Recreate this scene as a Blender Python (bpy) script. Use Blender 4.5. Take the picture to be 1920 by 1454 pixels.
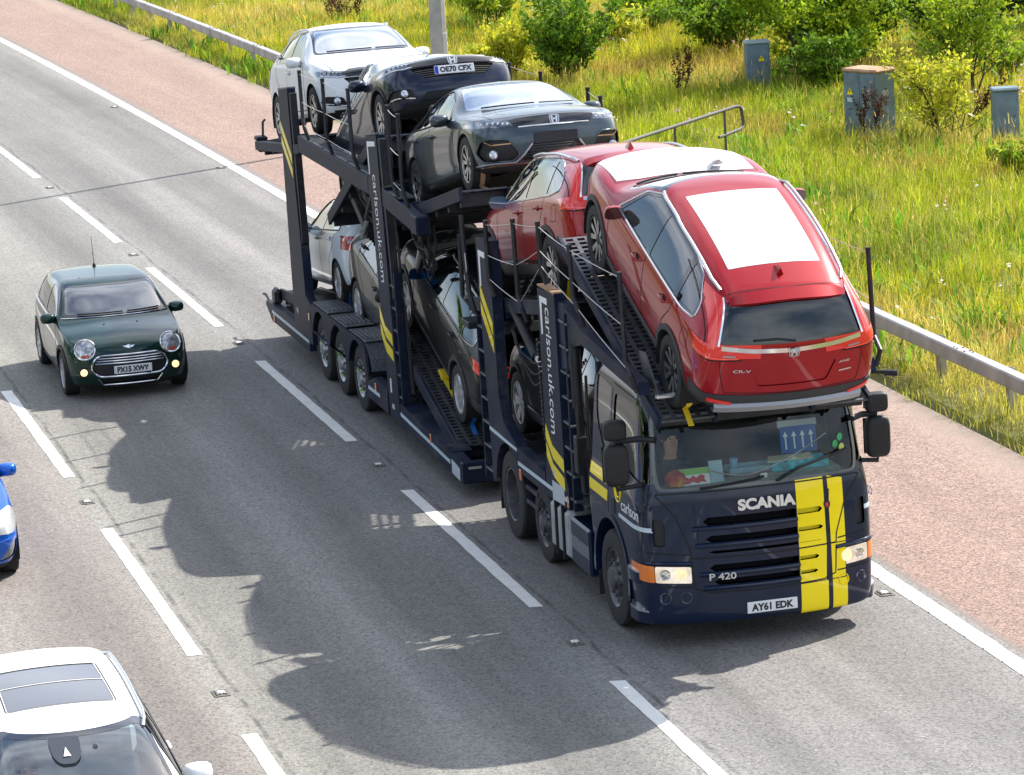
import bpy, bmesh, math, random
import numpy as np
from mathutils import Vector, Matrix
from mathutils.bvhtree import BVHTree
from mathutils.geometry import tessellate_polygon
random.seed(7)
R_ = math.radians
scene = bpy.context.scene
for o in list(bpy.data.objects): bpy.data.objects.remove(o)
COL = scene.collection

# ---------------------------------------------------------------- camera
cam_d = bpy.data.cameras.new('camera'); cam = bpy.data.objects.new('camera', cam_d); COL.objects.link(cam)
def cam_axes(yaw, pitch, roll):
    f = Vector((math.sin(yaw)*math.cos(pitch), math.cos(yaw)*math.cos(pitch), -math.sin(pitch)))
    r = Vector((math.cos(yaw), -math.sin(yaw), 0)); u = r.cross(f)
    c, s = math.cos(roll), math.sin(roll)
    return c*r+s*u, -s*r+c*u, f
_r, _u, _f = cam_axes(0.24117, 0.19982, -0.05736)
CAM = Vector((-9.1496, -35.174, 10.005))
cam.matrix_world = Matrix(((_r.x,_u.x,-_f.x,CAM.x),(_r.y,_u.y,-_f.y,CAM.y),(_r.z,_u.z,-_f.z,CAM.z),(0,0,0,1)))
cam_d.sensor_fit = 'HORIZONTAL'; cam_d.sensor_width = 36.0; cam_d.lens = 7028.8/1920*36
cam_d.clip_start = 0.5; cam_d.clip_end = 3000
scene.camera = cam

# ---------------------------------------------------------------- sun, sky, exposure
SUN_EL = R_(43.5); SUN_DIR = Vector((0.888, 0.459, 0)).normalized()          # horizontal direction towards the sun
to_sun = Vector((SUN_DIR.x*math.cos(SUN_EL), SUN_DIR.y*math.cos(SUN_EL), math.sin(SUN_EL)))
sun_d = bpy.data.lights.new('sun', 'SUN'); sun = bpy.data.objects.new('sun', sun_d); COL.objects.link(sun)
sun_d.energy = 5.0; sun_d.angle = R_(0.53); sun_d.color = (1.0, 0.94, 0.855)
sun.rotation_euler = to_sun.to_track_quat('Z', 'Y').to_euler()
sun.location = to_sun*60
world = bpy.data.worlds.new('World'); scene.world = world; world.use_nodes = True
wn = world.node_tree; wn.nodes.clear()
def wnode(t, **k):
    n = wn.nodes.new(t)
    for a, v in k.items(): setattr(n, a, v)
    return n
sky = wnode('ShaderNodeTexSky', sky_type='NISHITA', sun_disc=False)
sky.sun_elevation = SUN_EL; sky.sun_rotation = math.atan2(SUN_DIR.x, SUN_DIR.y); sky.air_density = 1.0; sky.dust_density = 1.5; sky.ozone_density = 1.0
tc = wnode('ShaderNodeTexCoord'); mp = wnode('ShaderNodeMapping'); mp.inputs['Scale'].default_value = (1, 1, 2.2)
nz = wnode('ShaderNodeTexNoise'); nz.inputs['Scale'].default_value = 2.6; nz.inputs['Detail'].default_value = 4; nz.inputs['Roughness'].default_value = 0.5
rp = wnode('ShaderNodeValToRGB'); rp.color_ramp.elements[0].position = 0.40; rp.color_ramp.elements[1].position = 0.80
mx = wnode('ShaderNodeMixRGB'); mx.inputs['Color2'].default_value = (10.0, 10.2, 10.8, 1)
bg = wnode('ShaderNodeBackground'); bg.inputs['Strength'].default_value = 0.125
wo = wnode('ShaderNodeOutputWorld')
L = wn.links.new
L(tc.outputs['Generated'], mp.inputs['Vector']); L(mp.outputs[0], nz.inputs['Vector']); L(nz.outputs['Fac'], rp.inputs['Fac'])
L(rp.outputs['Color'], mx.inputs['Fac']); L(sky.outputs[0], mx.inputs['Color1']); L(mx.outputs[0], bg.inputs['Color']); L(bg.outputs[0], wo.inputs['Surface'])
scene.view_settings.view_transform = 'Standard'; scene.view_settings.look = 'None'
scene.view_settings.exposure = 0.78; scene.view_settings.gamma = 1.0; scene.view_settings.use_curve_mapping = False
scene.render.engine = 'CYCLES'
scene.render.resolution_x = 1024; scene.render.resolution_y = 775
# ---------------------------------------------------------------- materials
MATS = {}
def _principled(name):
    m = bpy.data.materials.new(name); m.use_nodes = True
    return m, m.node_tree, m.node_tree.nodes['Principled BSDF']
def mat(name, col, rough=0.5, metal=0.0, coat=0.0, spec=0.5, emit=None, noise=0.0, nscale=8.0, bump=0.0, bscale=200.0, dirt=None):
    if name in MATS: return MATS[name]
    m, t, b = _principled(name)
    b.inputs['Base Color'].default_value = (*col, 1); b.inputs['Roughness'].default_value = rough; b.inputs['Metallic'].default_value = metal
    b.inputs['Coat Weight'].default_value = coat; b.inputs['Coat Roughness'].default_value = 0.03; b.inputs['Specular IOR Level'].default_value = spec
    if emit: b.inputs['Emission Color'].default_value = (*emit[:3], 1); b.inputs['Emission Strength'].default_value = emit[3]
    if noise or bump or dirt:
        g = t.nodes.new('ShaderNodeTexCoord')
    if noise:
        n = t.nodes.new('ShaderNodeTexNoise'); n.inputs['Scale'].default_value = nscale; n.inputs['Detail'].default_value = 6
        t.links.new(g.outputs['Object'], n.inputs['Vector'])
        r = t.nodes.new('ShaderNodeMapRange'); r.inputs['From Min'].default_value = 0.3; r.inputs['From Max'].default_value = 0.7
        r.inputs['To Min'].default_value = 1-noise; r.inputs['To Max'].default_value = 1+noise
        x = t.nodes.new('ShaderNodeMixRGB'); x.blend_type = 'MULTIPLY'; x.inputs['Fac'].default_value = 1; x.inputs['Color1'].default_value = (*col, 1)
        t.links.new(n.outputs['Fac'], r.inputs['Value']); t.links.new(r.outputs[0], x.inputs['Color2'])
        last = x.outputs[0]
        if dirt:
            n2 = t.nodes.new('ShaderNodeTexNoise'); n2.inputs['Scale'].default_value = nscale*0.45; n2.inputs['Detail'].default_value = 9; n2.inputs['Roughness'].default_value = 0.7
            t.links.new(g.outputs['Object'], n2.inputs['Vector'])
            r2 = t.nodes.new('ShaderNodeMapRange'); r2.inputs['From Min'].default_value = 0.5; r2.inputs['From Max'].default_value = 0.72; r2.inputs['To Max'].default_value = dirt[3]
            x2 = t.nodes.new('ShaderNodeMixRGB'); x2.inputs['Color2'].default_value = (*dirt[:3], 1)
            t.links.new(n2.outputs['Fac'], r2.inputs['Value']); t.links.new(r2.outputs[0], x2.inputs['Fac']); t.links.new(last, x2.inputs['Color1']); last = x2.outputs[0]
            r3 = t.nodes.new('ShaderNodeMapRange'); r3.inputs['To Min'].default_value = rough; r3.inputs['To Max'].default_value = min(1, rough+0.35)
            t.links.new(r2.outputs[0], r3.inputs['Value']); t.links.new(r3.outputs[0], b.inputs['Roughness'])
        t.links.new(last, b.inputs['Base Color'])
    if bump:
        n = t.nodes.new('ShaderNodeTexNoise'); n.inputs['Scale'].default_value = bscale; n.inputs['Detail'].default_value = 3
        t.links.new(g.outputs['Object'], n.inputs['Vector'])
        p = t.nodes.new('ShaderNodeBump'); p.inputs['Strength'].default_value = bump; p.inputs['Distance'].default_value = 0.01
        t.links.new(n.outputs['Fac'], p.inputs['Height']); t.links.new(p.outputs[0], b.inputs['Normal'])
    MATS[name] = m; return m
def paint(name, col, metal=0.35, rough=0.38, coat=1.0):
    if name in MATS: return MATS[name]
    m = mat(name, col, rough, metal, 0.75*coat, 0.15)
    t = m.node_tree; b = t.nodes['Principled BSDF']
    g = t.nodes.new('ShaderNodeTexCoord')                                     # fine metallic flake
    n = t.nodes.new('ShaderNodeTexNoise'); n.inputs['Scale'].default_value = 900; n.inputs['Detail'].default_value = 0
    t.links.new(g.outputs['Object'], n.inputs['Vector'])
    r = t.nodes.new('ShaderNodeMapRange'); r.inputs['To Min'].default_value = 0.8; r.inputs['To Max'].default_value = 1.2
    x = t.nodes.new('ShaderNodeMixRGB'); x.blend_type = 'MULTIPLY'; x.inputs['Fac'].default_value = 1; x.inputs['Color1'].default_value = (*col, 1)
    t.links.new(n.outputs['Fac'], r.inputs['Value']); t.links.new(r.outputs[0], x.inputs['Color2']); t.links.new(x.outputs[0], b.inputs['Base Color'])
    return m
def glass(name, tint, base=0.06, gain=1.0):
    if name in MATS: return MATS[name]
    m = bpy.data.materials.new(name); m.use_nodes = True; t = m.node_tree; t.nodes.clear()
    o = t.nodes.new('ShaderNodeOutputMaterial'); x = t.nodes.new('ShaderNodeMixShader')
    a = t.nodes.new('ShaderNodeBsdfTransparent'); a.inputs['Color'].default_value = (*tint, 1)
    g = t.nodes.new('ShaderNodeBsdfGlossy'); g.inputs['Roughness'].default_value = 0.015; g.inputs['Color'].default_value = (0.95, 0.98, 1.0, 1)
    f = t.nodes.new('ShaderNodeFresnel'); f.inputs['IOR'].default_value = 1.52
    r = t.nodes.new('ShaderNodeMath'); r.operation = 'MULTIPLY_ADD'; r.inputs[1].default_value = gain; r.inputs[2].default_value = base; r.use_clamp = True
    t.links.new(f.outputs[0], r.inputs[0]); t.links.new(r.outputs[0], x.inputs['Fac'])
    t.links.new(a.outputs[0], x.inputs[1]); t.links.new(g.outputs[0], x.inputs[2]); t.links.new(x.outputs[0], o.inputs['Surface'])
    MATS[name] = m; return m

M_RED = paint('red_metallic_paint', (0.32, 0.001, 0.007), 0.25, 0.3)
M_WHITE = paint('pearl_white_paint', (0.72, 0.75, 0.78), 0.0, 0.35)
M_PALE = paint('pale_blue_white_paint', (0.62, 0.69, 0.74), 0.0, 0.35)
M_NAVYCAR = paint('dark_blue_black_paint', (0.012, 0.018, 0.042), 0.3, 0.3)
M_GREY = paint('gunmetal_paint', (0.055, 0.075, 0.09), 0.6, 0.3)
M_BLACKCAR = paint('black_metallic_paint', (0.008, 0.011, 0.012), 0.2, 0.35, 0.6)
M_GREEN = paint('british_green_paint', (0.003, 0.032, 0.023), 0.3, 0.3)
M_BLUE = paint('bright_blue_paint', (0.004, 0.10, 0.50), 0.25, 0.3)
M_PURE = paint('solid_white_paint', (0.80, 0.80, 0.80), 0.0, 0.3)
M_NAVY = paint('navy_lorry_paint', (0.003, 0.011, 0.036), 0.0, 0.40, 0.85)
M_STRUCT = mat('navy_structure_paint', (0.007, 0.013, 0.034), 0.5, 0, 0.0, 0.2, noise=0.35, nscale=3.5, dirt=(0.13, 0.115, 0.105, 0.55))
M_DARKST = mat('dark_steel', (0.012, 0.014, 0.020), 0.5, 0.2, noise=0.4, nscale=6, dirt=(0.10, 0.085, 0.075, 0.45))
M_DECK = mat('deck_steel', (0.10, 0.105, 0.12), 0.45, 0.6, noise=0.35, nscale=5, dirt=(0.08, 0.07, 0.06, 0.5))
M_YEL = paint('yellow_stripe_paint', (0.98, 0.76, 0.004), 0.0, 0.4)
M_GLASS = glass('tinted_window', (0.30, 0.36, 0.34), 0.08, 1.3)
M_PRIV = glass('privacy_window', (0.10, 0.12, 0.12), 0.10, 1.3)
M_WSCR = glass('coated_windscreen', (0.42, 0.50, 0.50), 0.58, 1.2)
M_CABGL = glass('cab_windscreen', (0.84, 0.92, 0.87), 0.0, 0.8)
M_REARGL = glass('rear_privacy_window', (0.03, 0.035, 0.04), 0.03, 1.0)
M_CHROME = mat('chrome', (0.78, 0.79, 0.80), 0.12, 1.0)
M_ALU = mat('brushed_alloy', (0.62, 0.63, 0.65), 0.3, 0.9)
M_ALLOY = mat('silver_wheel_alloy', (0.55, 0.56, 0.58), 0.3, 0.7)
M_DALLOY = mat('dark_wheel_alloy', (0.03, 0.032, 0.035), 0.35, 0.5)
M_RUBBER = mat('tyre_rubber', (0.018, 0.018, 0.019), 0.75, noise=0.3, nscale=14)
M_PLAST = mat('black_plastic', (0.014, 0.015, 0.018), 0.5, 0, 0, 0.35)
M_CLAD = mat('charcoal_plastic_cladding', (0.028, 0.030, 0.034), 0.55)
M_SILVPL = mat('silver_plastic_trim', (0.32, 0.33, 0.35), 0.4, 0.4)
M_GLOSSB = mat('gloss_black', (0.008, 0.009, 0.011), 0.08, 0, 1.0)
M_VOID = mat('dark_underbody', (0.010, 0.010, 0.011), 0.9)
M_LINE = mat('panel_gap_shadow_rubber', (0.006, 0.006, 0.006), 0.8)
M_TAIL = mat('red_tail_lamp', (0.78, 0.025, 0.018), 0.10, 0, 0.8)
M_HEAD = mat('clear_head_lamp', (0.16, 0.18, 0.22), 0.12, 0.6, 1.0, noise=0.5, nscale=22)
M_HEADL = mat('lit_head_lamp', (0.7, 0.7, 0.68), 0.15, 0.3, 1.0, emit=(1.0, 0.70, 0.34, 0.22), noise=0.5, nscale=9)
M_FOGL = mat('lit_fog_lamp', (0.8, 0.7, 0.5), 0.2, 0, 1.0, emit=(1.0, 0.62, 0.25, 1.0))
M_AMBER = mat('amber_lens', (0.80, 0.20, 0.02), 0.2, 0, 1.0)
M_FABRIC = mat('dark_seat_fabric', (0.022, 0.023, 0.026), 0.85)
M_LIGHTFAB = mat('pale_cabin_trim', (0.30, 0.33, 0.32), 0.7)
M_DASH = mat('grey_dashboard', (0.10, 0.12, 0.12), 0.6)
M_FILM = mat('white_protective_film', (0.60, 0.60, 0.61), 0.45, 0, 0.2, noise=0.04, nscale=5, bump=0.9, bscale=7)
M_WLINE = mat('white_lettering', (0.78, 0.80, 0.82), 0.5)
M_PLATE = mat('white_number_plate', (0.74, 0.75, 0.76), 0.35, 0, 0.3)
M_PLY = mat('yellow_number_plate', (0.80, 0.55, 0.02), 0.35)
M_INK = mat('black_characters', (0.008, 0.008, 0.009), 0.5)
M_EUB = mat('blue_plate_band', (0.01, 0.04, 0.45), 0.4)
M_REFL = mat('pale_reflective_tape', (0.50, 0.60, 0.66), 0.4)
M_STRAP = mat('yellow_strap', (0.75, 0.55, 0.02), 0.7)
M_STRAPB = mat('blue_strap', (0.02, 0.16, 0.5), 0.7)
M_WIRE = mat('galvanised_wire', (0.55, 0.53, 0.48), 0.45, 0.6)
M_GALV = mat('weathered_galvanised_steel', (0.42, 0.40, 0.39), 0.55, 0.35, noise=0.22, nscale=2.5, dirt=(0.20, 0.17, 0.15, 0.5))
M_TANK = mat('grey_plastic_tank', (0.34, 0.35, 0.37), 0.45, 0.1, noise=0.2, nscale=6)
M_CABIN = mat('blue_grey_cabinet_paint', (0.13, 0.19, 0.24), 0.6, noise=0.3, nscale=4, dirt=(0.30, 0.34, 0.33, 0.45))
M_RUST = mat('rusty_cabinet_roof', (0.40, 0.25, 0.15), 0.8, noise=0.35, nscale=5, dirt=(0.30, 0.12, 0.05, 0.7))
M_CONC = mat('weathered_concrete', (0.34, 0.33, 0.32), 0.85, noise=0.22, nscale=3)
M_SKIN = mat('skin', (0.55, 0.32, 0.22), 0.55)
M_HAIR = mat('dark_hair', (0.02, 0.014, 0.01), 0.7)
# ---------------------------------------------------------------- object and mesh helpers
def link(o, parent=None):
    COL.objects.link(o)
    if parent is not None: o.parent = parent
    return o
def empty(name, parent=None, loc=(0, 0, 0)):
    o = bpy.data.objects.new(name, None); o.location = loc; o.empty_display_size = 0.2
    return link(o, parent)
def tag(o, label=None, cat=None, group=None, kind=None):
    if label: o['label'] = label
    if cat: o['category'] = cat
    if group: o['group'] = group
    if kind: o['kind'] = kind
    return o
def copy_tree(o, parent=None):
    c = o.copy(); COL.objects.link(c); c.parent = parent
    for ch in o.children: copy_tree(ch, c)
    return c
_hull = {}
def _cbox_topo():
    if 'f' in _hull: return _hull['f']
    vs = _cbox_verts(1, 1, 1, 0.2)
    bm = bmesh.new()
    for i, v in enumerate(vs): bm.verts.new(v)
    bm.verts.ensure_lookup_table(); bm.verts.index_update()
    bmesh.ops.convex_hull(bm, input=bm.verts)
    bmesh.ops.dissolve_limit(bm, angle_limit=0.01, verts=bm.verts, edges=bm.edges)
    bm.verts.index_update()
    cs = {tuple(round(c, 4) for c in v): i for i, v in enumerate(vs)}
    _hull['f'] = [[cs[tuple(round(c, 4) for c in v.co)] for v in f.verts] for f in bm.faces]
    bm.free(); return _hull['f']
def _cbox_verts(hx, hy, hz, c):
    out = []
    for sx in (-1, 1):
        for sy in (-1, 1):
            for sz in (-1, 1):
                out += [(sx*hx, sy*(hy-c), sz*(hz-c)), (sx*(hx-c), sy*hy, sz*(hz-c)), (sx*(hx-c), sy*(hy-c), sz*hz)]
    return out
def frame(d, up=Vector((0, 0, 1))):
    d = Vector(d).normalized()
    if abs(d.dot(up)) > 0.98: up = Vector((0, 1, 0)) if abs(d.y) < 0.9 else Vector((1, 0, 0))
    s = d.cross(up).normalized(); u = s.cross(d).normalized()
    return s, u
class MB:
    def __init__(self): self.v = []; self.f = []; self.m = []; self.mats = []
    def mi(self, m):
        if m is None: return 0
        if m not in self.mats: self.mats.append(m)
        return self.mats.index(m)
    def add(self, vs, fs, m=None):
        o = len(self.v); k = self.mi(m); self.v += [tuple(v) for v in vs]
        for f in fs: self.f.append([i+o for i in f]); self.m.append(k)
        return self
    def box(self, lo, hi, c=0.0, m=None, M=None):
        lo, hi = Vector(lo), Vector(hi); ce = (lo+hi)/2; h = (hi-lo)/2
        if c > 0:
            c = min(c, min(abs(h.x), abs(h.y), abs(h.z))*0.9)
            vs = [Vector(v)+ce for v in _cbox_verts(h.x, h.y, h.z, c)]; fs = _cbox_topo()
        else:
            vs = [ce+Vector((sx*h.x, sy*h.y, sz*h.z)) for sx in (-1, 1) for sy in (-1, 1) for sz in (-1, 1)]
            fs = [(0,1,3,2),(4,6,7,5),(0,4,5,1),(2,3,7,6),(0,2,6,4),(1,5,7,3)]
        if M is not None: vs = [M @ v for v in vs]
        return self.add(vs, fs, m)
    def beam(self, a, b, w, h, c=0.006, m=None, up=(0, 0, 1)):
        a, b = Vector(a), Vector(b); d = b-a; s, u = frame(d, Vector(up)); d2 = d.normalized(); Ln = d.length
        M = Matrix(((s.x, d2.x, u.x, a.x), (s.y, d2.y, u.y, a.y), (s.z, d2.z, u.z, a.z), (0, 0, 0, 1)))
        return self.box((-w/2, 0, -h/2), (w/2, Ln, h/2), c, m, M)
    def tube(self, pts, r, n=8, m=None, caps=True):
        pts = [Vector(p) for p in pts]; rs = r if isinstance(r, (list, tuple)) else [r]*len(pts)
        vs = []; fs = []; up = Vector((0, 0, 1)); s = None
        for i, p in enumerate(pts):
            d = (pts[min(i+1, len(pts)-1)]-pts[max(i-1, 0)]).normalized()
            if s is None: s, u = frame(d)
            else:
                s = (s-d*s.dot(d)).normalized(); u = s.cross(d).normalized()
            for k in range(n):
                a = 2*math.pi*k/n; vs.append(p+rs[i]*(math.cos(a)*s+math.sin(a)*u))
        for i in range(len(pts)-1):
            for k in range(n):
                fs.append((i*n+k, i*n+(k+1) % n, (i+1)*n+(k+1) % n, (i+1)*n+k))
        if caps: fs.append(tuple(range(n))[::-1]); fs.append(tuple((len(pts)-1)*n+k for k in range(n)))
        return self.add(vs, fs, m)
    def lathe(self, prof, n=24, axis='x', c=(0, 0, 0), m=None, close=False):
        vs = []; fs = []; c = Vector(c)
        for a, r in prof:
            for k in range(n):
                t = 2*math.pi*k/n; p, q = r*math.cos(t), r*math.sin(t)
                vs.append(c+Vector({'x': (a, p, q), 'y': (p, a, q), 'z': (p, q, a)}[axis]))
        m_ = len(prof)
        for i in range(m_-1 + (1 if close else 0)):
            j = (i+1) % m_
            for k in range(n): fs.append((i*n+k, i*n+(k+1) % n, j*n+(k+1) % n, j*n+k))
        return self.add(vs, fs, m)
    def disc(self, c, r, n=20, axis='x', m=None):
        return self.lathe([(0, r), (0, 0.0001)], n, axis, c, m)
    def sbox(self, c, h, p=0.45, m=None, n=20, k=12):
        c = Vector(c); vs = []; fs = []; pw = lambda v: math.copysign(abs(v)**p, v)
        for i in range(k+1):
            a = -math.pi/2+math.pi*i/k
            for j in range(n):
                t = 2*math.pi*j/n; vs.append(c+Vector((h[0]*pw(math.cos(a))*pw(math.cos(t)), h[1]*pw(math.cos(a))*pw(math.sin(t)), h[2]*pw(math.sin(a)))))
        for i in range(k):
            for j in range(n): fs.append((i*n+j, i*n+(j+1) % n, (i+1)*n+(j+1) % n, (i+1)*n+j))
        return self.add(vs, fs, m)
    def prism(self, poly, axis, a, b, m=None):
        # poly in the two remaining axes (x: (y,z), y: (x,z), z: (x,y)), extruded from a to b
        n = len(poly)
        def P(p, t): return {'x': (t, p[0], p[1]), 'y': (p[0], t, p[1]), 'z': (p[0], p[1], t)}[axis]
        vs = [P(p, a) for p in poly]+[P(p, b) for p in poly]
        tri = tessellate_polygon([[Vector((p[0], p[1], 0)) for p in poly]])
        fs = [tuple(t) for t in tri]+[tuple(i+n for i in t)[::-1] for t in tri]
        fs += [(i, (i+1) % n, n+(i+1) % n, n+i) for i in range(n)]
        return self.add(vs, fs, m)
    def build(self, name, material=None, parent=None, smooth=35, fix=True):
        me = bpy.data.meshes.new(name)
        me.from_pydata(self.v, [], self.f)
        ms = self.mats if self.mats else [material]
        if self.mats and material is not None and material not in ms: pass
        for m in ms: me.materials.append(m)
        if len(ms) > 1: me.polygons.foreach_set('material_index', self.m)
        if fix:
            bm = bmesh.new(); bm.from_mesh(me); bmesh.ops.recalc_face_normals(bm, faces=bm.faces); bm.to_mesh(me); bm.free()
        if smooth:
            me.shade_smooth(); me.set_sharp_from_angle(angle=R_(smooth))
        me.update()
        return link(bpy.data.objects.new(name, me), parent)
def inst(name, o, parent, loc=None, rot=None, scale=None):
    c = bpy.data.objects.new(name, o.data); 
    if loc is not None: c.location = loc
    if rot is not None: c.rotation_euler = rot
    if scale is not None: c.scale = scale
    return link(c, parent)
_txt = {}
def text_mesh(s, size=1.0, ext=0.002, mat_=None, bold=0.0, shear=0.0, space=1.0):
    cu = bpy.data.curves.new('lettering', 'FONT'); cu.body = s; cu.size = size; cu.extrude = ext; cu.offset = bold; cu.shear = shear; cu.space_character = space
    cu.align_x = 'CENTER'; cu.align_y = 'CENTER'; cu.resolution_u = 4
    ob = bpy.data.objects.new('tmp', cu); COL.objects.link(ob)
    me = bpy.data.meshes.new_from_object(ob.evaluated_get(bpy.context.evaluated_depsgraph_get()))
    bpy.data.objects.remove(ob)
    me.materials.clear(); me.materials.append(mat_)
    return me
def text_obj(name, s, size, M, mat_, parent, width=None, height=None, **k):
    """lettering lying in the local XY plane of matrix M (X = reading direction, Z = outward)"""
    me = text_mesh(s, size, mat_=mat_, **k)
    co = np.array([v.co[:] for v in me.vertices])
    mn, mxv = co.min(0), co.max(0); c = (mn+mxv)/2
    sx = width/(mxv[0]-mn[0]) if width else 1.0; sy = height/(mxv[1]-mn[1]) if height else sx
    if not width: sx = sy
    for v in me.vertices: v.co = M @ Vector(((v.co.x-c[0])*sx, (v.co.y-c[1])*sy, v.co.z))
    me.update()
    return link(bpy.data.objects.new(name, me), parent)
def basis(o, x, y, z=None):
    x, y = Vector(x).normalized(), Vector(y).normalized(); z = x.cross(y).normalized() if z is None else Vector(z); o = Vector(o)
    return Matrix(((x.x, y.x, z.x, o.x), (x.y, y.y, z.y, o.y), (x.z, y.z, z.z, o.z), (0, 0, 0, 1)))
def pchip(tab, x):
    xs = [p[0] for p in tab]; ys = [p[1] for p in tab]; n = len(xs)
    if x <= xs[0]: return ys[0]
    if x >= xs[-1]: return ys[-1]
    d = [(ys[i+1]-ys[i])/(xs[i+1]-xs[i]) for i in range(n-1)]
    def slope(i):
        if i == 0: return d[0]
        if i == n-1: return d[-1]
        if d[i-1]*d[i] <= 0: return 0.0
        h0, h1 = xs[i]-xs[i-1], xs[i+1]-xs[i]; w1, w2 = 2*h1+h0, h1+2*h0
        return (w1+w2)/(w1/d[i-1]+w2/d[i])
    i = max(j for j in range(n-1) if xs[j] <= x); h = xs[i+1]-xs[i]; t = (x-xs[i])/h
    a, b = slope(i)*h, slope(i+1)*h
    return ys[i]*(2*t**3-3*t*t+1)+a*(t**3-2*t*t+t)+ys[i+1]*(-2*t**3+3*t*t)+b*(t**3-t*t)
def rpoly(pts, r, n=4):
    out = []; k = len(pts)
    for i in range(k):
        p = Vector(pts[i]); a = Vector(pts[i-1])-p; b = Vector(pts[(i+1) % k])-p
        rr = min(r if not isinstance(r, (list, tuple)) else r[i], a.length*0.48, b.length*0.48)
        if rr < 1e-4: out.append(tuple(p)); continue
        A = p+a.normalized()*rr; B = p+b.normalized()*rr
        for j in range(n+1):
            t = j/n; q = A*(1-t)**2+p*2*t*(1-t)+B*t*t; out.append((q.x, q.y))
    return out
def _area(p): return 0.5*sum(p[i][0]*p[(i+1) % len(p)][1]-p[(i+1) % len(p)][0]*p[i][1] for i in range(len(p)))
def convexes(poly):
    p = [tuple(q) for q in poly]
    if _area(p) < 0: p = p[::-1]
    n = len(p)
    ok = all((p[(i+1) % n][0]-p[i][0])*(p[(i+2) % n][1]-p[(i+1) % n][1])-(p[(i+1) % n][1]-p[i][1])*(p[(i+2) % n][0]-p[(i+1) % n][0]) >= -1e-9 for i in range(n))
    if ok: return [p]
    out = []
    for t in tessellate_polygon([[Vector((a, b, 0)) for a, b in p]]):
        q = [p[i] for i in t]
        if abs(_area(q)) < 1e-8: continue
        out.append(q if _area(q) > 0 else q[::-1])
    return out
AXI = {'x': (1, 2, 0), 'y': (0, 2, 1), 'z': (0, 1, 2)}
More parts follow.
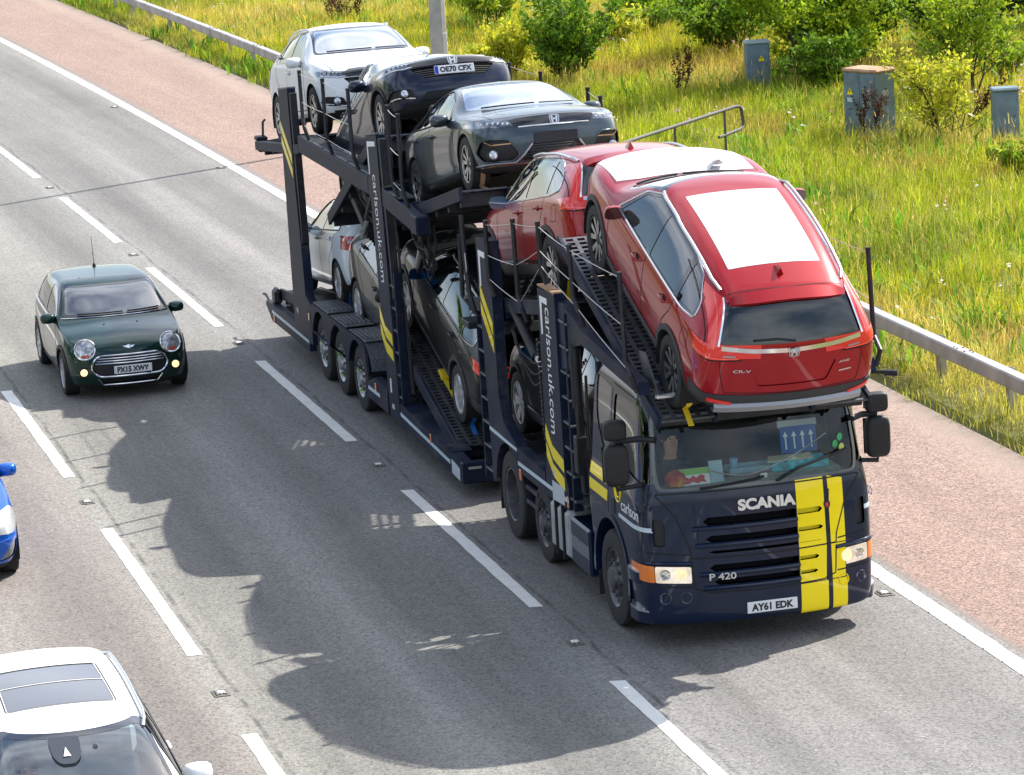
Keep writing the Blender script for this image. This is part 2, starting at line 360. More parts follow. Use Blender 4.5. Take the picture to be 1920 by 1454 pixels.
class Surf:
    """a body shell that can be cut along outlines projected onto it"""
    def __init__(s, V, N, F):
        s.V = [tuple(v) for v in V]; s.N = [tuple(n) for n in N]; s.F = [list(f) for f in F]
        s.info = [s._i(f) for f in s.F]
        s.bvh = BVHTree.FromPolygons([Vector(v) for v in s.V], s.F)
    def _i(s, f):
        P = [s.V[i] for i in f]; Q = [s.N[i] for i in f]; n = len(f)
        return (tuple(min(p[k] for p in P) for k in range(3)), tuple(max(p[k] for p in P) for k in range(3)), tuple(sum(q[k] for q in Q)/n for k in range(3)))
    def carve(s, poly, ax, sgn=1, nmin=0.15, lo=None, hi=None):
        i, j, k = AXI[ax]; got = []
        polys = poly if isinstance(poly[0][0], (list, tuple)) else [poly]
        for pp in polys:
            for p in convexes(pp):
                u0, u1 = min(q[0] for q in p), max(q[0] for q in p); v0, v1 = min(q[1] for q in p), max(q[1] for q in p)
                nf = []; ni = []; cache = {}; m = len(p)
                for f, inf in zip(s.F, s.info):
                    mn, mx_, nn = inf
                    if mx_[i] < u0 or mn[i] > u1 or mx_[j] < v0 or mn[j] > v1 or nn[k]*sgn < nmin or (lo and any(mx_[q] < lo[q] for q in range(3))) or (hi and any(mn[q] > hi[q] for q in range(3))):
                        nf.append(f); ni.append(inf); continue
                    rest = f; outs = []
                    for e in range(m):
                        a, b = p[e], p[(e+1) % m]; ex, ey = b[0]-a[0], b[1]-a[1]
                        d = [ex*(s.V[q][j]-a[1])-ey*(s.V[q][i]-a[0]) for q in rest]
                        if all(x >= -1e-9 for x in d): continue
                        if all(x <= 1e-9 for x in d): outs.append(rest); rest = []; break
                        ins = []; out = []; n = len(rest)
                        for q in range(n):
                            A, B = rest[q], rest[(q+1) % n]; da, db = d[q], d[(q+1) % n]
                            (ins if da >= 0 else out).append(A)
                            if (da > 0 and db < 0) or (da < 0 and db > 0):
                                key = (min(A, B), max(A, B), e)
                                if key not in cache:
                                    t = da/(da-db); VA, VB, NA, NB = s.V[A], s.V[B], s.N[A], s.N[B]
                                    s.V.append(tuple(VA[c]+(VB[c]-VA[c])*t for c in range(3))); s.N.append(tuple(NA[c]+(NB[c]-NA[c])*t for c in range(3)))
                                    cache[key] = len(s.V)-1
                                ins.append(cache[key]); out.append(cache[key])
                        if len(out) > 2: outs.append(out)
                        rest = ins
                        if len(rest) < 3: rest = []; break
                    if rest:
                        got.append(rest)
                        for o in outs: nf.append(o); ni.append(s._i(o))
                    else: nf.append(f); ni.append(inf)
                s.F, s.info = nf, ni
        return got
    def mesh(s, faces, name, mat_, parent, off=0.0, depth=0.0, wallmat=None):
        if not faces: return None
        idx = {}; V = []; N = []; F = []
        for f in faces:
            g = []
            for q in f:
                if q not in idx:
                    idx[q] = len(V); n = Vector(s.N[q]).normalized(); V.append(Vector(s.V[q])+n*off); N.append(n)
                g.append(idx[q])
            F.append(g)
        nf = len(F)
        if depth:
            cnt = {}
            for f in F:
                for a, b in zip(f, f[1:]+f[:1]):
                    cnt[(a, b)] = cnt.get((a, b), 0)+1
            for (a, b) in list(cnt):
                if (b, a) not in cnt:
                    A, B = V[a], V[b]; A2, B2 = A-N[a]*depth, B-N[b]*depth
                    nn = (B-A).cross(A2-A)
                    if nn.length < 1e-12: continue
                    nn = -nn.normalized() if depth > 0 else nn.normalized()
                    o = len(V); V += [A, B, B2, A2]; N += [nn]*4
                    F.append([o, o+3, o+2, o+1])
        me = bpy.data.meshes.new(name); me.from_pydata([tuple(v) for v in V], [], F)
        me.materials.append(mat_)
        if wallmat is not None:
            me.materials.append(wallmat); me.polygons.foreach_set('material_index', [0]*nf+[1]*(len(F)-nf))
        me.shade_smooth(); me.normals_split_custom_set_from_vertices([tuple(n) for n in N]); me.update()
        return link(bpy.data.objects.new(name, me), parent)
    def part(s, poly, ax, sgn, name, mat_, parent, off=0.0, depth=0.0, wallmat=None, **k):
        return s.mesh(s.carve(poly, ax, sgn, **k), name, mat_, parent, off, depth, wallmat)
    def hit(s, ax, a, b, sgn=1, start=None):
        i, j, k = AXI[ax]; o = [0, 0, 0]; o[i] = a; o[j] = b; o[k] = 6*sgn if start is None else start; d = [0, 0, 0]; d[k] = -sgn
        loc, nor, _, _ = s.bvh.ray_cast(Vector(o), Vector(d))
        if loc is None: return None
        if nor[k]*sgn < 0: nor = -nor
        return loc, nor
    def trace(s, ax, pts, sgn=1, step=0.04, closed=False, start=None):
        P = list(pts)+([pts[0]] if closed else []); out = []
        for (a, b), (c, d) in zip(P[:-1], P[1:]):
            n = max(1, int(math.hypot(c-a, d-b)/step))
            for t in range(n): out.append((a+(c-a)*t/n, b+(d-b)*t/n))
        out.append(P[-1])
        h = [s.hit(ax, a, b, sgn, start) for a, b in out]
        return [x for x in h if x]
    def ribbon(s, mb, hits, w, off=0.0015, m=None):
        n = len(hits)
        if n < 2: return
        vs = []
        for i, (p, nn) in enumerate(hits):
            d = (hits[min(i+1, n-1)][0]-hits[max(i-1, 0)][0])
            t = d.cross(nn)
            t = t.normalized() if t.length > 1e-9 else Vector((1, 0, 0))
            vs += [p+t*w/2+nn*off, p-t*w/2+nn*off]
        mb.add(vs, [(2*i, 2*i+1, 2*i+3, 2*i+2) for i in range(n-1)], m)
    def rod(s, mb, hits, r, off=0.0, n=6, m=None):
        if len(hits) > 1: mb.tube([p+nn*off for p, nn in hits], r, n, m)
class Seams:
    def __init__(s): s.items = []
    def add(s, vs, fs, m=None):
        b = MB(); b.add(vs, fs, m); s.items.append(b)
    def build(s, name, material, parent, **k):
        for b in s.items: b.build(name, material, parent, **k)
def subsurf(V, F, levels=2):
    me = bpy.data.meshes.new('tmp'); me.from_pydata(V, [], F)
    bm = bmesh.new(); bm.from_mesh(me); bmesh.ops.remove_doubles(bm, verts=bm.verts, dist=1e-5); bmesh.ops.recalc_face_normals(bm, faces=bm.faces); bm.to_mesh(me); bm.free()
    ob = bpy.data.objects.new('tmp', me); COL.objects.link(ob)
    md = ob.modifiers.new('s', 'SUBSURF'); md.levels = levels; md.render_levels = levels; md.use_limit_surface = True
    ev = ob.evaluated_get(bpy.context.evaluated_depsgraph_get()); m2 = ev.to_mesh()
    Vv = [tuple(v.co) for v in m2.vertices]; N = [tuple(v.normal) for v in m2.vertices]; Ff = [list(p.vertices) for p in m2.polygons]
    ev.to_mesh_clear(); bpy.data.objects.remove(ob); bpy.data.meshes.remove(me)
    return Vv, N, Ff
# ---------------------------------------------------------------- the setting: road, markings, verge
KAP = -0.00079
def rd(off, s, z=0.0):
    s2 = max(-120, min(220, s)); x = off+KAP*s2*s2/2+KAP*s2*(s-s2)
    return Vector((x, s-off*KAP*s2, z))
def rd_head(s): return -math.atan(KAP*s)                                        # rotation about z of the road direction
def strip(name, offs, ss, z, material, kind='structure', wob=None, thick=0.0):
    vs = []; uv = []; fs = []; n = len(offs)
    for s in ss:
        for k, o in enumerate(offs):
            oo = o+(wob(k, s) if wob else 0); vs.append(rd(oo, s, z)); uv.append((oo, s))
    for i in range(len(ss)-1):
        for k in range(n-1): fs.append((i*n+k, i*n+k+1, (i+1)*n+k+1, (i+1)*n+k))
    me = bpy.data.meshes.new(name); me.from_pydata([tuple(v) for v in vs], [], fs); me.materials.append(material)
    u = me.uv_layers.new(name='UVMap')
    for lp in me.loops: u.data[lp.index].uv = uv[lp.vertex_index]
    o = link(bpy.data.objects.new(name, me))
    if kind: o['kind'] = kind
    return o
class NT:
    def __init__(s, name):
        s.m = bpy.data.materials.new(name); s.m.use_nodes = True; s.t = s.m.node_tree; s.b = s.t.nodes['Principled BSDF']
    def n(s, t, ins=None, **k):
        x = s.t.nodes.new(t)
        for a, v in k.items(): setattr(x, a, v)
        for a, v in (ins or {}).items():
            if hasattr(v, 'links') or isinstance(v, bpy.types.NodeSocket): s.t.links.new(v, x.inputs[a])
            else: x.inputs[a].default_value = v
        return x
    def noise(s, vec, sc, det=4, rough=0.5): return s.n('ShaderNodeTexNoise', {'Vector': vec, 'Scale': sc, 'Detail': det, 'Roughness': rough}).outputs['Fac']
    def rng(s, v, a, b, c, d): return s.n('ShaderNodeMapRange', {'Value': v, 'From Min': a, 'From Max': b, 'To Min': c, 'To Max': d}).outputs[0]
    def mix(s, f, a, b, mode='MIX'): return s.n('ShaderNodeMixRGB', {'Fac': f, 'Color1': a, 'Color2': b}, blend_type=mode).outputs[0]
    def ramp(s, v, els, interp='LINEAR'):
        r = s.n('ShaderNodeValToRGB', {'Fac': v}); e = r.color_ramp; e.interpolation = interp
        while len(e.elements) < len(els): e.elements.new(0.5)
        for q, (p, c) in zip(e.elements, els): q.position = p; q.color = (*c, 1) if len(c) == 3 else c
        return r.outputs['Color']
def road_mat():
    N = NT('worn_asphalt'); uv = N.n('ShaderNodeUVMap').outputs[0]; sx = N.n('ShaderNodeSeparateXYZ', {'Vector': uv}).outputs[0]
    u = N.rng(sx, -11.5, 4.0, 0, 1); q = lambda o: (o+11.5)/15.5
    base = N.ramp(u, [(0, (0.20, 0.19, 0.18)), (q(-3.80), (0.225, 0.205, 0.19)), (q(-3.72), (0.215, 0.21, 0.19)), (q(-0.10), (0.205, 0.205, 0.195)), (q(-0.02), (0.195, 0.19, 0.185)), (q(3.6), (0.20, 0.193, 0.185))])
    lane = N.n('ShaderNodeMath', {0: sx, 1: 2*math.pi/1.825}, operation='MULTIPLY').outputs[0]
    cs = N.n('ShaderNodeMath', {0: lane}, operation='COSINE').outputs[0]                 # wheel tracks and the strip between them
    st = N.n('ShaderNodeMapping', {'Vector': uv, 'Scale': (1.3, 0.05, 1)}).outputs[0]
    big = N.noise(st, 1.0, 4, 0.6)
    tr = N.n('ShaderNodeMath', {0: N.rng(cs, -1, 1, 0.84, 1.13), 1: N.rng(big, 0.3, 0.7, 0.76, 1.22)}, operation='MULTIPLY').outputs[0]
    c = N.mix(1, N.mix(1, base, (0.93, 0.93, 0.93, 1), 'MULTIPLY'), tr, 'MULTIPLY')
    pat = N.noise(uv, 0.35, 5, 0.6); c = N.mix(1, c, N.rng(pat, 0.3, 0.7, 0.92, 1.08), 'MULTIPLY')
    vo = N.n('ShaderNodeTexVoronoi', {'Vector': uv, 'Scale': 42}, feature='F1'); agg = N.ramp(vo.outputs['Color'], [(0, (0.34, 0.34, 0.35)), (0.30, (0.76, 0.76, 0.77)), (0.55, (1.03, 1.02, 1.01)), (0.85, (1.22, 1.20, 1.18)), (1, (1.7, 1.66, 1.62))])
    c = N.mix(0.85, c, agg, 'MULTIPLY')
    fine = N.noise(uv, 90, 3, 0.7); c = N.mix(1, c, N.rng(fine, 0.25, 0.75, 0.66, 1.34), 'MULTIPLY')
    oil = N.n('ShaderNodeTexVoronoi', {'Vector': N.n('ShaderNodeMapping', {'Vector': uv, 'Scale': (1.1, 0.45, 1)}).outputs[0], 'Scale': 1.0, 'Randomness': 1.0}).outputs['Distance']
    c = N.mix(N.n('ShaderNodeMath', {0: N.rng(oil, 0.03, 0.10, 0.42, 0), 1: N.rng(N.noise(uv, 0.9, 3), 0.45, 0.6, 0, 1)}, operation='MULTIPLY').outputs[0], c, (0.06, 0.058, 0.056, 1))
    # tarred construction joints just beside the lane lines
    sw = N.n('ShaderNodeMath', {0: sx, 1: N.rng(N.noise(uv, 0.6, 5), 0, 1, -0.09, 0.09)}, operation='ADD').outputs[0]
    for o in (0.16, -3.50):
        d = N.n('ShaderNodeMath', {0: N.n('ShaderNodeMath', {0: sw, 1: -o}, operation='ADD').outputs[0]}, operation='ABSOLUTE').outputs[0]
        c = N.mix(N.n('ShaderNodeMath', {0: N.rng(d, 0.012, 0.035, 0.65, 0), 1: N.rng(N.noise(uv, 1.7, 4, 0.7), 0.42, 0.58, 0.15, 1)}, operation='MULTIPLY').outputs[0], c, (0.045, 0.043, 0.042, 1))
    N.t.links.new(c, N.b.inputs['Base Color']); N.b.inputs['Roughness'].default_value = 0.82; N.b.inputs['Specular IOR Level'].default_value = 0.35
    bp = N.n('ShaderNodeBump', {'Height': vo.outputs['Distance'], 'Strength': 0.35, 'Distance': 0.008}); N.t.links.new(bp.outputs[0], N.b.inputs['Normal'])
    return N.m
def shoulder_mat():
    N = NT('pink_surface_dressing'); uv = N.n('ShaderNodeUVMap').outputs[0]; sx = N.n('ShaderNodeSeparateXYZ', {'Vector': uv}).outputs[0]
    st = N.n('ShaderNodeMapping', {'Vector': uv, 'Scale': (1.0, 0.12, 1)}).outputs[0]
    c = N.mix(N.rng(N.noise(st, 1.1, 5, 0.6), 0.3, 0.7, 0, 1), (0.225, 0.155, 0.128, 1), (0.280, 0.200, 0.165, 1))
    c = N.mix(N.rng(N.noise(st, 2.3, 6, 0.75), 0.55, 0.70, 0, 0.5), c, (0.17, 0.12, 0.105, 1))
    vo = N.n('ShaderNodeTexVoronoi', {'Vector': uv, 'Scale': 46}); agg = N.ramp(vo.outputs['Color'], [(0, (0.2, 0.17, 0.17)), (0.3, (0.65, 0.62, 0.62)), (0.6, (1.1, 1.08, 1.06)), (1, (1.8, 1.8, 1.8))])
    c = N.mix(0.8, c, agg, 'MULTIPLY'); c = N.mix(1, c, N.rng(N.noise(uv, 85, 3, 0.7), 0.25, 0.75, 0.72, 1.28), 'MULTIPLY')
    ed = N.n('ShaderNodeMath', {0: sx, 1: N.rng(N.noise(uv, 1.6, 6, 0.7), 0, 1, -0.35, 0.35)}, operation='ADD').outputs[0]
    c = N.mix(N.rng(ed, 6.75, 7.1, 0, 0.85), c, (0.075, 0.060, 0.045, 1)); c = N.mix(N.rng(ed, 6.2, 6.9, 0, 0.45), c, (0.36, 0.29, 0.24, 1))
    c = N.mix(N.rng(sx, 3.88, 3.98, 0.75, 0), c, (0.17, 0.155, 0.145, 1))
    N.t.links.new(c, N.b.inputs['Base Color']); N.b.inputs['Roughness'].default_value = 0.9
    bp = N.n('ShaderNodeBump', {'Height': vo.outputs['Distance'], 'Strength': 0.35, 'Distance': 0.008}); N.t.links.new(bp.outputs[0], N.b.inputs['Normal'])
    return N.m
def soil_mat():
    N = NT('grassy_soil'); g = N.n('ShaderNodeNewGeometry').outputs['Position']
    c = N.mix(N.rng(N.noise(g, 0.4, 6, 0.6), 0.35, 0.65, 0, 1), (0.10, 0.12, 0.02, 1), (0.16, 0.14, 0.045, 1))
    c = N.mix(1, c, N.rng(N.noise(g, 12, 5, 0.7), 0.25, 0.75, 0.66, 1.34), 'MULTIPLY')
    N.t.links.new(c, N.b.inputs['Base Color']); N.b.inputs['Roughness'].default_value = 0.95
    return N.m
def paintline_mat():
    N = NT('thermoplastic_line'); uv = N.n('ShaderNodeTexCoord').outputs['Object']
    c = N.mix(N.rng(N.noise(uv, 3.2, 7, 0.75), 0.48, 0.70, 0, 0.6), (0.74, 0.74, 0.71, 1), (0.55, 0.53, 0.48, 1))
    c = N.mix(1, c, N.rng(N.noise(uv, 60, 3, 0.7), 0.2, 0.6, 0.88, 1.03), 'MULTIPLY')
    N.t.links.new(c, N.b.inputs['Base Color']); N.b.inputs['Roughness'].default_value = 0.6
    return N.m
M_ROAD, M_SHOULDER, M_SOIL, M_LINEP = road_mat(), shoulder_mat(), soil_mat(), paintline_mat()
gm = bpy.data.meshes.new('ground'); gm.from_pydata([(-900, -700, -0.045), (900, -700, -0.045), (900, 1500, -0.045), (-900, 1500, -0.045)], [], [(0, 1, 2, 3)]); gm.materials.append(M_SOIL)
tag(link(bpy.data.objects.new('ground', gm)), kind='structure')
SS = [-130+3*k for k in range(134)]
strip('carriageway', [-11.3, -7.3, -3.65, 0, 3.86], SS, 0.0, M_ROAD)
strip('hard_shoulder', [3.86, 5.4, 6.4, 7.12], SS, -0.001, M_SHOULDER)
strip('opposite_carriageway', [-27.0, -20, -14.5], SS, 0.0, M_ROAD)
rng = random.Random(3)
def dash(off, s0, s1, w=0.15):
    n = 24; L_, R2 = [], []
    for k in range(n+1):
        s = s0+(s1-s0)*k/n; L_.append((off-w/2+rng.gauss(0, 0.003), s)); R2.append((off+w/2+rng.gauss(0, 0.003), s))
    if rng.random() < 0.4: L_[0] = (L_[0][0], L_[0][1]+0.03); R2[-1] = (R2[-1][0], R2[-1][1]-0.04)
    vs = [tuple(rd(o, s, 0.005)) for o, s in L_]+[tuple(rd(o, s, 0.005)) for o, s in R2]
    me = bpy.data.meshes.new('lane_marking'); me.from_pydata(vs, [], [(k, n+1+k, n+2+k, k+1) for k in range(n)]); me.materials.append(M_LINEP)
    tag(link(bpy.data.objects.new('lane_marking', me)), kind='structure')
for k in range(-4, 9):
    if k < 7 or True: dash(0, 9*k+1.5, 9*k+7.5)
for k in range(-4, 3): dash(-3.65, 8.747+9*k+1.5, 8.747+9*k+7.5)
# solid edge line with raised ribs
b = MB(); n = 0
vs = []; 
for k in range(0, 361):
    s = -30+k*0.25*1.2; vs += [rd(3.58+rng.gauss(0, 0.003), s, 0.005), rd(3.78+rng.gauss(0, 0.003), s, 0.005)]
b.add(vs, [(2*i, 2*i+1, 2*i+3, 2*i+2) for i in range(len(vs)//2-1)])
for k in range(0, 90):
    s = -12+k*0.5; c0, c1 = rd(3.585, s, 0.005), rd(3.775, s, 0.005); d = Vector((0, 0.03, 0))
    b.add([c0-d, c1-d, c1+d, c0+d, c0-d*0.4+Vector((0, 0, 0.008)), c1-d*0.4+Vector((0, 0, 0.008)), c1+d*0.4+Vector((0, 0, 0.008)), c0+d*0.4+Vector((0, 0, 0.008))], [(0, 1, 5, 4), (1, 2, 6, 5), (2, 3, 7, 6), (3, 0, 4, 7), (4, 5, 6, 7)])
tag(b.build('edge_line', M_LINEP, None, 30), kind='structure')
# road studs
b = MB(); M_IRON = mat('worn_cast_iron', (0.16, 0.145, 0.13), 0.7, 0.3, noise=0.4, nscale=20)
b.box((-0.075, -0.11, 0.0), (-0.045, 0.11, 0.018), 0.008, M_IRON); b.box((0.045, -0.11, 0.0), (0.075, 0.11, 0.018), 0.008, M_IRON)
b.box((-0.05, -0.06, 0.0), (0.05, 0.06, 0.022), 0.010, M_LINEP); b.box((-0.10, -0.15, 0.0), (0.10, 0.15, 0.004), 0, M_IRON)
for x in (-0.025, 0.025): b.box((x-0.012, -0.066, 0.008), (x+0.012, -0.058, 0.019), 0, M_GLOSSB)
stud0 = b.build('road_stud', None, None)
spots = [(0, 9*k, 'between the lane dashes nearest the lorry') for k in range(-1, 5)]+[(-3.65, 8.747+9*k, 'between lane dashes beside the green car') for k in range(-2, 1)]+[(3.44, 0.41, 'e'), (3.45, 36.5, 'e'), (3.43, 47.8, 'e'), (3.44, 18.4, 'e')]
for i, (o, s, w) in enumerate(spots):
    c = stud0 if i == 0 else stud0.copy()
    if i: COL.objects.link(c)
    c.scale = (0.8, 0.8, 0.8); c.location = rd(o, s, 0.005); c.rotation_euler = (0, 0, rd_head(s))
    if w == 'e': tag(c, 'cast road stud set just inside the solid white edge line', 'road stud', 'studs along the solid edge line')
    elif o == 0: tag(c, 'cast road stud in a gap of the dashed line beside the lorry', 'road stud', 'studs along the dashed line beside the lorry')
    else: tag(c, 'cast road stud in a gap of the dashed line beside the white and blue cars', 'road stud', 'studs along the dashed line beside the white and blue cars')
# ---------------------------------------------------------------- cars
M_FOGC = mat('clear_fog_lamp', (0.55, 0.58, 0.62), 0.15, 0.6, 1.0)
def car_shell(P, levels=2):
    ls = P['st']; V = []; F = []; grid = []
    l0 = P['FO']+P['WB']/2
    lf, lr, nl = P.get('lf', 0.9), P.get('lr', P['L']-0.7), ls[-1]
    W0 = P['W']; fr = (1, 0.72, 0.38, 0)
    def lon(l, z, y):
        if l < lf: t = (lf-l)/(lf-ls[0]); o = lf-t*(lf-pchip(P['nose'], z))
        elif l > lr: t = (l-lr)/(nl-lr); o = lr+t*(pchip(P['tail'], z)-lr)
        else: o = l
        return o+pchip(P['bow'], l)*(abs(y)/W0)**2-l0
    secs = []
    for l in ls:
        W = W0*pchip(P['wid'], l); zb = pchip(P['sill'], l); bz = pchip(P['belt'], l); zt = pchip(P['top'], l); cr = pchip(P['crown'], l); wt = pchip(P['wtop'], l)
        ze = zt-cr; tk = P.get('tuck', 0.09)
        lv = [(W-tk, zb), (W-tk*0.33, zb+0.09), (W, zb+(bz-zb)*0.45), (W-P.get('sh', 0.006), bz-0.085), (W-0.045, bz)]
        bl = P.get('bulge', 0.015)
        if ze-bz < 0.22: bl = 0.03
        lv.append(((lv[4][0]+wt)/2+bl, (bz+ze)/2+(0.02 if ze-bz < 0.22 else 0.0))); lv.append((wt, ze))
        tp = [(wt*fr[k], ze+cr*(0, 0.55, 0.88, 1)[k]) for k in (1, 2, 3)]
        bt = [((W-tk)*fr[k], zb) for k in (1, 2, 3)]
        secs.append((l, lv, tp, bt))
    def add(p): V.append(p); return len(V)-1
    for s in (1, -1):
        cols = []
        for l, lv, tp, bt in secs:
            ring = [(y, z) for y, z in bt[::-1]]+lv+tp
            cols.append([add((s*y, lon(l, z, y), z)) for y, z in ring])
        for a, b in zip(cols[:-1], cols[1:]):
            for k in range(len(a)-1): F.append((a[k], a[k+1], b[k+1], b[k]))
        for e, (l, lv, tp, bt) in ((0, secs[0]), (-1, secs[-1])):
            ring = cols[e]; g = []
            for r in range(7):
                row = [ring[3+r]]
                for c in (1, 2, 3):
                    if r == 0: row.append(ring[3-c])
                    elif r == 6: row.append(ring[9+c])
                    else:
                        y, z = lv[r]; zz = z+(tp[c-1][1]-lv[6][1])*((z-lv[0][1])/(lv[6][1]-lv[0][1]))**2; yy = y*fr[c]
                        row.append(add((s*yy, lon(l, zz, yy), zz)))
                g.append(row)
            for r in range(6):
                for c in range(3): F.append((g[r][c], g[r][c+1], g[r+1][c+1], g[r+1][c]))
    S = Surf(*subsurf(V, F, levels)); S.l0 = l0; S.P = P
    return S
_wheels = {}
def wheel_parts(style, r, w):
    key = (style, round(r, 3), round(w, 3))
    if key in _wheels: return _wheels[key]
    ri = r*{'lorry': 0.60, 'lorrydual': 0.60, 'trailer': 0.58}.get(style, 0.67); h = w/2
    t = MB(); t.lathe([(-h*0.80, ri), (-h, ri*1.06), (-h*1.02, (ri+r)/2), (-h*0.95, r*0.955), (-h*0.78, r*0.992), (-h*0.3, r), (h*0.3, r), (h*0.78, r*0.992), (h*0.95, r*0.955), (h*1.02, (ri+r)/2), (h, ri*1.06), (h*0.80, ri)], 40, 'x')
    for k in range(5):
        x = -h*0.6+k*h*0.3
        t.lathe([(x-0.004, r*1.001), (x, r*0.985), (x+0.004, r*1.001)], 40, 'x')
    tm = t.build('tyre', M_RUBBER).data
    b = MB(); face, dark = {'crv': (M_ALU, M_DALLOY), 'hrv': (M_ALU, M_DALLOY), 'civic': (M_ALU, M_DALLOY)}.get(style, (M_ALLOY, M_DALLOY))
    if style in ('lorry', 'lorrydual', 'trailer'):
        st = mat('truck_rim_steel', (0.10, 0.10, 0.11), 0.45, 0.5, noise=0.4, nscale=9) if style != 'trailer' else mat('silver_truck_rim', (0.42, 0.43, 0.45), 0.4, 0.6, noise=0.3, nscale=9)
        dp = 0.02 if style != 'lorrydual' else 0.13
        b.lathe([(-h*0.86, ri*1.03), (-h*0.98, ri*1.0), (-h*0.9, ri*0.95), (-h+dp+0.03, ri*0.90), (-h+dp+0.05, ri*0.72), (-h+dp-0.01, ri*0.52), (-h+dp-0.01, ri*0.42), (-h+dp-(0.05 if style != 'lorrydual' else -0.05), ri*0.38), (-h+dp-(0.06 if style != 'lorrydual' else -0.04), ri*0.25), (-h+dp-0.06, 0.001)], 32, 'x', m=st)
        b.lathe([(h*0.86, ri*1.03), (h*0.9, ri*0.95), (0, ri*0.7), (0, 0.001)], 24, 'x', m=M_VOID)
        nut = mat('wheel_nut', (0.16, 0.16, 0.15), 0.4, 0.7); ind = mat('lime_nut_indicator', (0.35, 0.75, 0.05), 0.5)
        for k in range(10):
            a = 2*math.pi*k/10; c = Vector((-h+dp-0.03, math.cos(a)*ri*0.60, math.sin(a)*ri*0.60))
            b.tube([c+Vector((0.06, 0, 0)), c], 0.018, 6, nut)
            if style == 'trailer' and k in (1, 2, 5, 8): b.beam(c+Vector((-0.004, 0, 0)), c+Vector((-0.004, math.cos(a+0.9)*0.05, math.sin(a+0.9)*0.05)), 0.010, 0.014, 0, ind)
        for k in range(8):
            a = 2*math.pi*(k+0.5)/8; b.disc((-h+dp+0.018, math.cos(a)*ri*0.80, math.sin(a)*ri*0.80), 0.028, 10, 'x', M_VOID)
    else:
        b.lathe([(-h*0.80, ri*1.02), (-h*0.93, ri*1.0), (-h*0.9, ri*0.95), (-h*0.3, ri*0.90), (h*0.85, ri*0.95)], 40, 'x', m=face if style in ('silver', 'mini', 'steel') else dark)
        b.lathe([(-h*0.80, ri*1.025), (-h*0.95, ri*1.01), (-h*0.93, ri*0.955), (-h*0.80, ri*0.94)], 40, 'x', m=face if style != 'crv' else dark)
        b.lathe([(-h*0.05, ri*0.9), (-h*0.05, 0.001)], 24, 'x', m=M_VOID)
        b.lathe([(-h*0.10, ri*0.62), (-h*0.14, ri*0.62), (-h*0.14, ri*0.2)], 24, 'x', m=mat('brake_disc', (0.25, 0.24, 0.23), 0.4, 0.9))
        n, dbl, wd = {'crv': (5, 1, 0.046), 'hrv': (5, 1, 0.05), 'civic': (5, 1, 0.042), 'silver': (6, 0, 0.095), 'mini': (5, 1, 0.05), 'steel': (8, 0, 0.07)}[style]
        for k in range(n):
            for q in ((-1, 1) if dbl else (0,)):
                a = 2*math.pi*k/n+0.3+q*(0.17 if style != 'crv' else 0.05); a2 = 2*math.pi*k/n+0.3+q*(0.26 if style != 'crv' else 0.30)
                p0 = Vector((-h*0.72, math.cos(a)*ri*0.16, math.sin(a)*ri*0.16)); p1 = Vector((-h*0.86, math.cos(a2)*ri*0.97, math.sin(a2)*ri*0.97))
                d = (p1-p0).normalized(); tv = Vector((0, -d.z, d.y)).normalized(); w0, w1 = wd*ri/0.24*0.40, wd*ri/0.24*0.62
                X = Vector((1, 0, 0)); th = 0.035
                vs = [p0+tv*w0, p0-tv*w0, p1-tv*w1, p1+tv*w1]; vb = [v+X*th for v in (p0+tv*w0*1.3, p0-tv*w0*1.3, p1-tv*w1*1.2, p1+tv*w1*1.2)]
                b.add(vs, [(0, 1, 2, 3)], face)
                b.add(vs+vb, [(0, 1, 5, 4), (1, 2, 6, 5), (2, 3, 7, 6), (3, 0, 4, 7)], dark if style not in ('silver', 'steel', 'mini') else face)
        b.lathe([(-h*0.55, ri*0.26), (-h*0.76, ri*0.24), (-h*0.80, ri*0.13), (-h*0.82, 0.001)], 20, 'x', m=face if style in ('silver', 'mini', 'steel') else dark)
    rm = b.build('rim').data
    for o in list(COL.objects):
        if o.data in (tm, rm): bpy.data.objects.remove(o)
    _wheels[key] = (tm, rm); return _wheels[key]
def add_wheel(parent, style, r, w, loc, side, steer=0.0):
    tm, rm = wheel_parts(style, r, w)
    e = empty('wheel', parent, loc); e.rotation_euler = (random.uniform(0, 6.28), 0, 0)
    if side > 0: e.rotation_euler = (random.uniform(0, 6.28), 0, math.pi)
    for nm, me in (('tyre', tm), ('rim', rm)): link(bpy.data.objects.new(nm, me), e)
    return e
def seat(mb, x, y, z, w=0.50, m=None):
    mb.box((x-w/2, y-0.25, z), (x+w/2, y+0.25, z+0.16), 0.05, m)
    M = Matrix.Translation((x, y+0.24, z+0.12)) @ Matrix.Rotation(R_(-16), 4, 'X')
    mb.box((-w/2, -0.05, 0), (w/2, 0.09, 0.58), 0.05, m, M); mb.box((-0.13, -0.03, 0.60), (0.13, 0.07, 0.80), 0.04, m, M)
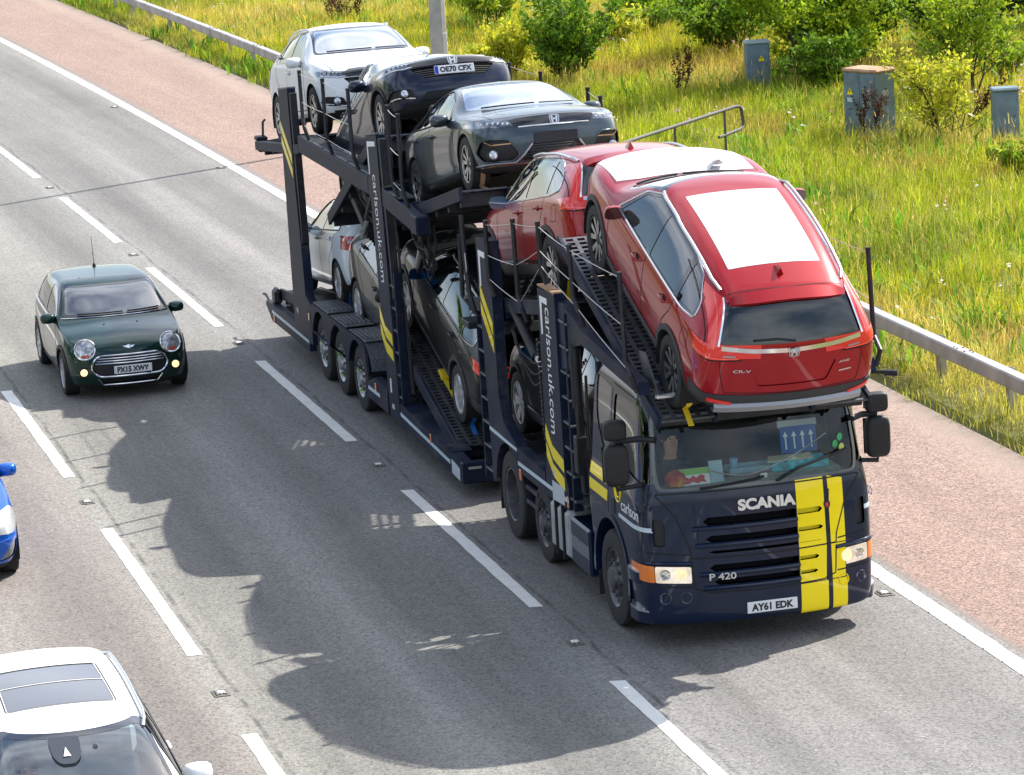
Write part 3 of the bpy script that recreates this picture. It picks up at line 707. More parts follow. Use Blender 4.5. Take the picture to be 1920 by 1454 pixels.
def honda_badge(name, M, w, h, parent, plate=None):
    b = MB(); t = 0.014
    def bar(p, q, th): 
        p, q = Vector((*p, 0)), Vector((*q, 0)); d = (q-p).normalized(); n = Vector((-d.y, d.x, 0))*th/2
        vs = [p+n, p-n, q-n, q+n]; b.add([M @ (v+Vector((0, 0, z))) for z in (0, t) for v in vs], [(0,1,2,3)[::-1], (4,5,6,7), (0,1,5,4), (1,2,6,5), (2,3,7,6), (3,0,4,7)])
    k = w*0.10
    out = rpoly([(-w/2, h/2), (w/2, h/2), (w*0.42, -h/2), (-w*0.42, -h/2)], w*0.18, 4)
    for i in range(len(out)): bar(out[i], out[(i+1) % len(out)], k*0.7)
    for s in (-1, 1): bar((s*w*0.27, h*0.40), (s*w*0.20, -h*0.40), k*1.7)
    bar((-w*0.22, 0.0), (w*0.22, 0.0), k*1.6)
    return b.build(name, M_CHROME, parent)
def plate_obj(parent, S, x, z, sgn, txt, w=0.52, h=0.111, yellow=False, band=False, off=0.012, y=None, blank=None):
    """number plate on the nose (sgn=-1) or tail (sgn=+1)"""
    if y is None:
        hs = [S.hit('y', x+dx, z+dz, sgn) for dx in (-w*0.45, 0, w*0.45) for dz in (-h*0.45, h*0.45)]
        hs = [q for q in hs if q]; y = max(q[0].y*sgn for q in hs)*sgn
    X = Vector((-sgn, 0, 0)); Z = Vector((0, sgn, 0)); Yv = Vector((0, 0, 1))
    M = basis((x, y+sgn*off, z), X, Yv, Z)
    b = MB(); b.box((-w/2, -h/2, -0.012), (w/2, h/2, 0.004), 0.004, None, M)
    p = b.build('number_plate', blank or (M_PLY if yellow else M_PLATE), parent)
    if txt: text_obj('lettering', txt, 0.1, M @ Matrix.Translation((0.02 if band else 0, 0, 0.0055)), M_INK, p, width=w*(0.84 if not band else 0.80), height=h*0.68, ext=0.0005, bold=0.0045)
    if band:
        q = MB(); q.box((-w/2+0.004, -h/2+0.004, 0.004), (-w/2+0.05, h/2-0.004, 0.0055), 0, None, M); q.build('country_band', M_EUB, p)
    return p
def mirror(S, parent, side, y, z, paint_, glassm, x=None, size=1.0, face=1, tilt=0.0):
    """door mirror housing; its glass looks backwards (+y)"""
    hit = S.hit('x', y, z, side); bx = (abs(hit[0].x) if hit else S.P['W'])-0.03
    c = Vector((side*(bx+0.13*size), y, z+0.03)); b = MB()
    n, m = 12, 7; vs = []; fs = []
    for i in range(m):
        t = i/(m-1); yy = -0.075+0.12*t; k = math.sqrt(max(0.02, 1-(1-t)**2.2))
        for j in range(n):
            a = 2*math.pi*j/n; ca, sa = math.cos(a), math.sin(a)
            ex = math.copysign(abs(ca)**0.65, ca)*0.115*size*k; ez = math.copysign(abs(sa)**0.65, sa)*0.078*size*k
            vs.append(c+Vector((side*ex, yy*size, ez)))
    for i in range(m-1):
        for j in range(n): fs.append((i*n+j, i*n+(j+1) % n, (i+1)*n+(j+1) % n, (i+1)*n+j))
    fs.append(tuple(range(n)))
    b.add(vs, fs); o = b.build('door_mirror', paint_, parent, 60)
    g = MB(); g.add([Vector((v[0], v[1]+0.002, v[2])) for v in vs[-n:]], [tuple(range(n))]); g.build('mirror_glass', glassm, o)
    s = MB(); s.beam((side*(bx-0.03), y+0.0, z-0.03), c+Vector((-side*0.05, 0, -0.05*size)), 0.05, 0.03, 0.01); s.build('mirror_stalk', M_PLAST, o)
    return o
def steering(parent, x, y, z):
    b = MB(); M = Matrix.Translation((x, y, z)) @ Matrix.Rotation(R_(65), 4, 'X')
    pts = [M @ Vector((math.cos(a)*0.18, math.sin(a)*0.18, 0)) for a in [2*math.pi*k/20 for k in range(21)]]
    b.tube(pts, 0.015, 6); b.box((-0.17, -0.02, -0.01), (0.17, 0.02, 0.01), 0.005, None, M); b.box((-0.06, -0.07, -0.02), (0.06, 0.05, 0.02), 0.015, None, M)
    return b.build('steering_wheel', M_PLAST, parent)
M_MIRG = mat('mirror_silver', (0.22, 0.25, 0.28), 0.03, 1.0)
M_MIRB = mat('blue_tinted_mirror', (0.02, 0.12, 0.34), 0.05, 1.0)

def make_car(P, paint_, label, cat='car', group=None, wheels='silver', glassm=None, priv=None, clad=None, detail=(), name='car', mirg=None, driver=None, steer=0.0):
    S = car_shell(P, P.get('lv', 2)); l0 = S.l0; Y = lambda l: l-l0
    root = empty(name); tag(root, label, cat, group)
    r = P['R']; rw = P.get('tw', 0.225); ax = [Y(P['FO']), Y(P['FO']+P['WB'])]; glassm = glassm or M_GLASS; priv = priv or glassm
    body_children = []
    seam = Seams(); trim = None
    ra = P.get('ra', r*1.13)
    # wheel arches
    for s in (1, -1):
        for a in ax:
            circ = [(a+math.cos(t)*ra, r*1.0+math.sin(t)*ra) for t in [2*math.pi*k/30 for k in range(30)]]
            if clad:
                sec = []
                rb = ra+P.get('cladw', 0.06); t0, t1 = -0.45, math.pi+0.45
                for k in range(18):
                    u, v = t0+(t1-t0)*k/18, t0+(t1-t0)*(k+1)/18
                    sec.append([(a+math.cos(u)*ra, r+math.sin(u)*ra), (a+math.cos(u)*rb, r+math.sin(u)*rb), (a+math.cos(v)*rb, r+math.sin(v)*rb), (a+math.cos(v)*ra, r+math.sin(v)*ra)])
                S.part(sec, 'x', s, 'arch_cladding', clad, root, 0.012, 0.05, nmin=0.02)
            S.carve(circ, 'x', s, nmin=-0.2, lo=(-9, -9, -9) if s < 0 else (P['W']*0.55, -9, -9), hi=(9, 9, 9) if s > 0 else (-P['W']*0.55, 9, 9))
            wl = MB(); pr = []
            hx = S.hit('x', a, r+ra*1.04, s); xo = (abs(hx[0].x) if hx else P['W'])-0.004
            xi = P['W']-0.36; n = 22; ang = [-0.35+(math.pi+0.7)*k/n for k in range(n+1)]
            vs = []
            for x_ in (xo-0.0, xi):
                for t in ang: vs.append((s*x_, a+math.cos(t)*ra*1.005, r+math.sin(t)*ra*1.005))
            wl.add(vs, [(k, k+1, n+2+k, n+1+k) for k in range(n)]); wl.add(vs[n+1:], [tuple(range(n+1))])
            wl.build('wheel_well', M_VOID, root, fix=False)
            add_wheel(root, wheels, r, rw, (s*(P['W']-rw/2-P.get('inset', 0.02)), a, r), s)
    # underbody
    S.part([(-2, -4), (2, -4), (2, 4), (-2, 4)], 'z', -1, 'underbody', M_VOID, root, nmin=0.55)
    # sill cladding
    if clad:
        for s in (1, -1):
            S.part([(ax[0]+ra*0.9, 0.0), (ax[1]-ra*0.9, 0.0), (ax[1]-ra*0.9, P['cladz']), (ax[0]+ra*0.9, P['cladz'])], 'x', s, 'sill_cladding', clad, root, 0.010, 0.03, nmin=-0.1)
    # glass
    ws = [(x, z) for x, z in P['wscr']]
    full = [(x, z) for x, z in ws]+[(-x, z) for x, z in ws[::-1]]
    wl_, wh_ = P.get('wscr_l', (0.7, 2.4))
    hitlo = dict(lo=(-9, Y(wl_), -9), hi=(9, Y(wh_), 9))
    border = rpoly(full, 0.06)
    inner = rpoly([(x*0.955, z+(0.028 if z < sum(q[1] for q in full)/len(full) else -0.020)) for x, z in full], 0.06)
    S.part(inner, 'y', -1, 'windscreen', P.get('wsm', M_WSCR), root, -0.004, nmin=0.08, **hitlo)
    S.part(border, 'y', -1, 'windscreen_surround', M_GLOSSB, root, -0.002, 0.0, nmin=0.08, **hitlo)
    rwn = P.get('rwin')
    if rwn:
        full = [(x, z) for x, z in rwn]+[(-x, z) for x, z in rwn[::-1]]
        S.part(rpoly(full, 0.05), 'y', 1, 'rear_window', P.get('rwm', M_REARGL), root, -0.006, -0.006, M_GLOSSB, nmin=0.05, lo=(-9, Y(P['L']*0.6), -9))
    for s in (1, -1):
        for k, w in enumerate(P['wins']):
            S.part(rpoly([(Y(l), z) for l, z in w], 0.035, 3), 'x', s, 'side_window', glassm if k == 0 else priv, root, -0.005, -0.005, M_GLOSSB, nmin=0.1)
        dlo = rpoly([(Y(l), z) for l, z in P['dlo']], 0.05, 3)
        S.part(dlo, 'x', s, 'window_pillar', P.get('pillarm', M_GLOSSB), root, 0.0, nmin=0.1)
        if P.get('chrome_dlo'):
            b = MB(); S.rod(b, S.trace('x', dlo, s, 0.05, True), 0.010, 0.002); b.build('window_trim', M_CHROME if P['chrome_dlo'] == 1 else M_PLAST, root)
        # doors, their seams and handles
        sm_ = P['seams']; doors = []
        polys = [sm_[0]+sm_[1][::-1], sm_[1]+sm_[2]] if len(sm_) > 3 else [sm_[0]+sm_[1]]
        for pl in polys:
            o = S.part([(Y(l), z) for l, z in pl], 'x', s, 'door', paint_, root, nmin=0.1)
            doors.append(o or root)
        for d in P['seams']:
            S.ribbon(seam, S.trace('x', [(Y(l), z) for l, z in d], s, 0.05), 0.012)
        for hi_, (l, z) in enumerate(P['handles']):
            dpar = doors[min(hi_, len(doors)-1)]
            h = S.hit('x', Y(l), z, s)
            if h:
                b = MB(); p, nn = h
                b.tube([p+Vector((0, -0.09, 0))+nn*0.005, p+Vector((0, -0.07, 0))+nn*0.035, p+Vector((0, 0.07, 0.004))+nn*0.035, p+Vector((0, 0.09, 0.004))+nn*0.005], [0.008, 0.014, 0.014, 0.008], 8)
                b.build('door_handle', P.get('handm', paint_), dpar, 60)
                b = MB(); q = [S.hit('x', Y(l)+math.cos(t)*0.06, z+0.002+math.sin(t)*0.03, s) for t in [2*math.pi*k/12 for k in range(12)]]
                if all(q): b.add([p_+n_*0.002 for p_, n_ in q], [tuple(range(12))]); b.build('handle_recess', M_LINE, dpar)
        mirror(S, root, s, Y(P['mir'][0]), P['mir'][1], P.get('mirm', paint_), mirg or M_MIRG, size=P.get('mirs', 1.0))
    for k in detail: k(S, root, Y, paint_, seam, trim)
    # bonnet and tailgate seams
    for pts, sg in P.get('fseams', []):
        S.ribbon(seam, S.trace('y', pts, sg, 0.04), 0.008)
    for pts in P.get('tseams', []):
        S.ribbon(seam, S.trace('z', [(x, Y(l)) for x, l in pts], 1, 0.05), 0.008)
    seam.build('panel_gap', M_LINE, root, fix=False)
    for pts in P.get('tseams', [])[:1]:
        S.part([(x, Y(l)) for x, l in pts], 'z', 1, 'bonnet', paint_, root, nmin=0.3, hi=(9, Y(1.35), 9))
    # wiper on the windscreen
    if P.get('wipers', True):
        zc = ws[0][1]+0.012
        for x0, x1, dz in ((-0.52, 0.10, 0.012), (0.16, 0.62, 0.012)):
            h = S.trace('y', [(x0, zc+0.01), (x1, zc+dz)], -1, 0.08)
            b = MB(); S.rod(b, h, 0.010, 0.018); b.build('wiper', M_PLAST, root)
    # lettering etc. done; now the painted shell itself and its lining
    if P.get('rails'):
        for s in (1, -1):
            b = MB(); hs = S.trace('z', [(s*x, Y(l)) for x, l in P['rails']], 1, 0.08)
            n = len(hs); b.tube([p+nn*(0.035 if 0 < i < n-1 else 0.0) for i, (p, nn) in enumerate(hs)], 0.016, 8); b.build('roof_rail', P.get('railm', M_ALU), root)
    S.mesh(S.F, 'body', paint_, root)
    S.mesh(S.F, 'interior_lining', P.get('linm', M_FABRIC), root, -0.012)
    # cabin
    b = MB(); zf = 0.42; W = P['W']
    cl = P['cabin']
    for x, k in ((-0.36, 0), (0.36, 0), (-0.48, 1), (0.48, 1), (0.0, 1)):
        b = MB(); seat(b, x, Y(cl[k]), zf, 0.50 if k == 0 else 0.46); b.build('seat', P.get('seatm', M_FABRIC), root)
    b = MB(); d0 = Y(cl[2]); zd = P['wscr'][0][1]-0.06
    b.box((-W+0.16, d0-0.25, zd-0.22), (W-0.16, d0+0.36, zd), 0.06); b.box((-W+0.12, d0-0.2, 0.28), (W-0.12, Y(cl[1])+0.5, 0.33), 0)
    b.build('dashboard', P.get('dashm', M_DASH), root)
    steering(root, -0.36, d0+0.46, zd-0.02)
    return root, S

# --- shared details
def tail_lamp(polys, mat_=None, off=0.006):
    def f(S, root, Y, pt, seam, trim):
        for s in (1, -1):
            fs = []
            for ax, poly in polys:
                if ax == 'y': fs += S.carve([(s*x, z) for x, z in poly], 'y', 1, nmin=0.1, lo=(-9, 0.5, -9))
                else: fs += S.carve([(Y(l), z) for l, z in poly], 'x', s, nmin=0.1)
            S.mesh(fs, 'tail_lamp', mat_ or M_TAIL, root, off, 0.02, M_LINE)
    return f
# ---------------- mid-size SUV (tail seen)
CRV = dict(L=4.60, W=0.927, WB=2.66, FO=0.92, R=0.365, tw=0.235, ra=0.415, cladw=0.055, cladz=0.40,
    st=[0.0, 0.1, 0.3, 0.6, 0.92, 1.15, 1.45, 1.75, 2.05, 2.4, 2.8, 3.2, 3.55, 3.85, 4.08, 4.24],
    lf=0.9, lr=3.7,
    nose=[(0.25, 0.16), (0.40, 0.06), (0.55, 0.0), (0.75, 0.01), (0.9, 0.07), (1.02, 0.2)],
    tail=[(0.42, 4.50), (0.52, 4.58), (0.64, 4.60), (0.80, 4.565), (0.98, 4.555), (1.08, 4.52), (1.28, 4.40), (1.50, 4.25), (1.56, 4.20)],
    top=[(0, 0.90), (0.1, 0.95), (0.35, 1.03), (0.8, 1.10), (1.15, 1.15), (1.5, 1.36), (1.8, 1.53), (2.1, 1.62), (2.6, 1.66), (3.2, 1.655), (3.8, 1.60), (4.24, 1.535)],
    belt=[(0, 0.80), (0.5, 0.93), (1.2, 1.04), (2.0, 1.08), (3.4, 1.125), (4.0, 1.13), (4.3, 1.10)],
    sill=[(0, 0.25), (0.4, 0.22), (1.0, 0.23), (3.6, 0.25), (4.1, 0.40), (4.6, 0.44)],
    wid=[(0, 0.80), (0.12, 0.88), (0.35, 0.96), (0.8, 1.0), (3.6, 1.0), (4.0, 0.985), (4.24, 0.95)],
    wtop=[(0, 0.62), (0.3, 0.74), (0.8, 0.78), (1.15, 0.77), (1.6, 0.69), (2.1, 0.635), (3.0, 0.64), (3.8, 0.62), (4.24, 0.585)],
    crown=[(0, 0.04), (0.8, 0.05), (1.4, 0.04), (2.2, 0.05), (4.24, 0.05)],
    bow=[(0, 0.22), (0.6, 0.10), (1.1, 0.16), (1.8, 0.14), (2.6, 0.0), (3.5, 0.0), (4.0, -0.10), (4.24, -0.16)],
    wscr=[(0.735, 1.165), (0.61, 1.565)], wscr_l=(0.8, 2.3),
    rwin=[(0.705, 1.115), (0.66, 1.30), (0.575, 1.475)],
    wins=[[(1.62, 1.10), (2.52, 1.125), (2.50, 1.535), (2.22, 1.525), (1.92, 1.41)], [(2.62, 1.128), (3.44, 1.155), (3.40, 1.52), (2.60, 1.54)], [(3.52, 1.158), (3.93, 1.20), (3.90, 1.30), (3.68, 1.46), (3.49, 1.505)]],
    dlo=[(1.52, 1.075), (3.70, 1.14), (3.99, 1.185), (3.95, 1.32), (3.70, 1.485), (3.4, 1.545), (2.6, 1.565), (2.2, 1.55), (1.9, 1.43)], chrome_dlo=1,
    seams=[[(1.35, 0.42), (1.38, 0.95), (1.52, 1.06)], [(2.57, 0.42), (2.58, 1.10)], [(3.50, 1.14), (3.46, 0.98), (3.27, 0.78), (3.14, 0.44)], [(1.36, 0.42), (3.12, 0.44)]],
    handles=[(2.38, 0.97), (3.28, 1.01)], mir=(1.66, 1.07), mirs=0.9, cabin=(2.35, 3.2, 1.5),
    fseams=[], tseams=[[(0.70, 0.35), (0.76, 1.05), (0.3, 1.12), (-0.3, 1.12), (-0.76, 1.05), (-0.70, 0.35)], [(0.60, 4.12), (0, 4.16), (-0.60, 4.12)]],
    rails=[(0.60, 2.15), (0.625, 2.35), (0.635, 3.0), (0.62, 3.85), (0.60, 4.02)])
def crv_tail(S, root, Y, pt, seam, trim):
    tail_lamp([('y', [(0.69, 1.07), (0.95, 1.10), (0.95, 1.0), (0.80, 0.972), (0.52, 0.982), (0.55, 1.022)]), ('y', [(0.715, 1.06), (0.82, 1.06), (0.70, 1.46), (0.60, 1.46)]), ('x', [(4.05, 1.10), (4.62, 1.12), (4.62, 0.985), (4.28, 1.0)])])(S, root, Y, pt, seam, trim)
    # clear strip in the lamp, dark outline, chrome bar and emblem
    for s in (1, -1):
        b = MB(); S.ribbon(b, S.trace('y', [(s*0.56, 1.008), (s*0.68, 1.012)], 1, 0.03), 0.018, 0.010); b.build('reversing_lamp', mat('clear_lens_grey', (0.34, 0.30, 0.31), 0.15, 0.2, 0.8), root, fix=False)
        b = MB(); S.ribbon(b, S.trace('y', [(s*0.54, 0.990), (s*0.76, 0.988), (s*0.88, 1.015)], 1, 0.03), 0.014, 0.011); b.build('lamp_light_bar', mat('bright_red_lens', (0.95, 0.10, 0.07), 0.15, 0, 0.8), root, fix=False)
        b = MB(); S.ribbon(b, S.trace('y', [(s*0.765, 1.07), (s*0.648, 1.45)], 1, 0.03), 0.016, 0.011); b.build('lamp_light_bar', mat('bright_red_lens', (0.95, 0.10, 0.07)), root, fix=False)
        S.ribbon(seam, S.trace('y', [(s*0.50, 0.972), (s*0.80, 0.962), (s*0.92, 0.985)], 1, 0.03), 0.012, 0.004)
        S.ribbon(seam, S.trace('y', [(s*0.83, 1.10), (s*0.71, 1.46)], 1, 0.03), 0.010, 0.004)
        S.part([(s*0.58, 0.50), (s*0.80, 0.53), (s*0.80, 0.57), (s*0.58, 0.53)], 'y', 1, 'rear_reflector', M_TAIL, root, 0.02, 0.02, nmin=0.05, lo=(-9, 1, -9))
    b = MB(); S.ribbon(b, S.trace('y', [(-0.69, 1.085), (-0.4, 1.062), (0, 1.052), (0.4, 1.062), (0.69, 1.085)], 1, 0.04), 0.042, 0.012); b.build('tailgate_chrome_bar', M_CHROME, root, fix=False)
    b = Seams()
    for s in (1, -1): S.ribbon(b, S.trace('y', [(s*0.715, 1.10), (s*0.60, 1.46)], 1, 0.03), 0.018, 0.010)
    b.build('window_side_chrome', M_CHROME, root, fix=False)
    h = S.hit('y', 0, 1.04, 1)
    honda_badge('emblem', basis(h[0]+Vector((0, 0.014, 0)), (-1, 0, 0), (0, 0.1, 1)), 0.105, 0.088, root)
    # spoiler lip over the rear glass
    b = MB(); hs = [S.hit('z', x, Y(4.17), 1) for x in np.linspace(-0.60, 0.60, 15)]
    top = [h[0]+Vector((0, 0, 0.012)) for h in hs]; rear = [p+Vector((0, 0.15-0.12*(p.x/0.6)**4, -0.045)) for p in top]; low = [p+Vector((0, -0.02, -0.035)) for p in rear]; bk = [p+Vector((0, -0.02, -0.07)) for p in top]
    n = len(top); b.add(top+rear+low+bk, [(i, i+1, n+i+1, n+i) for i in range(n-1)]+[(n+i, n+i+1, 2*n+i+1, 2*n+i) for i in range(n-1)]+[(2*n+i, 2*n+i+1, 3*n+i+1, 3*n+i) for i in range(n-1)]+[(0, n, 2*n, 3*n), (n-1, 2*n-1, 3*n-1, 4*n-1)])
    b.build('roof_spoiler', pt, root, 50)
    b = MB(); p = S.hit('z', 0, Y(3.92), 1)[0]; b.add([p+Vector(v) for v in ((-0.03, -0.10, 0), (0.03, -0.10, 0), (0.035, 0.06, -0.01), (-0.035, 0.06, -0.01), (0, 0.02, 0.07), (0, 0.06, 0.068))], [(0, 1, 4), (1, 2, 5, 4), (2, 3, 5), (3, 0, 4, 5)]); b.build('shark_fin_aerial', pt, root)
    # bumper cladding
    S.part([(-1.2, 0.2), (1.2, 0.2), (1.2, 0.64), (0.75, 0.61), (-0.75, 0.61), (-1.2, 0.64)], 'y', 1, 'rear_bumper_cladding', M_CLAD, root, 0.010, 0.03, nmin=-0.35, lo=(-9, Y(4.12), -9))
    b = MB(); pts = [S.hit('y', x, 0.50, 1) for x in np.linspace(-0.74, 0.74, 15)]
    b2 = [p[0]+Vector((0, 0.012, -0.03-0.02*(abs(p[0].x)/0.7)**2)) for p in pts]; n = len(b2)
    vs = [p+Vector((0, 0, 0.05)) for p in b2]+[p+Vector((0, 0.028, 0.02)) for p in b2]+[p+Vector((0, 0.0, -0.045)) for p in b2]+[p+Vector((0, -0.12, -0.055)) for p in b2]
    b.add(vs, [(k*n+i, k*n+i+1, (k+1)*n+i+1, (k+1)*n+i) for k in range(3) for i in range(n-1)]); b.build('skid_plate', M_SILVPL, root, 50)
    # tailgate seams, lettering
    S.ribbon(seam, S.trace('y', [(0.715, 1.04), (0.70, 0.80), (0.66, 0.635), (0.0, 0.62), (-0.66, 0.635), (-0.70, 0.80), (-0.715, 1.04)], 1, 0.04), 0.009)
    for txt, x, z, w, hh, nm in (('CR-V', 0.50, 0.865, 0.17, 0.032, 'model_lettering'), ('AWD', -0.52, 0.865, 0.12, 0.026, 'drive_lettering')):
        hp = S.hit('y', x, z, 1)
        text_obj(nm, txt, 0.1, basis(hp[0]+hp[1]*0.006, Vector((0, 0, 1)).cross(hp[1]), (0, 0, 1)), M_CHROME, root, width=w, height=hh, ext=0.003, bold=0.001, shear=0.25 if txt == 'AWD' else 0)
    b = MB(); S.ribbon(b, S.trace('y', [(-0.47, 0.772), (-0.60, 0.775)], 1), 0.014, 0.006); b.build('badge_strip', M_ALU, root, fix=False)
    # number plate hollow
    S.part(rpoly([(-0.34, 0.70), (0.34, 0.70), (0.44, 0.90), (-0.44, 0.90)], 0.03), 'y', 1, 'plate_recess', pt, root, -0.012, -0.012, nmin=0.1, lo=(-9, 1, -9))
    S.part([(-0.715, 1.04), (0.715, 1.04), (0.70, 0.80), (0.66, 0.635), (0.0, 0.62), (-0.66, 0.635), (-0.70, 0.80)], 'y', 1, 'tailgate', pt, root, nmin=0.1, lo=(-9, 1, -9))
    # rear wiper
    h0 = S.hit('y', -0.02, 1.13, 1); hs = S.trace('y', [(-0.02, 1.13), (0.15, 1.155), (0.38, 1.15)], 1, 0.05); b = MB(); S.rod(b, hs, 0.012, 0.02); b.build('rear_wiper', M_PLAST, root)
    # fuel flap, sill chrome
    S.ribbon(seam, S.trace('x', rpoly([(Y(3.82), 0.86), (Y(4.0), 0.86), (Y(4.02), 1.04), (Y(3.86), 1.04)], 0.03), 1, 0.03, True), 0.007)
    for s in (1, -1):
        b = MB(); S.ribbon(b, S.trace('x', [(Y(1.4), 0.43), (Y(3.1), 0.43)], s, 0.08), 0.03, 0.014); b.build('sill_trim', M_CHROME, root, fix=False)
def crv_film(S, root, Y, pt, seam, trim):
    S.part(rpoly([(-0.47, Y(2.42)), (0.47, Y(2.42)), (0.46, Y(3.80)), (-0.46, Y(3.80))], 0.01, 1), 'z', 1, 'roof_film', M_FILM, root, 0.0025, 0.002)
    S.part([(-0.72, Y(0.05)), (0.72, Y(0.05)), (0.735, Y(1.0)), (0.5, Y(1.07)), (-0.5, Y(1.07)), (-0.735, Y(1.0))], 'z', 1, 'bonnet_film', M_FILM, root, 0.004, 0.003, nmin=0.3)
    b = MB(); p = S.hit('z', -0.33, Y(0.98), 1)[0]; b.add([p+Vector(v) for v in ((-0.08, -0.05, 0), (0.07, -0.07, 0), (0.05, 0.03, 0.10), (0.0, 0.06, 0.13), (-0.06, 0.05, 0.08), (0.09, 0.05, 0.02))], [(0, 1, 2, 3), (0, 3, 4), (1, 5, 2), (2, 5, 3)]); b.build('loose_film_flap', M_FILM, root)
# ---------------- compact crossover (nose seen)
HRV = dict(L=4.33, W=0.886, WB=2.61, FO=0.87, R=0.335, tw=0.215, ra=0.385, cladw=0.045, cladz=0.33,
    st=[0.0, 0.1, 0.28, 0.55, 0.85, 1.08, 1.4, 1.7, 2.0, 2.3, 2.7, 3.1, 3.45, 3.75, 3.95, 4.08],
    lf=0.85, lr=3.5,
    nose=[(0.20, 0.16), (0.32, 0.05), (0.48, 0.0), (0.62, 0.01), (0.76, 0.045), (0.90, 0.14), (0.96, 0.2)],
    tail=[(0.34, 4.24), (0.50, 4.32), (0.75, 4.31), (0.95, 4.28), (1.10, 4.22), (1.45, 4.02), (1.5, 3.98)],
    top=[(0, 0.84), (0.1, 0.90), (0.3, 0.97), (0.7, 1.045), (1.08, 1.10), (1.4, 1.29), (1.75, 1.48), (2.05, 1.56), (2.5, 1.595), (3.0, 1.575), (3.6, 1.50), (4.08, 1.41)],
    belt=[(0, 0.74), (0.5, 0.87), (1.1, 0.985), (2.0, 1.03), (3.2, 1.10), (3.9, 1.12), (4.1, 1.08)],
    sill=[(0, 0.20), (0.4, 0.20), (1.0, 0.21), (3.4, 0.23), (4.0, 0.33), (4.33, 0.35)],
    wid=[(0, 0.82), (0.12, 0.90), (0.35, 0.965), (0.8, 1.0), (3.4, 1.0), (3.8, 0.985), (4.08, 0.94)],
    wtop=[(0, 0.62), (0.3, 0.72), (0.8, 0.745), (1.08, 0.735), (1.5, 0.67), (2.0, 0.60), (2.8, 0.595), (3.6, 0.56), (4.08, 0.52)],
    crown=[(0, 0.04), (0.8, 0.055), (1.4, 0.04), (2.2, 0.05), (4.08, 0.05)],
    bow=[(0, 0.24), (0.5, 0.12), (1.05, 0.17), (1.7, 0.15), (2.5, 0.0), (3.3, 0.0), (3.8, -0.10), (4.08, -0.18)],
    wscr=[(0.70, 1.115), (0.575, 1.50)], wscr_l=(0.75, 2.25),
    rwin=[(0.64, 1.10), (0.50, 1.38)],
    wins=[[(1.55, 1.045), (2.45, 1.075), (2.43, 1.475), (2.15, 1.46), (1.85, 1.35)], [(2.55, 1.08), (3.25, 1.13), (3.10, 1.40), (2.53, 1.475)]],
    dlo=[(1.46, 1.02), (3.45, 1.13), (3.40, 1.22), (3.05, 1.435), (2.5, 1.505), (2.15, 1.49), (1.83, 1.375)], chrome_dlo=1,
    seams=[[(1.28, 0.36), (1.30, 0.85), (1.45, 1.0)], [(2.48, 0.36), (2.49, 1.05)], [(3.40, 1.12), (3.25, 0.9), (3.02, 0.70), (2.92, 0.38)], [(1.3, 0.36), (2.9, 0.38)]],
    handles=[(2.30, 0.93), (3.30, 1.20)], mir=(1.58, 1.02), cabin=(2.2, 3.0, 1.42),
    tseams=[[(0.66, 0.30), (0.72, 0.98), (0.3, 1.06), (-0.3, 1.06), (-0.72, 0.98), (-0.66, 0.30)]],
    rails=[(0.565, 2.1), (0.59, 2.3), (0.585, 3.0), (0.55, 3.6), (0.535, 3.75)])
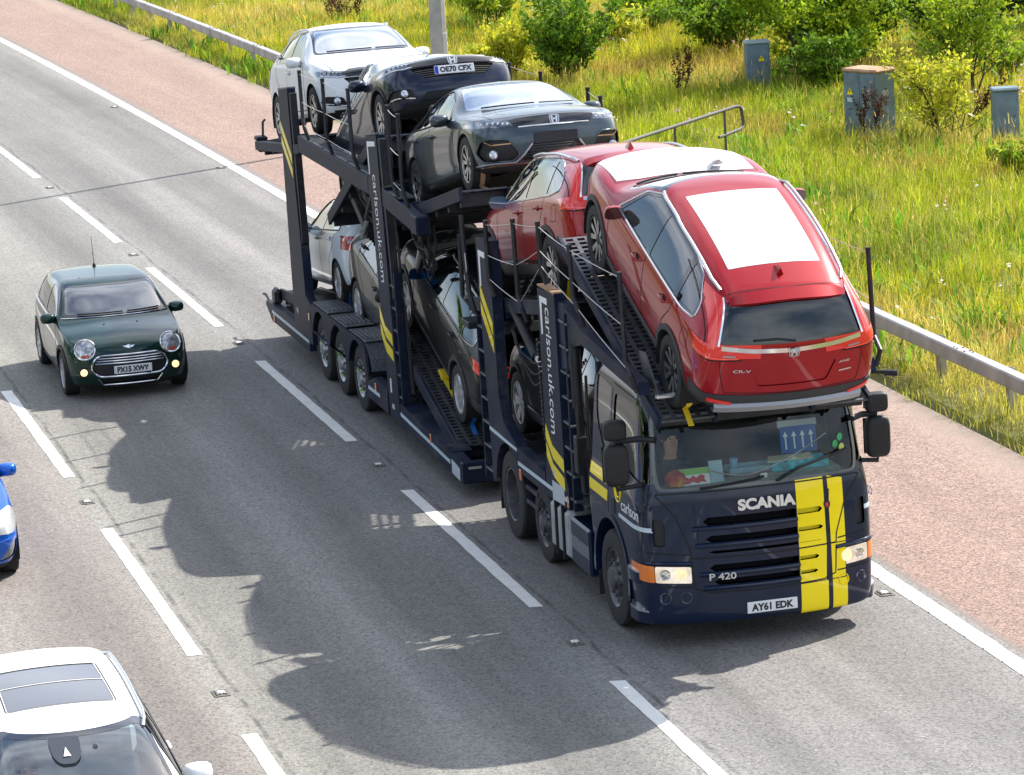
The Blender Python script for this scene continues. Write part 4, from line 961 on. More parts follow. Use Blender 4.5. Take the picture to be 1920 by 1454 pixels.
def hrv_nose(plate=None):
    def f(S, root, Y, pt, seam, trim):
        fz = dict(nmin=0.05, hi=(9, Y(0.75), 9))
        # upper bar of gloss black with emblem
        S.part(rpoly([(-0.50, 0.745), (0.50, 0.745), (0.58, 0.80), (0.46, 0.845), (-0.46, 0.845), (-0.58, 0.80)], 0.02), 'y', -1, 'grille_bar', M_GLOSSB, root, 0.008, 0.02, **fz)
        for s in (1, -1):
            S.part(rpoly([(s*0.46, 0.755), (s*0.62, 0.735), (s*0.82, 0.775), (s*0.90, 0.865), (s*0.74, 0.855), (s*0.52, 0.83)], 0.02), 'y', -1, 'head_lamp', M_HEAD, root, 0.004, 0.02, nmin=-0.1, hi=(9, Y(0.75), 9))
            b = MB(); S.ribbon(b, S.trace('y', [(s*0.48, 0.765), (s*0.62, 0.748), (s*0.80, 0.785)], -1, 0.03), 0.012, 0.008); b.build('daytime_lamp', M_WLINE, root, fix=False)
            for kk in range(5):
                b = MB(); x = 0.60+0.045*kk; h = S.hit('y', s*x, 0.80+0.006*kk, -1)
                if h: b.box(h[0]-Vector((0.015, 0.006, 0.016)), h[0]+Vector((0.015, 0.004, 0.016)), 0.004); b.build('lamp_cell', M_PLAST, root)
            # fog lamp pod
            S.part(rpoly([(s*0.52, 0.36), (s*0.74, 0.36), (s*0.84, 0.42), (s*0.80, 0.50), (s*0.58, 0.47)], 0.03), 'y', -1, 'fog_lamp_pod', M_PLAST, root, -0.02, -0.02, **fz)
            h = S.hit('y', s*0.66, 0.425, -1); b = MB(); b.lathe([(0.06, 0.064), (-0.006, 0.062), (-0.008, 0.050)], 18, 'y', h[0]+Vector((0, -0.012, 0)), M_PLAST); b.lathe([(-0.004, 0.050), (-0.016, 0.036), (-0.020, 0.001)], 18, 'y', h[0]+Vector((0, -0.012, 0)), M_FOGC); b.build('fog_lamp', None, root)
            b = MB(); S.rod(b, S.trace('y', [(s*0.53, 0.345), (s*0.80, 0.40)], -1, 0.04), 0.008, 0.004); b.build('pod_trim', M_CHROME, root)
        S.part(rpoly([(-0.40, 0.575), (0.40, 0.575), (0.56, 0.735), (-0.56, 0.735)], 0.04), 'y', -1, 'grille', M_PLAST, root, -0.03, -0.03, **fz)
        b = MB()
        for z in np.linspace(0.60, 0.72, 5):
            w = 0.40+(z-0.575)*0.95; hs = S.trace('y', [(-w, z), (w, z)], -1, 0.1); S.rod(b, hs, 0.007, -0.016)
        tag(b.build('grille_slats', M_GLOSSB, root), kind='stuff')
        S.part(rpoly([(-0.46, 0.26), (0.46, 0.26), (0.40, 0.40), (-0.40, 0.40)], 0.04), 'y', -1, 'lower_intake', M_PLAST, root, -0.02, -0.02, **fz)
        S.part([(-1, 0.1), (1, 0.1), (1, 0.255), (0.5, 0.235), (-0.5, 0.235), (-1, 0.255)], 'y', -1, 'lower_lip', M_PLAST, root, 0.008, 0.02, nmin=-0.3, hi=(9, Y(0.40), 9))
        b = MB(); S.rod(b, S.trace('y', [(-0.46, 0.85), (0, 0.862), (0.46, 0.85)], -1, 0.05), 0.010, 0.006); b.build('bonnet_chrome_strip', M_CHROME, root)
        h = S.hit('y', 0, 0.785, -1); honda_badge('emblem', basis(h[0]+Vector((0, -0.02, 0)), (1, 0, 0), (0, 0.1, 1)), 0.125, 0.105, root)
        if plate: plate_obj(root, S, 0, 0.655, -1, plate, band=True)
        for x in (0.3, -0.28): S.ribbon(seam, S.trace('y', [(x*1.3, 0.66), (x*1.2, 0.67)], -1), 0.004)
        S.ribbon(seam, S.trace('y', [(-0.88, 0.87), (-0.5, 0.862), (0, 0.875), (0.5, 0.862), (0.88, 0.87)], -1, 0.05), 0.008)
    return f
hrv_tail = tail_lamp([('y', [(0.50, 0.90), (0.95, 0.94), (0.95, 1.10), (0.60, 1.0)]), ('x', [(3.85, 1.10), (4.40, 1.02), (4.40, 0.92), (4.05, 0.96)])])
# ---------------- hatchback (nose seen)
CIVIC = dict(L=4.52, W=0.90, WB=2.70, FO=0.93, R=0.325, tw=0.225, ra=0.36,
    st=[0.0, 0.09, 0.26, 0.55, 0.9, 1.2, 1.55, 1.9, 2.2, 2.5, 2.9, 3.3, 3.65, 3.95, 4.2, 4.38],
    lf=0.9, lr=3.7,
    nose=[(0.17, 0.15), (0.32, 0.04), (0.47, 0.0), (0.59, 0.012), (0.70, 0.05), (0.79, 0.13), (0.85, 0.2)],
    tail=[(0.30, 4.40), (0.50, 4.50), (0.75, 4.48), (0.95, 4.43), (1.02, 4.38)],
    top=[(0, 0.755), (0.09, 0.80), (0.3, 0.85), (0.7, 0.91), (1.2, 0.96), (1.6, 1.15), (1.95, 1.31), (2.25, 1.39), (2.7, 1.42), (3.2, 1.385), (3.7, 1.26), (4.1, 1.13), (4.38, 1.03)],
    belt=[(0, 0.65), (0.5, 0.765), (1.2, 0.86), (2.2, 0.92), (3.4, 0.965), (4.1, 0.96), (4.4, 0.93)],
    sill=[(0, 0.15), (0.4, 0.155), (1.0, 0.17), (3.5, 0.18), (4.1, 0.28), (4.52, 0.3)],
    wid=[(0, 0.83), (0.1, 0.90), (0.3, 0.97), (0.8, 1.0), (3.7, 1.0), (4.1, 0.98), (4.38, 0.93)],
    wtop=[(0, 0.62), (0.3, 0.73), (0.8, 0.76), (1.2, 0.75), (1.6, 0.69), (2.2, 0.58), (2.9, 0.575), (3.6, 0.58), (4.1, 0.62), (4.38, 0.62)],
    crown=[(0, 0.04), (0.8, 0.06), (1.4, 0.045), (2.2, 0.05), (4.38, 0.04)],
    bow=[(0, 0.26), (0.5, 0.13), (1.2, 0.2), (1.8, 0.16), (2.6, 0.0), (3.4, 0.0), (4.0, -0.12), (4.38, -0.2)],
    wscr=[(0.715, 0.96), (0.56, 1.345)], wscr_l=(0.8, 2.5),
    wins=[[(1.72, 0.935), (2.62, 0.96), (2.60, 1.30), (2.32, 1.285), (1.95, 1.13)], [(2.72, 0.965), (3.42, 0.99), (3.30, 1.20), (2.70, 1.295)]],
    dlo=[(1.6, 0.91), (3.75, 0.985), (3.65, 1.07), (3.3, 1.225), (2.7, 1.32), (2.3, 1.31), (1.9, 1.15)], chrome_dlo=2,
    seams=[[(1.38, 0.28), (1.40, 0.72), (1.58, 0.89)], [(2.65, 0.28), (2.66, 0.94)], [(3.60, 0.97), (3.45, 0.78), (3.18, 0.55), (3.08, 0.28)], [(1.4, 0.26), (3.05, 0.27)]],
    handles=[(2.48, 0.80), (3.36, 0.84)], mir=(1.72, 0.90), cabin=(2.45, 3.2, 1.6),
    tseams=[[(0.66, 0.26), (0.72, 1.05), (0.3, 1.15), (-0.3, 1.15), (-0.72, 1.05), (-0.66, 0.26)]])
M_COPPER = mat('copper_trim', (0.42, 0.25, 0.16), 0.25, 0.9)
def civic_nose(S, root, Y, pt, seam, trim):
    S0 = S; up = 0.05
    fz = dict(nmin=0.05, hi=(9, Y(0.75), 9))
    S.part(rpoly([(-0.44, 0.625), (0.44, 0.625), (0.50, 0.715), (0.40, 0.745), (-0.40, 0.745), (-0.50, 0.715)], 0.015), 'y', -1, 'grille_bar', M_GLOSSB, root, 0.006, 0.02, **fz)
    b = MB(); S.rod(b, S.trace('y', [(-0.42, 0.628), (0.42, 0.628)], -1, 0.06), 0.008, 0.008); b.build('bar_chrome_strip', M_CHROME, root)
    for s in (1, -1):
        S.part(rpoly([(s*0.47, 0.650), (s*0.66, 0.645), (s*0.84, 0.680), (s*0.90, 0.765), (s*0.72, 0.755), (s*0.52, 0.715)], 0.015), 'y', -1, 'head_lamp', M_HEAD, root, 0.004, 0.02, nmin=-0.1, hi=(9, Y(0.8), 9))
        for kk in range(6):
            x = 0.53+0.05*kk; h = S.hit('y', s*x, 0.682+0.007*kk, -1)
            if h: b = MB(); b.box(h[0]-Vector((0.018, 0.007, 0.014)), h[0]+Vector((0.018, 0.003, 0.014)), 0.004); b.build('lamp_cell', M_ALU, root)
        pod = rpoly([(s*0.42, 0.320), (s*0.50, 0.250), (s*0.80, 0.270), (s*0.86, 0.390), (s*0.82, 0.525), (s*0.55, 0.505)], 0.04)
        S.part(pod, 'y', -1, 'bumper_pod', M_PLAST, root, -0.025, -0.025, **fz)
        b = MB(); S.rod(b, S.trace('y', pod, -1, 0.04, True), 0.011, 0.003); b.build('pod_surround', pt, root)
        b = MB(); S.ribbon(b, S.trace('y', [(s*0.80, 0.505), (s*0.74, 0.455), (s*0.50, 0.450)], -1, 0.03), 0.014, 0.0); b.build('pod_copper_strip', M_COPPER, root, fix=False)
        h = S.hit('y', s*0.72, 0.345, -1); b = MB(); b.lathe([(0.06, 0.066), (-0.006, 0.064), (-0.008, 0.052)], 18, 'y', h[0]+Vector((0, -0.014, 0)), M_PLAST); b.lathe([(-0.004, 0.052), (-0.016, 0.036), (-0.020, 0.001)], 18, 'y', h[0]+Vector((0, -0.014, 0)), M_FOGC); b.build('fog_lamp', None, root)
        b = MB(); S.rod(b, S.trace('y', [(s*0.28, 0.430), (s*0.38, 0.310), (s*0.47, 0.235), (s*0.84, 0.250)], -1, 0.04), 0.012, 0.004); b.build('bumper_silver_trim', M_SILVPL, root)
    S.part(rpoly([(-0.40, 0.250), (0.40, 0.250), (0.28, 0.430), (-0.28, 0.430)], 0.02), 'y', -1, 'lower_grille', M_PLAST, root, -0.02, -0.02, **fz)
    b = MB()
    for z in np.linspace(0.265, 0.41, 6): w = 0.38-(z-0.25)*0.6; S.rod(b, S.trace('y', [(-w, z), (w, z)], -1, 0.1), 0.006, -0.012)
    tag(b.build('lower_grille_slats', M_GLOSSB, root), kind='stuff')
    h = S.hit('y', 0, 0.685, -1); honda_badge('emblem', basis(h[0]+Vector((0, -0.02, 0)), (1, 0, 0), (0, 0.1, 1)), 0.115, 0.095, root)
    plate_obj(root, S, 0, 0.485, -1, None, 0.52, 0.13, blank=M_PLAST)
    b = MB(); S.rod(b, S.trace('y', [(-0.80, 0.220), (0, 0.215), (0.80, 0.220)], -1, 0.06), 0.008, 0.006); b.build('lip_copper_strip', M_COPPER, root)
    S.ribbon(seam, S.trace('y', [(-0.86, 0.785), (-0.5, 0.765), (0, 0.772), (0.5, 0.765), (0.86, 0.785)], -1, 0.05), 0.008)
# ---------------- pale hatchback with wrap-round tail lamps
HATCH = dict(L=4.30, W=0.885, WB=2.60, FO=0.86, R=0.315, tw=0.205, ra=0.345,
    st=[0.0, 0.1, 0.3, 0.6, 0.9, 1.15, 1.5, 1.8, 2.1, 2.4, 2.8, 3.2, 3.5, 3.8, 4.0, 4.12], lf=0.9, lr=3.5,
    nose=CIVIC['nose'], tail=[(0.28, 4.20), (0.48, 4.30), (0.75, 4.28), (0.95, 4.24), (1.08, 4.16), (1.3, 4.05)],
    top=[(0, 0.70), (0.1, 0.76), (0.35, 0.84), (0.8, 0.93), (1.15, 0.99), (1.5, 1.19), (1.85, 1.37), (2.15, 1.45), (2.6, 1.48), (3.1, 1.455), (3.6, 1.37), (4.12, 1.22)],
    belt=[(0, 0.62), (0.5, 0.76), (1.2, 0.90), (2.2, 0.95), (3.4, 1.02), (4.12, 1.0)],
    sill=[(0, 0.17), (1.0, 0.18), (3.4, 0.2), (4.0, 0.27), (4.3, 0.3)],
    wid=[(0, 0.83), (0.12, 0.90), (0.35, 0.97), (0.8, 1.0), (3.4, 1.0), (3.8, 0.98), (4.12, 0.93)],
    wtop=[(0, 0.62), (0.3, 0.72), (0.8, 0.74), (1.15, 0.73), (1.5, 0.68), (2.1, 0.585), (2.8, 0.58), (3.6, 0.56), (4.12, 0.54)],
    crown=HRV['crown'], bow=[(0, 0.25), (0.5, 0.13), (1.1, 0.18), (1.7, 0.15), (2.5, 0.0), (3.3, 0.0), (3.8, -0.10), (4.12, -0.20)],
    wscr=[(0.70, 1.005), (0.56, 1.40)], wscr_l=(0.75, 2.35), rwin=[(0.62, 1.02), (0.50, 1.22)], rwm=None,
    wins=[[(1.62, 0.98), (2.45, 1.0), (2.43, 1.36), (2.2, 1.35), (1.88, 1.22)], [(2.53, 1.0), (3.25, 1.04), (3.15, 1.28), (2.51, 1.365)]],
    dlo=[(1.5, 0.95), (3.6, 1.045), (3.45, 1.16), (3.1, 1.31), (2.5, 1.39), (2.2, 1.38), (1.85, 1.25)], chrome_dlo=2,
    seams=[[(1.35, 0.28), (1.38, 0.78), (1.5, 0.93)], [(2.48, 0.28), (2.49, 0.98)], [(3.42, 1.0), (3.3, 0.8), (3.05, 0.6), (2.95, 0.28)], [(1.36, 0.28), (2.95, 0.28)]],
    handles=[(2.32, 0.87), (3.2, 0.91)], mir=(1.62, 0.95), cabin=(2.25, 3.0, 1.5))
HATCH['rwm'] = M_REARGL
def hatch_tail(S, root, Y, pt, seam, trim):
    tail_lamp([('y', [(0.34, 0.80), (1.0, 0.80), (1.0, 0.98), (0.75, 0.985), (0.34, 0.93)]), ('x', [(3.80, 0.965), (4.4, 0.99), (4.4, 0.795), (3.92, 0.81)])], mat('dark_red_tail_lamp', (0.34, 0.008, 0.03), 0.1, 0, 0.9))(S, root, Y, pt, seam, trim)
    for s in (1, -1):
        b = MB(); S.ribbon(b, S.trace('y', [(s*0.40, 0.895), (s*0.80, 0.905)], 1, 0.03), 0.045, 0.009); b.build('reversing_lamp', M_HEAD, root, fix=False)
    S.ribbon(seam, S.trace('y', [(0.56, 0.98), (0.56, 0.78), (0.50, 0.60), (0, 0.58), (-0.50, 0.60), (-0.56, 0.78), (-0.56, 0.98)], 1, 0.04), 0.008)
    S.part([(-1, 0.15), (1, 0.15), (1, 0.38), (-1, 0.38)], 'y', 1, 'rear_diffuser', M_PLAST, root, 0.006, 0.02, nmin=0.0, lo=(-9, Y(4.05), -9))
    for s in (1, -1):
        b = MB(); S.ribbon(b, S.trace('x', [(Y(1.4), 0.25), (Y(2.95), 0.25)], s, 0.08), 0.03, 0.006); b.build('sill_trim', M_CHROME, root, fix=False)
# ---------------- small green retro hatchback
MINI = dict(L=3.82, W=0.8635, WB=2.495, FO=0.76, R=0.305, tw=0.205, ra=0.345, cladw=0.05, cladz=0.27,
    st=[0.0, 0.09, 0.25, 0.5, 0.8, 1.05, 1.3, 1.55, 1.8, 2.1, 2.5, 2.9, 3.2, 3.45, 3.62, 3.70], lf=0.7, lr=3.2,
    nose=[(0.15, 0.12), (0.25, 0.03), (0.40, 0.0), (0.58, 0.012), (0.70, 0.05), (0.80, 0.12), (0.86, 0.2)],
    tail=[(0.25, 3.72), (0.42, 3.81), (0.65, 3.80), (0.90, 3.74), (1.1, 3.69), (1.32, 3.60)],
    top=[(0, 0.76), (0.09, 0.81), (0.25, 0.86), (0.6, 0.915), (1.05, 0.965), (1.3, 1.12), (1.55, 1.27), (1.8, 1.36), (2.2, 1.40), (2.8, 1.40), (3.3, 1.365), (3.70, 1.30)],
    belt=[(0, 0.62), (0.4, 0.76), (1.0, 0.87), (1.6, 0.905), (3.0, 0.945), (3.7, 0.96)],
    sill=[(0, 0.15), (0.9, 0.165), (3.0, 0.18), (3.7, 0.25)],
    wid=[(0, 0.80), (0.1, 0.89), (0.3, 0.965), (0.7, 1.0), (3.0, 1.0), (3.4, 0.985), (3.70, 0.93)],
    wtop=[(0, 0.60), (0.3, 0.70), (0.7, 0.74), (1.05, 0.735), (1.4, 0.705), (1.8, 0.66), (2.6, 0.655), (3.2, 0.64), (3.7, 0.60)],
    crown=[(0, 0.045), (0.6, 0.06), (1.2, 0.045), (1.8, 0.028), (3.7, 0.03)],
    bow=[(0, 0.24), (0.4, 0.12), (1.0, 0.17), (1.5, 0.15), (2.2, 0.0), (3.0, 0.0), (3.4, -0.06), (3.7, -0.12)],
    wscr=[(0.72, 0.985), (0.625, 1.335)], wscr_l=(0.75, 2.1), rwin=[(0.60, 1.02), (0.52, 1.26)],
    wins=[[(1.42, 0.925), (2.28, 0.955), (2.26, 1.315), (1.95, 1.30), (1.68, 1.19)], [(2.36, 0.96), (3.30, 1.0), (3.22, 1.29), (2.34, 1.32)]],
    dlo=[(1.32, 0.905), (3.48, 0.985), (3.42, 1.28), (3.2, 1.315), (2.3, 1.345), (1.95, 1.325), (1.64, 1.20)], chrome_dlo=0,
    seams=[[(1.12, 0.28), (1.14, 0.70), (1.32, 0.90)], [(2.42, 0.95), (2.42, 0.62), (2.34, 0.30)], [(1.14, 0.27), (2.34, 0.29)]],
    handles=[(2.22, 0.80)], mir=(1.42, 0.93), mirs=0.95, cabin=(2.0, 2.75, 1.3), pillarm=M_GLOSSB, inset=0.015,
    wsm=glass('mini_windscreen', (0.40, 0.48, 0.48), 0.22, 1.2))
def mini_nose(S, root, Y, pt, seam, trim):
    fz = dict(nmin=0.05, hi=(9, Y(0.75), 9))
    circ = lambda x, z, r, k=1.0: [(x+math.cos(t)*r, z+math.sin(t)*r*k) for t in [2*math.pi*i/24 for i in range(24)]]
    for s in (1, -1):
        h = S.hit('y', s*0.585, 0.70, -1); nn = Vector((s*0.20, -0.90, 0.40)).normalized(); ex = Vector((0, 0, 1)).cross(nn).normalized(); ez = nn.cross(ex)
        M = basis(h[0]+nn*0.004, ex, ez, nn); MR = M.to_3x3().to_4x4(); MR.translation = M.translation
        lg = mat('round_lamp_glass', (0.42, 0.43, 0.45), 0.12, 0.5, 0.8, noise=0.5, nscale=18)
        b = MB(); vs = []; rings = [(-0.06, 0.152), (0.012, 0.152), (0.020, 0.143), (0.014, 0.131)]
        for zz, rr in rings: vs += [M @ Vector((math.cos(t)*rr, math.sin(t)*rr, zz)) for t in [2*math.pi*i/28 for i in range(28)]]
        b.add(vs, [(r*28+i, r*28+(i+1) % 28, (r+1)*28+(i+1) % 28, (r+1)*28+i) for r in range(3) for i in range(28)]); ring = b.build('lamp_chrome_ring', M_CHROME, root)
        b = MB(); vs = []
        for zz, rr in [(0.012, 0.133), (0.032, 0.09), (0.036, 0.04), (0.038, 0.001)]: vs += [M @ Vector((math.cos(t)*rr, math.sin(t)*rr, zz)) for t in [2*math.pi*i/28 for i in range(28)]]
        b.add(vs, [(r*28+i, r*28+(i+1) % 28, (r+1)*28+(i+1) % 28, (r+1)*28+i) for r in range(3) for i in range(28)]); b.build('head_lamp', lg, root)
        b = MB(); b.add([M @ Vector((math.cos(t)*rr, math.sin(t)*rr, 0.026+(0.012 if rr < 0.1 else 0))) for rr in (0.116, 0.085) for t in [R_(240+6*i) for i in range(11)]], [(i, i+1, 12+i, 11+i) for i in range(10)]); b.build('indicator_lens', mat('orange_red_lens', (0.6, 0.08, 0.04), 0.2, 0, 1), root, fix=False)
        b = MB(); h = S.hit('y', s*0.63, 0.40, -1); b.lathe([(0.06, 0.066), (-0.010, 0.064), (-0.014, 0.050)], 18, 'y', h[0]+Vector((0, -0.018, 0)), M_PLAST); b.lathe([(-0.010, 0.052), (-0.018, 0.03), (-0.020, 0.001)], 18, 'y', h[0]+Vector((0, -0.018, 0)), M_FOGL); b.build('fog_lamp', None, root)
    g = rpoly([(-0.44, 0.325), (0.44, 0.325), (0.54, 0.46), (0.44, 0.615), (-0.44, 0.615), (-0.54, 0.46)], 0.12, 5)
    S.part(g, 'y', -1, 'grille', M_PLAST, root, -0.02, -0.02, **fz)
    b = MB(); S.rod(b, S.trace('y', g, -1, 0.04, True), 0.014, 0.004); b.build('grille_surround', M_CHROME, root)
    for z in (0.505, 0.54, 0.575):
        w = 0.495-(z-0.46)*0.55; b = MB(); S.rod(b, S.trace('y', [(-w, z), (w, z)], -1, 0.08), 0.009, -0.004); b.build('grille_slat', M_CHROME, root)
    low = rpoly([(-0.36, 0.21), (0.36, 0.21), (0.43, 0.295), (-0.43, 0.295)], 0.04)
    S.part(low, 'y', -1, 'lower_intake', M_PLAST, root, -0.02, -0.02, **fz)
    b = MB(); S.rod(b, S.trace('y', [(-0.44, 0.30), (-0.37, 0.208), (0.37, 0.208), (0.44, 0.30)], -1, 0.04), 0.011, 0.004); b.build('intake_chrome', M_CHROME, root)
    S.part([(-1, 0.1), (1, 0.1), (1, 0.20), (-1, 0.20)], 'y', -1, 'lower_lip', M_CLAD, root, 0.006, 0.02, nmin=-0.3, hi=(9, Y(0.35), 9))
    plate_obj(root, S, 0.03, 0.415, -1, 'PX15 XWY')
    h = S.hit('y', 0, 0.715, -1); M = basis(h[0]+h[1]*0.006, (1, 0, 0), Vector((0, 0, 1))-h[1]*h[1].z)
    b = MB(); b.add([M @ Vector(v) for v in ((-0.09, 0.012, 0), (-0.03, 0.012, 0.006), (-0.02, -0.02, 0.006), (0.02, -0.02, 0.006), (0.03, 0.012, 0.006), (0.09, 0.012, 0), (0.05, -0.012, 0), (0.0, -0.028, 0.004), (-0.05, -0.012, 0), (0, 0.03, 0.006))], [(0, 1, 2, 8), (5, 6, 3, 4), (8, 2, 7), (2, 3, 7), (3, 6, 7), (1, 9, 4, 3, 2)]); b.build('winged_emblem', M_CHROME, root, fix=False)
    S.ribbon(seam, S.trace('y', [(-0.80, 0.62), (-0.55, 0.565), (-0.44, 0.63), (0.44, 0.63), (0.55, 0.565), (0.80, 0.62)], -1, 0.04), 0.008)
    for x in (-0.22, 0.24):
        b = MB(); h = S.hit('z', x, Y(0.78), 1); b.box(h[0]-Vector((0.012, 0.012, 0.004)), h[0]+Vector((0.012, 0.012, 0.008)), 0.004); b.build('washer_jet', M_PLAST, root)
    b = MB(); p = S.hit('z', 0.0, Y(2.95), 1)[0]; b.lathe([(0, 0.03), (0.03, 0.02), (0.05, 0.006)], 12, 'z', p); b.tube([p+Vector((0, 0, 0.04)), p+Vector((0, 0.10, 0.42))], [0.005, 0.003], 6); b.build('roof_aerial', M_PLAST, root)
    for s in (1, -1):
        b = MB(); S.rod(b, S.trace('x', [(Y(1.30), 0.895), (Y(2.3), 0.925), (Y(3.55), 0.97)], s, 0.08), 0.008, 0.004); b.build('belt_chrome', M_CHROME, root)
    b = MB(); S.rod(b, S.trace('y', [(-0.74, 0.968), (-0.4, 0.978), (0, 0.982), (0.4, 0.978), (0.74, 0.968)], -1, 0.05, start=Y(1.6) if False else None), 0.008, 0.006); b.build('cowl_chrome', M_CHROME, root)
# ---------------- white car with a glass roof, and the blue car
def stretch(P, l0, d):
    f = lambda l: l+d*max(0, min(1, (l-l0)/0.6)); Q = dict(P)
    for k in ('top', 'belt', 'sill', 'wid', 'wtop', 'crown', 'bow'): Q[k] = [(f(l), v) for l, v in P[k]]
    Q['tail'] = [(z, l+d) for z, l in P['tail']]; Q['st'] = [f(l) for l in P['st']]; Q['lr'] = P['lr']+d; Q['L'] = P['L']+d; Q['WB'] = P['WB']+d*0.6
    for k in ('dlo',): Q[k] = [(f(l), z) for l, z in P[k]]
    Q['wins'] = [[(f(l), z) for l, z in w] for w in P['wins']]; Q['seams'] = [[(f(l), z) for l, z in w] for w in P['seams']]; Q['rails'] = [(x, f(l)) for x, l in P['rails']]; Q['tseams'] = []
    return Q
WAGON = dict(CRV); WAGON.update(dict(R=0.34, ra=0.375, wscr=[(0.745, 1.12), (0.60, 1.515)],
    top=[(0, 0.82), (0.1, 0.87), (0.35, 0.95), (0.8, 1.03), (1.15, 1.08), (1.5, 1.28), (1.8, 1.44), (2.1, 1.535), (2.6, 1.595), (3.2, 1.61), (3.8, 1.60), (4.24, 1.56)],
    belt=[(0, 0.72), (0.5, 0.86), (1.2, 0.97), (2.0, 1.01), (3.4, 1.05), (4.0, 1.06), (4.3, 1.03)], rwin=[(0.68, 1.06), (0.57, 1.38)],
    wins=[[(1.62, 1.03), (2.52, 1.055), (2.50, 1.45), (2.22, 1.44), (1.92, 1.33)], [(2.62, 1.058), (3.44, 1.085), (3.40, 1.43), (2.60, 1.455)], [(3.52, 1.09), (3.93, 1.13), (3.68, 1.36), (3.49, 1.42)]],
    dlo=[(1.52, 1.005), (3.70, 1.07), (3.99, 1.115), (3.70, 1.39), (3.4, 1.455), (2.6, 1.48), (2.2, 1.465), (1.9, 1.35)], chrome_dlo=2, mir=(1.92, 1.05), mirs=1.1,
    rails=[(0.585, 2.15), (0.61, 2.35), (0.615, 3.0), (0.60, 3.75), (0.58, 3.9)], railm=M_ALU, handles=[(2.38, 0.90), (3.28, 0.94)],
    linm=mat('pale_headlining', (0.55, 0.60, 0.62), 0.8), seatm=mat('mid_grey_seats', (0.30, 0.36, 0.38), 0.8), wsm=glass('blue_green_windscreen', (0.95, 0.99, 0.99), 0.15, 1.0), dashm=mat('pale_teal_dash', (0.22, 0.32, 0.34), 0.6)))
WAGON = stretch(WAGON, 2.2, 0.45)
def wagon_roof(S, root, Y, pt, seam, trim):
    gm = mat('grey_glass_roof', (0.10, 0.105, 0.12), 0.15, 0.0, 0.3)
    a = rpoly([(-0.44, Y(2.70)), (0.44, Y(2.70)), (0.43, Y(3.30)), (-0.43, Y(3.30))], 0.03); c = rpoly([(-0.43, Y(3.325)), (0.43, Y(3.325)), (0.42, Y(3.80)), (-0.42, Y(3.80))], 0.02)
    S.part(a, 'z', 1, 'sunroof_panel', gm, root, -0.002, -0.004, M_LINE); S.part(c, 'z', 1, 'sunroof_panel', gm, root, -0.002, -0.004, M_LINE)
    fr = rpoly([(-0.455, Y(2.685)), (0.455, Y(2.685)), (0.44, Y(3.815)), (-0.44, Y(3.815))], 0.04)
    S.ribbon(seam, S.trace('z', fr, 1, 0.05, True), 0.012)
    # camera housing behind the windscreen
    b = MB(); p = S.hit('y', 0.0, 1.44, -1)[0]
    sh = rpoly([(-0.16, 0.075), (0.16, 0.075), (0.14, -0.06), (0.07, -0.11), (-0.07, -0.11), (-0.14, -0.06)], 0.04)
    hs = [S.hit('y', x*0.8-0.09, 1.44+z*0.7, -1) for x, z in sh]
    b.add([h[0]+h[1]*0.016 for h in hs], [tuple(range(len(hs)))]); b.build('camera_housing', mat('windscreen_frit', (0.02, 0.03, 0.05), 0.7), root, fix=False)
    tri = [S.hit('y', x, z, -1) for x, z in ((-0.12, 1.40), (-0.06, 1.40), (-0.09, 1.445))]
    b = MB(); b.add([h[0]+h[1]*0.022 for h in tri], [(0, 1, 2)]); b.build('camera_window', M_WLINE, root, fix=False)
    h = S.hit('y', 0.15, 1.44, -1); b = MB(); b.lathe([(0, 0.022), (-0.006, 0.018), (-0.006, 0.002)], 14, 'y', h[0]+h[1]*0.004); b.build('rain_sensor', M_HEAD, root)
def blue_nose(S, root, Y, pt, seam, trim):
    fz = dict(nmin=-0.1, hi=(9, Y(0.9), 9))
    for s in (1, -1):
        S.part(rpoly([(s*0.46, 0.60), (s*0.80, 0.56), (s*0.90, 0.66), (s*0.80, 0.80), (s*0.60, 0.76)], 0.03), 'y', -1, 'head_lamp', mat('frosty_head_lamp', (0.70, 0.72, 0.74), 0.1, 0.3, 1.0), root, 0.004, 0.02, **fz)
        S.part(rpoly([(s*0.60, 0.27), (s*0.80, 0.30), (s*0.84, 0.47), (s*0.76, 0.46)], 0.02), 'y', -1, 'fog_lamp_pod', M_HEAD, root, -0.01, -0.01, **fz)
        b = MB(); S.rod(b, S.trace('y', [(s*0.60, 0.50), (s*0.82, 0.53)], -1, 0.04), 0.012, 0.002); b.build('pod_brow', pt, root)
    S.part([(-1, 0.1), (1, 0.1), (1, 0.20), (-1, 0.20)], 'y', -1, 'lower_lip', M_PLAST, root, 0.006, 0.02, nmin=-0.3, hi=(9, Y(0.35), 9))
    S.part(rpoly([(-0.45, 0.28), (0.45, 0.28), (0.38, 0.5), (-0.38, 0.5)], 0.05), 'y', -1, 'grille', M_PLAST, root, -0.02, -0.02, nmin=0.05, hi=(9, Y(0.75), 9))
def pose(root, F, R, x, P, back=False, tr=None, lat=0.0):
    """F, R = (y, z) of the front and rear wheel centres in the world; the wheels keep the car's own wheelbase"""
    F, R = Vector((0, *F)), Vector((0, *R)); d = (R-F).normalized(); mid = (F+R)/2
    nose = -d
    fwd = Vector((0, nose.y, nose.z)); up = Vector((0, -nose.z, nose.y)) if nose.y > 0 else Vector((0, nose.z, -nose.y))
    ly = -fwd; lx = ly.cross(up)
    c = mid-up*P['R']; M = Matrix(((lx.x, ly.x, up.x, x+lat), (lx.y, ly.y, up.y, c.y), (lx.z, ly.z, up.z, c.z), (0, 0, 0, 1)))
    root.matrix_world = (tr @ M) if tr is not None else M
    return root.matrix_world.copy()
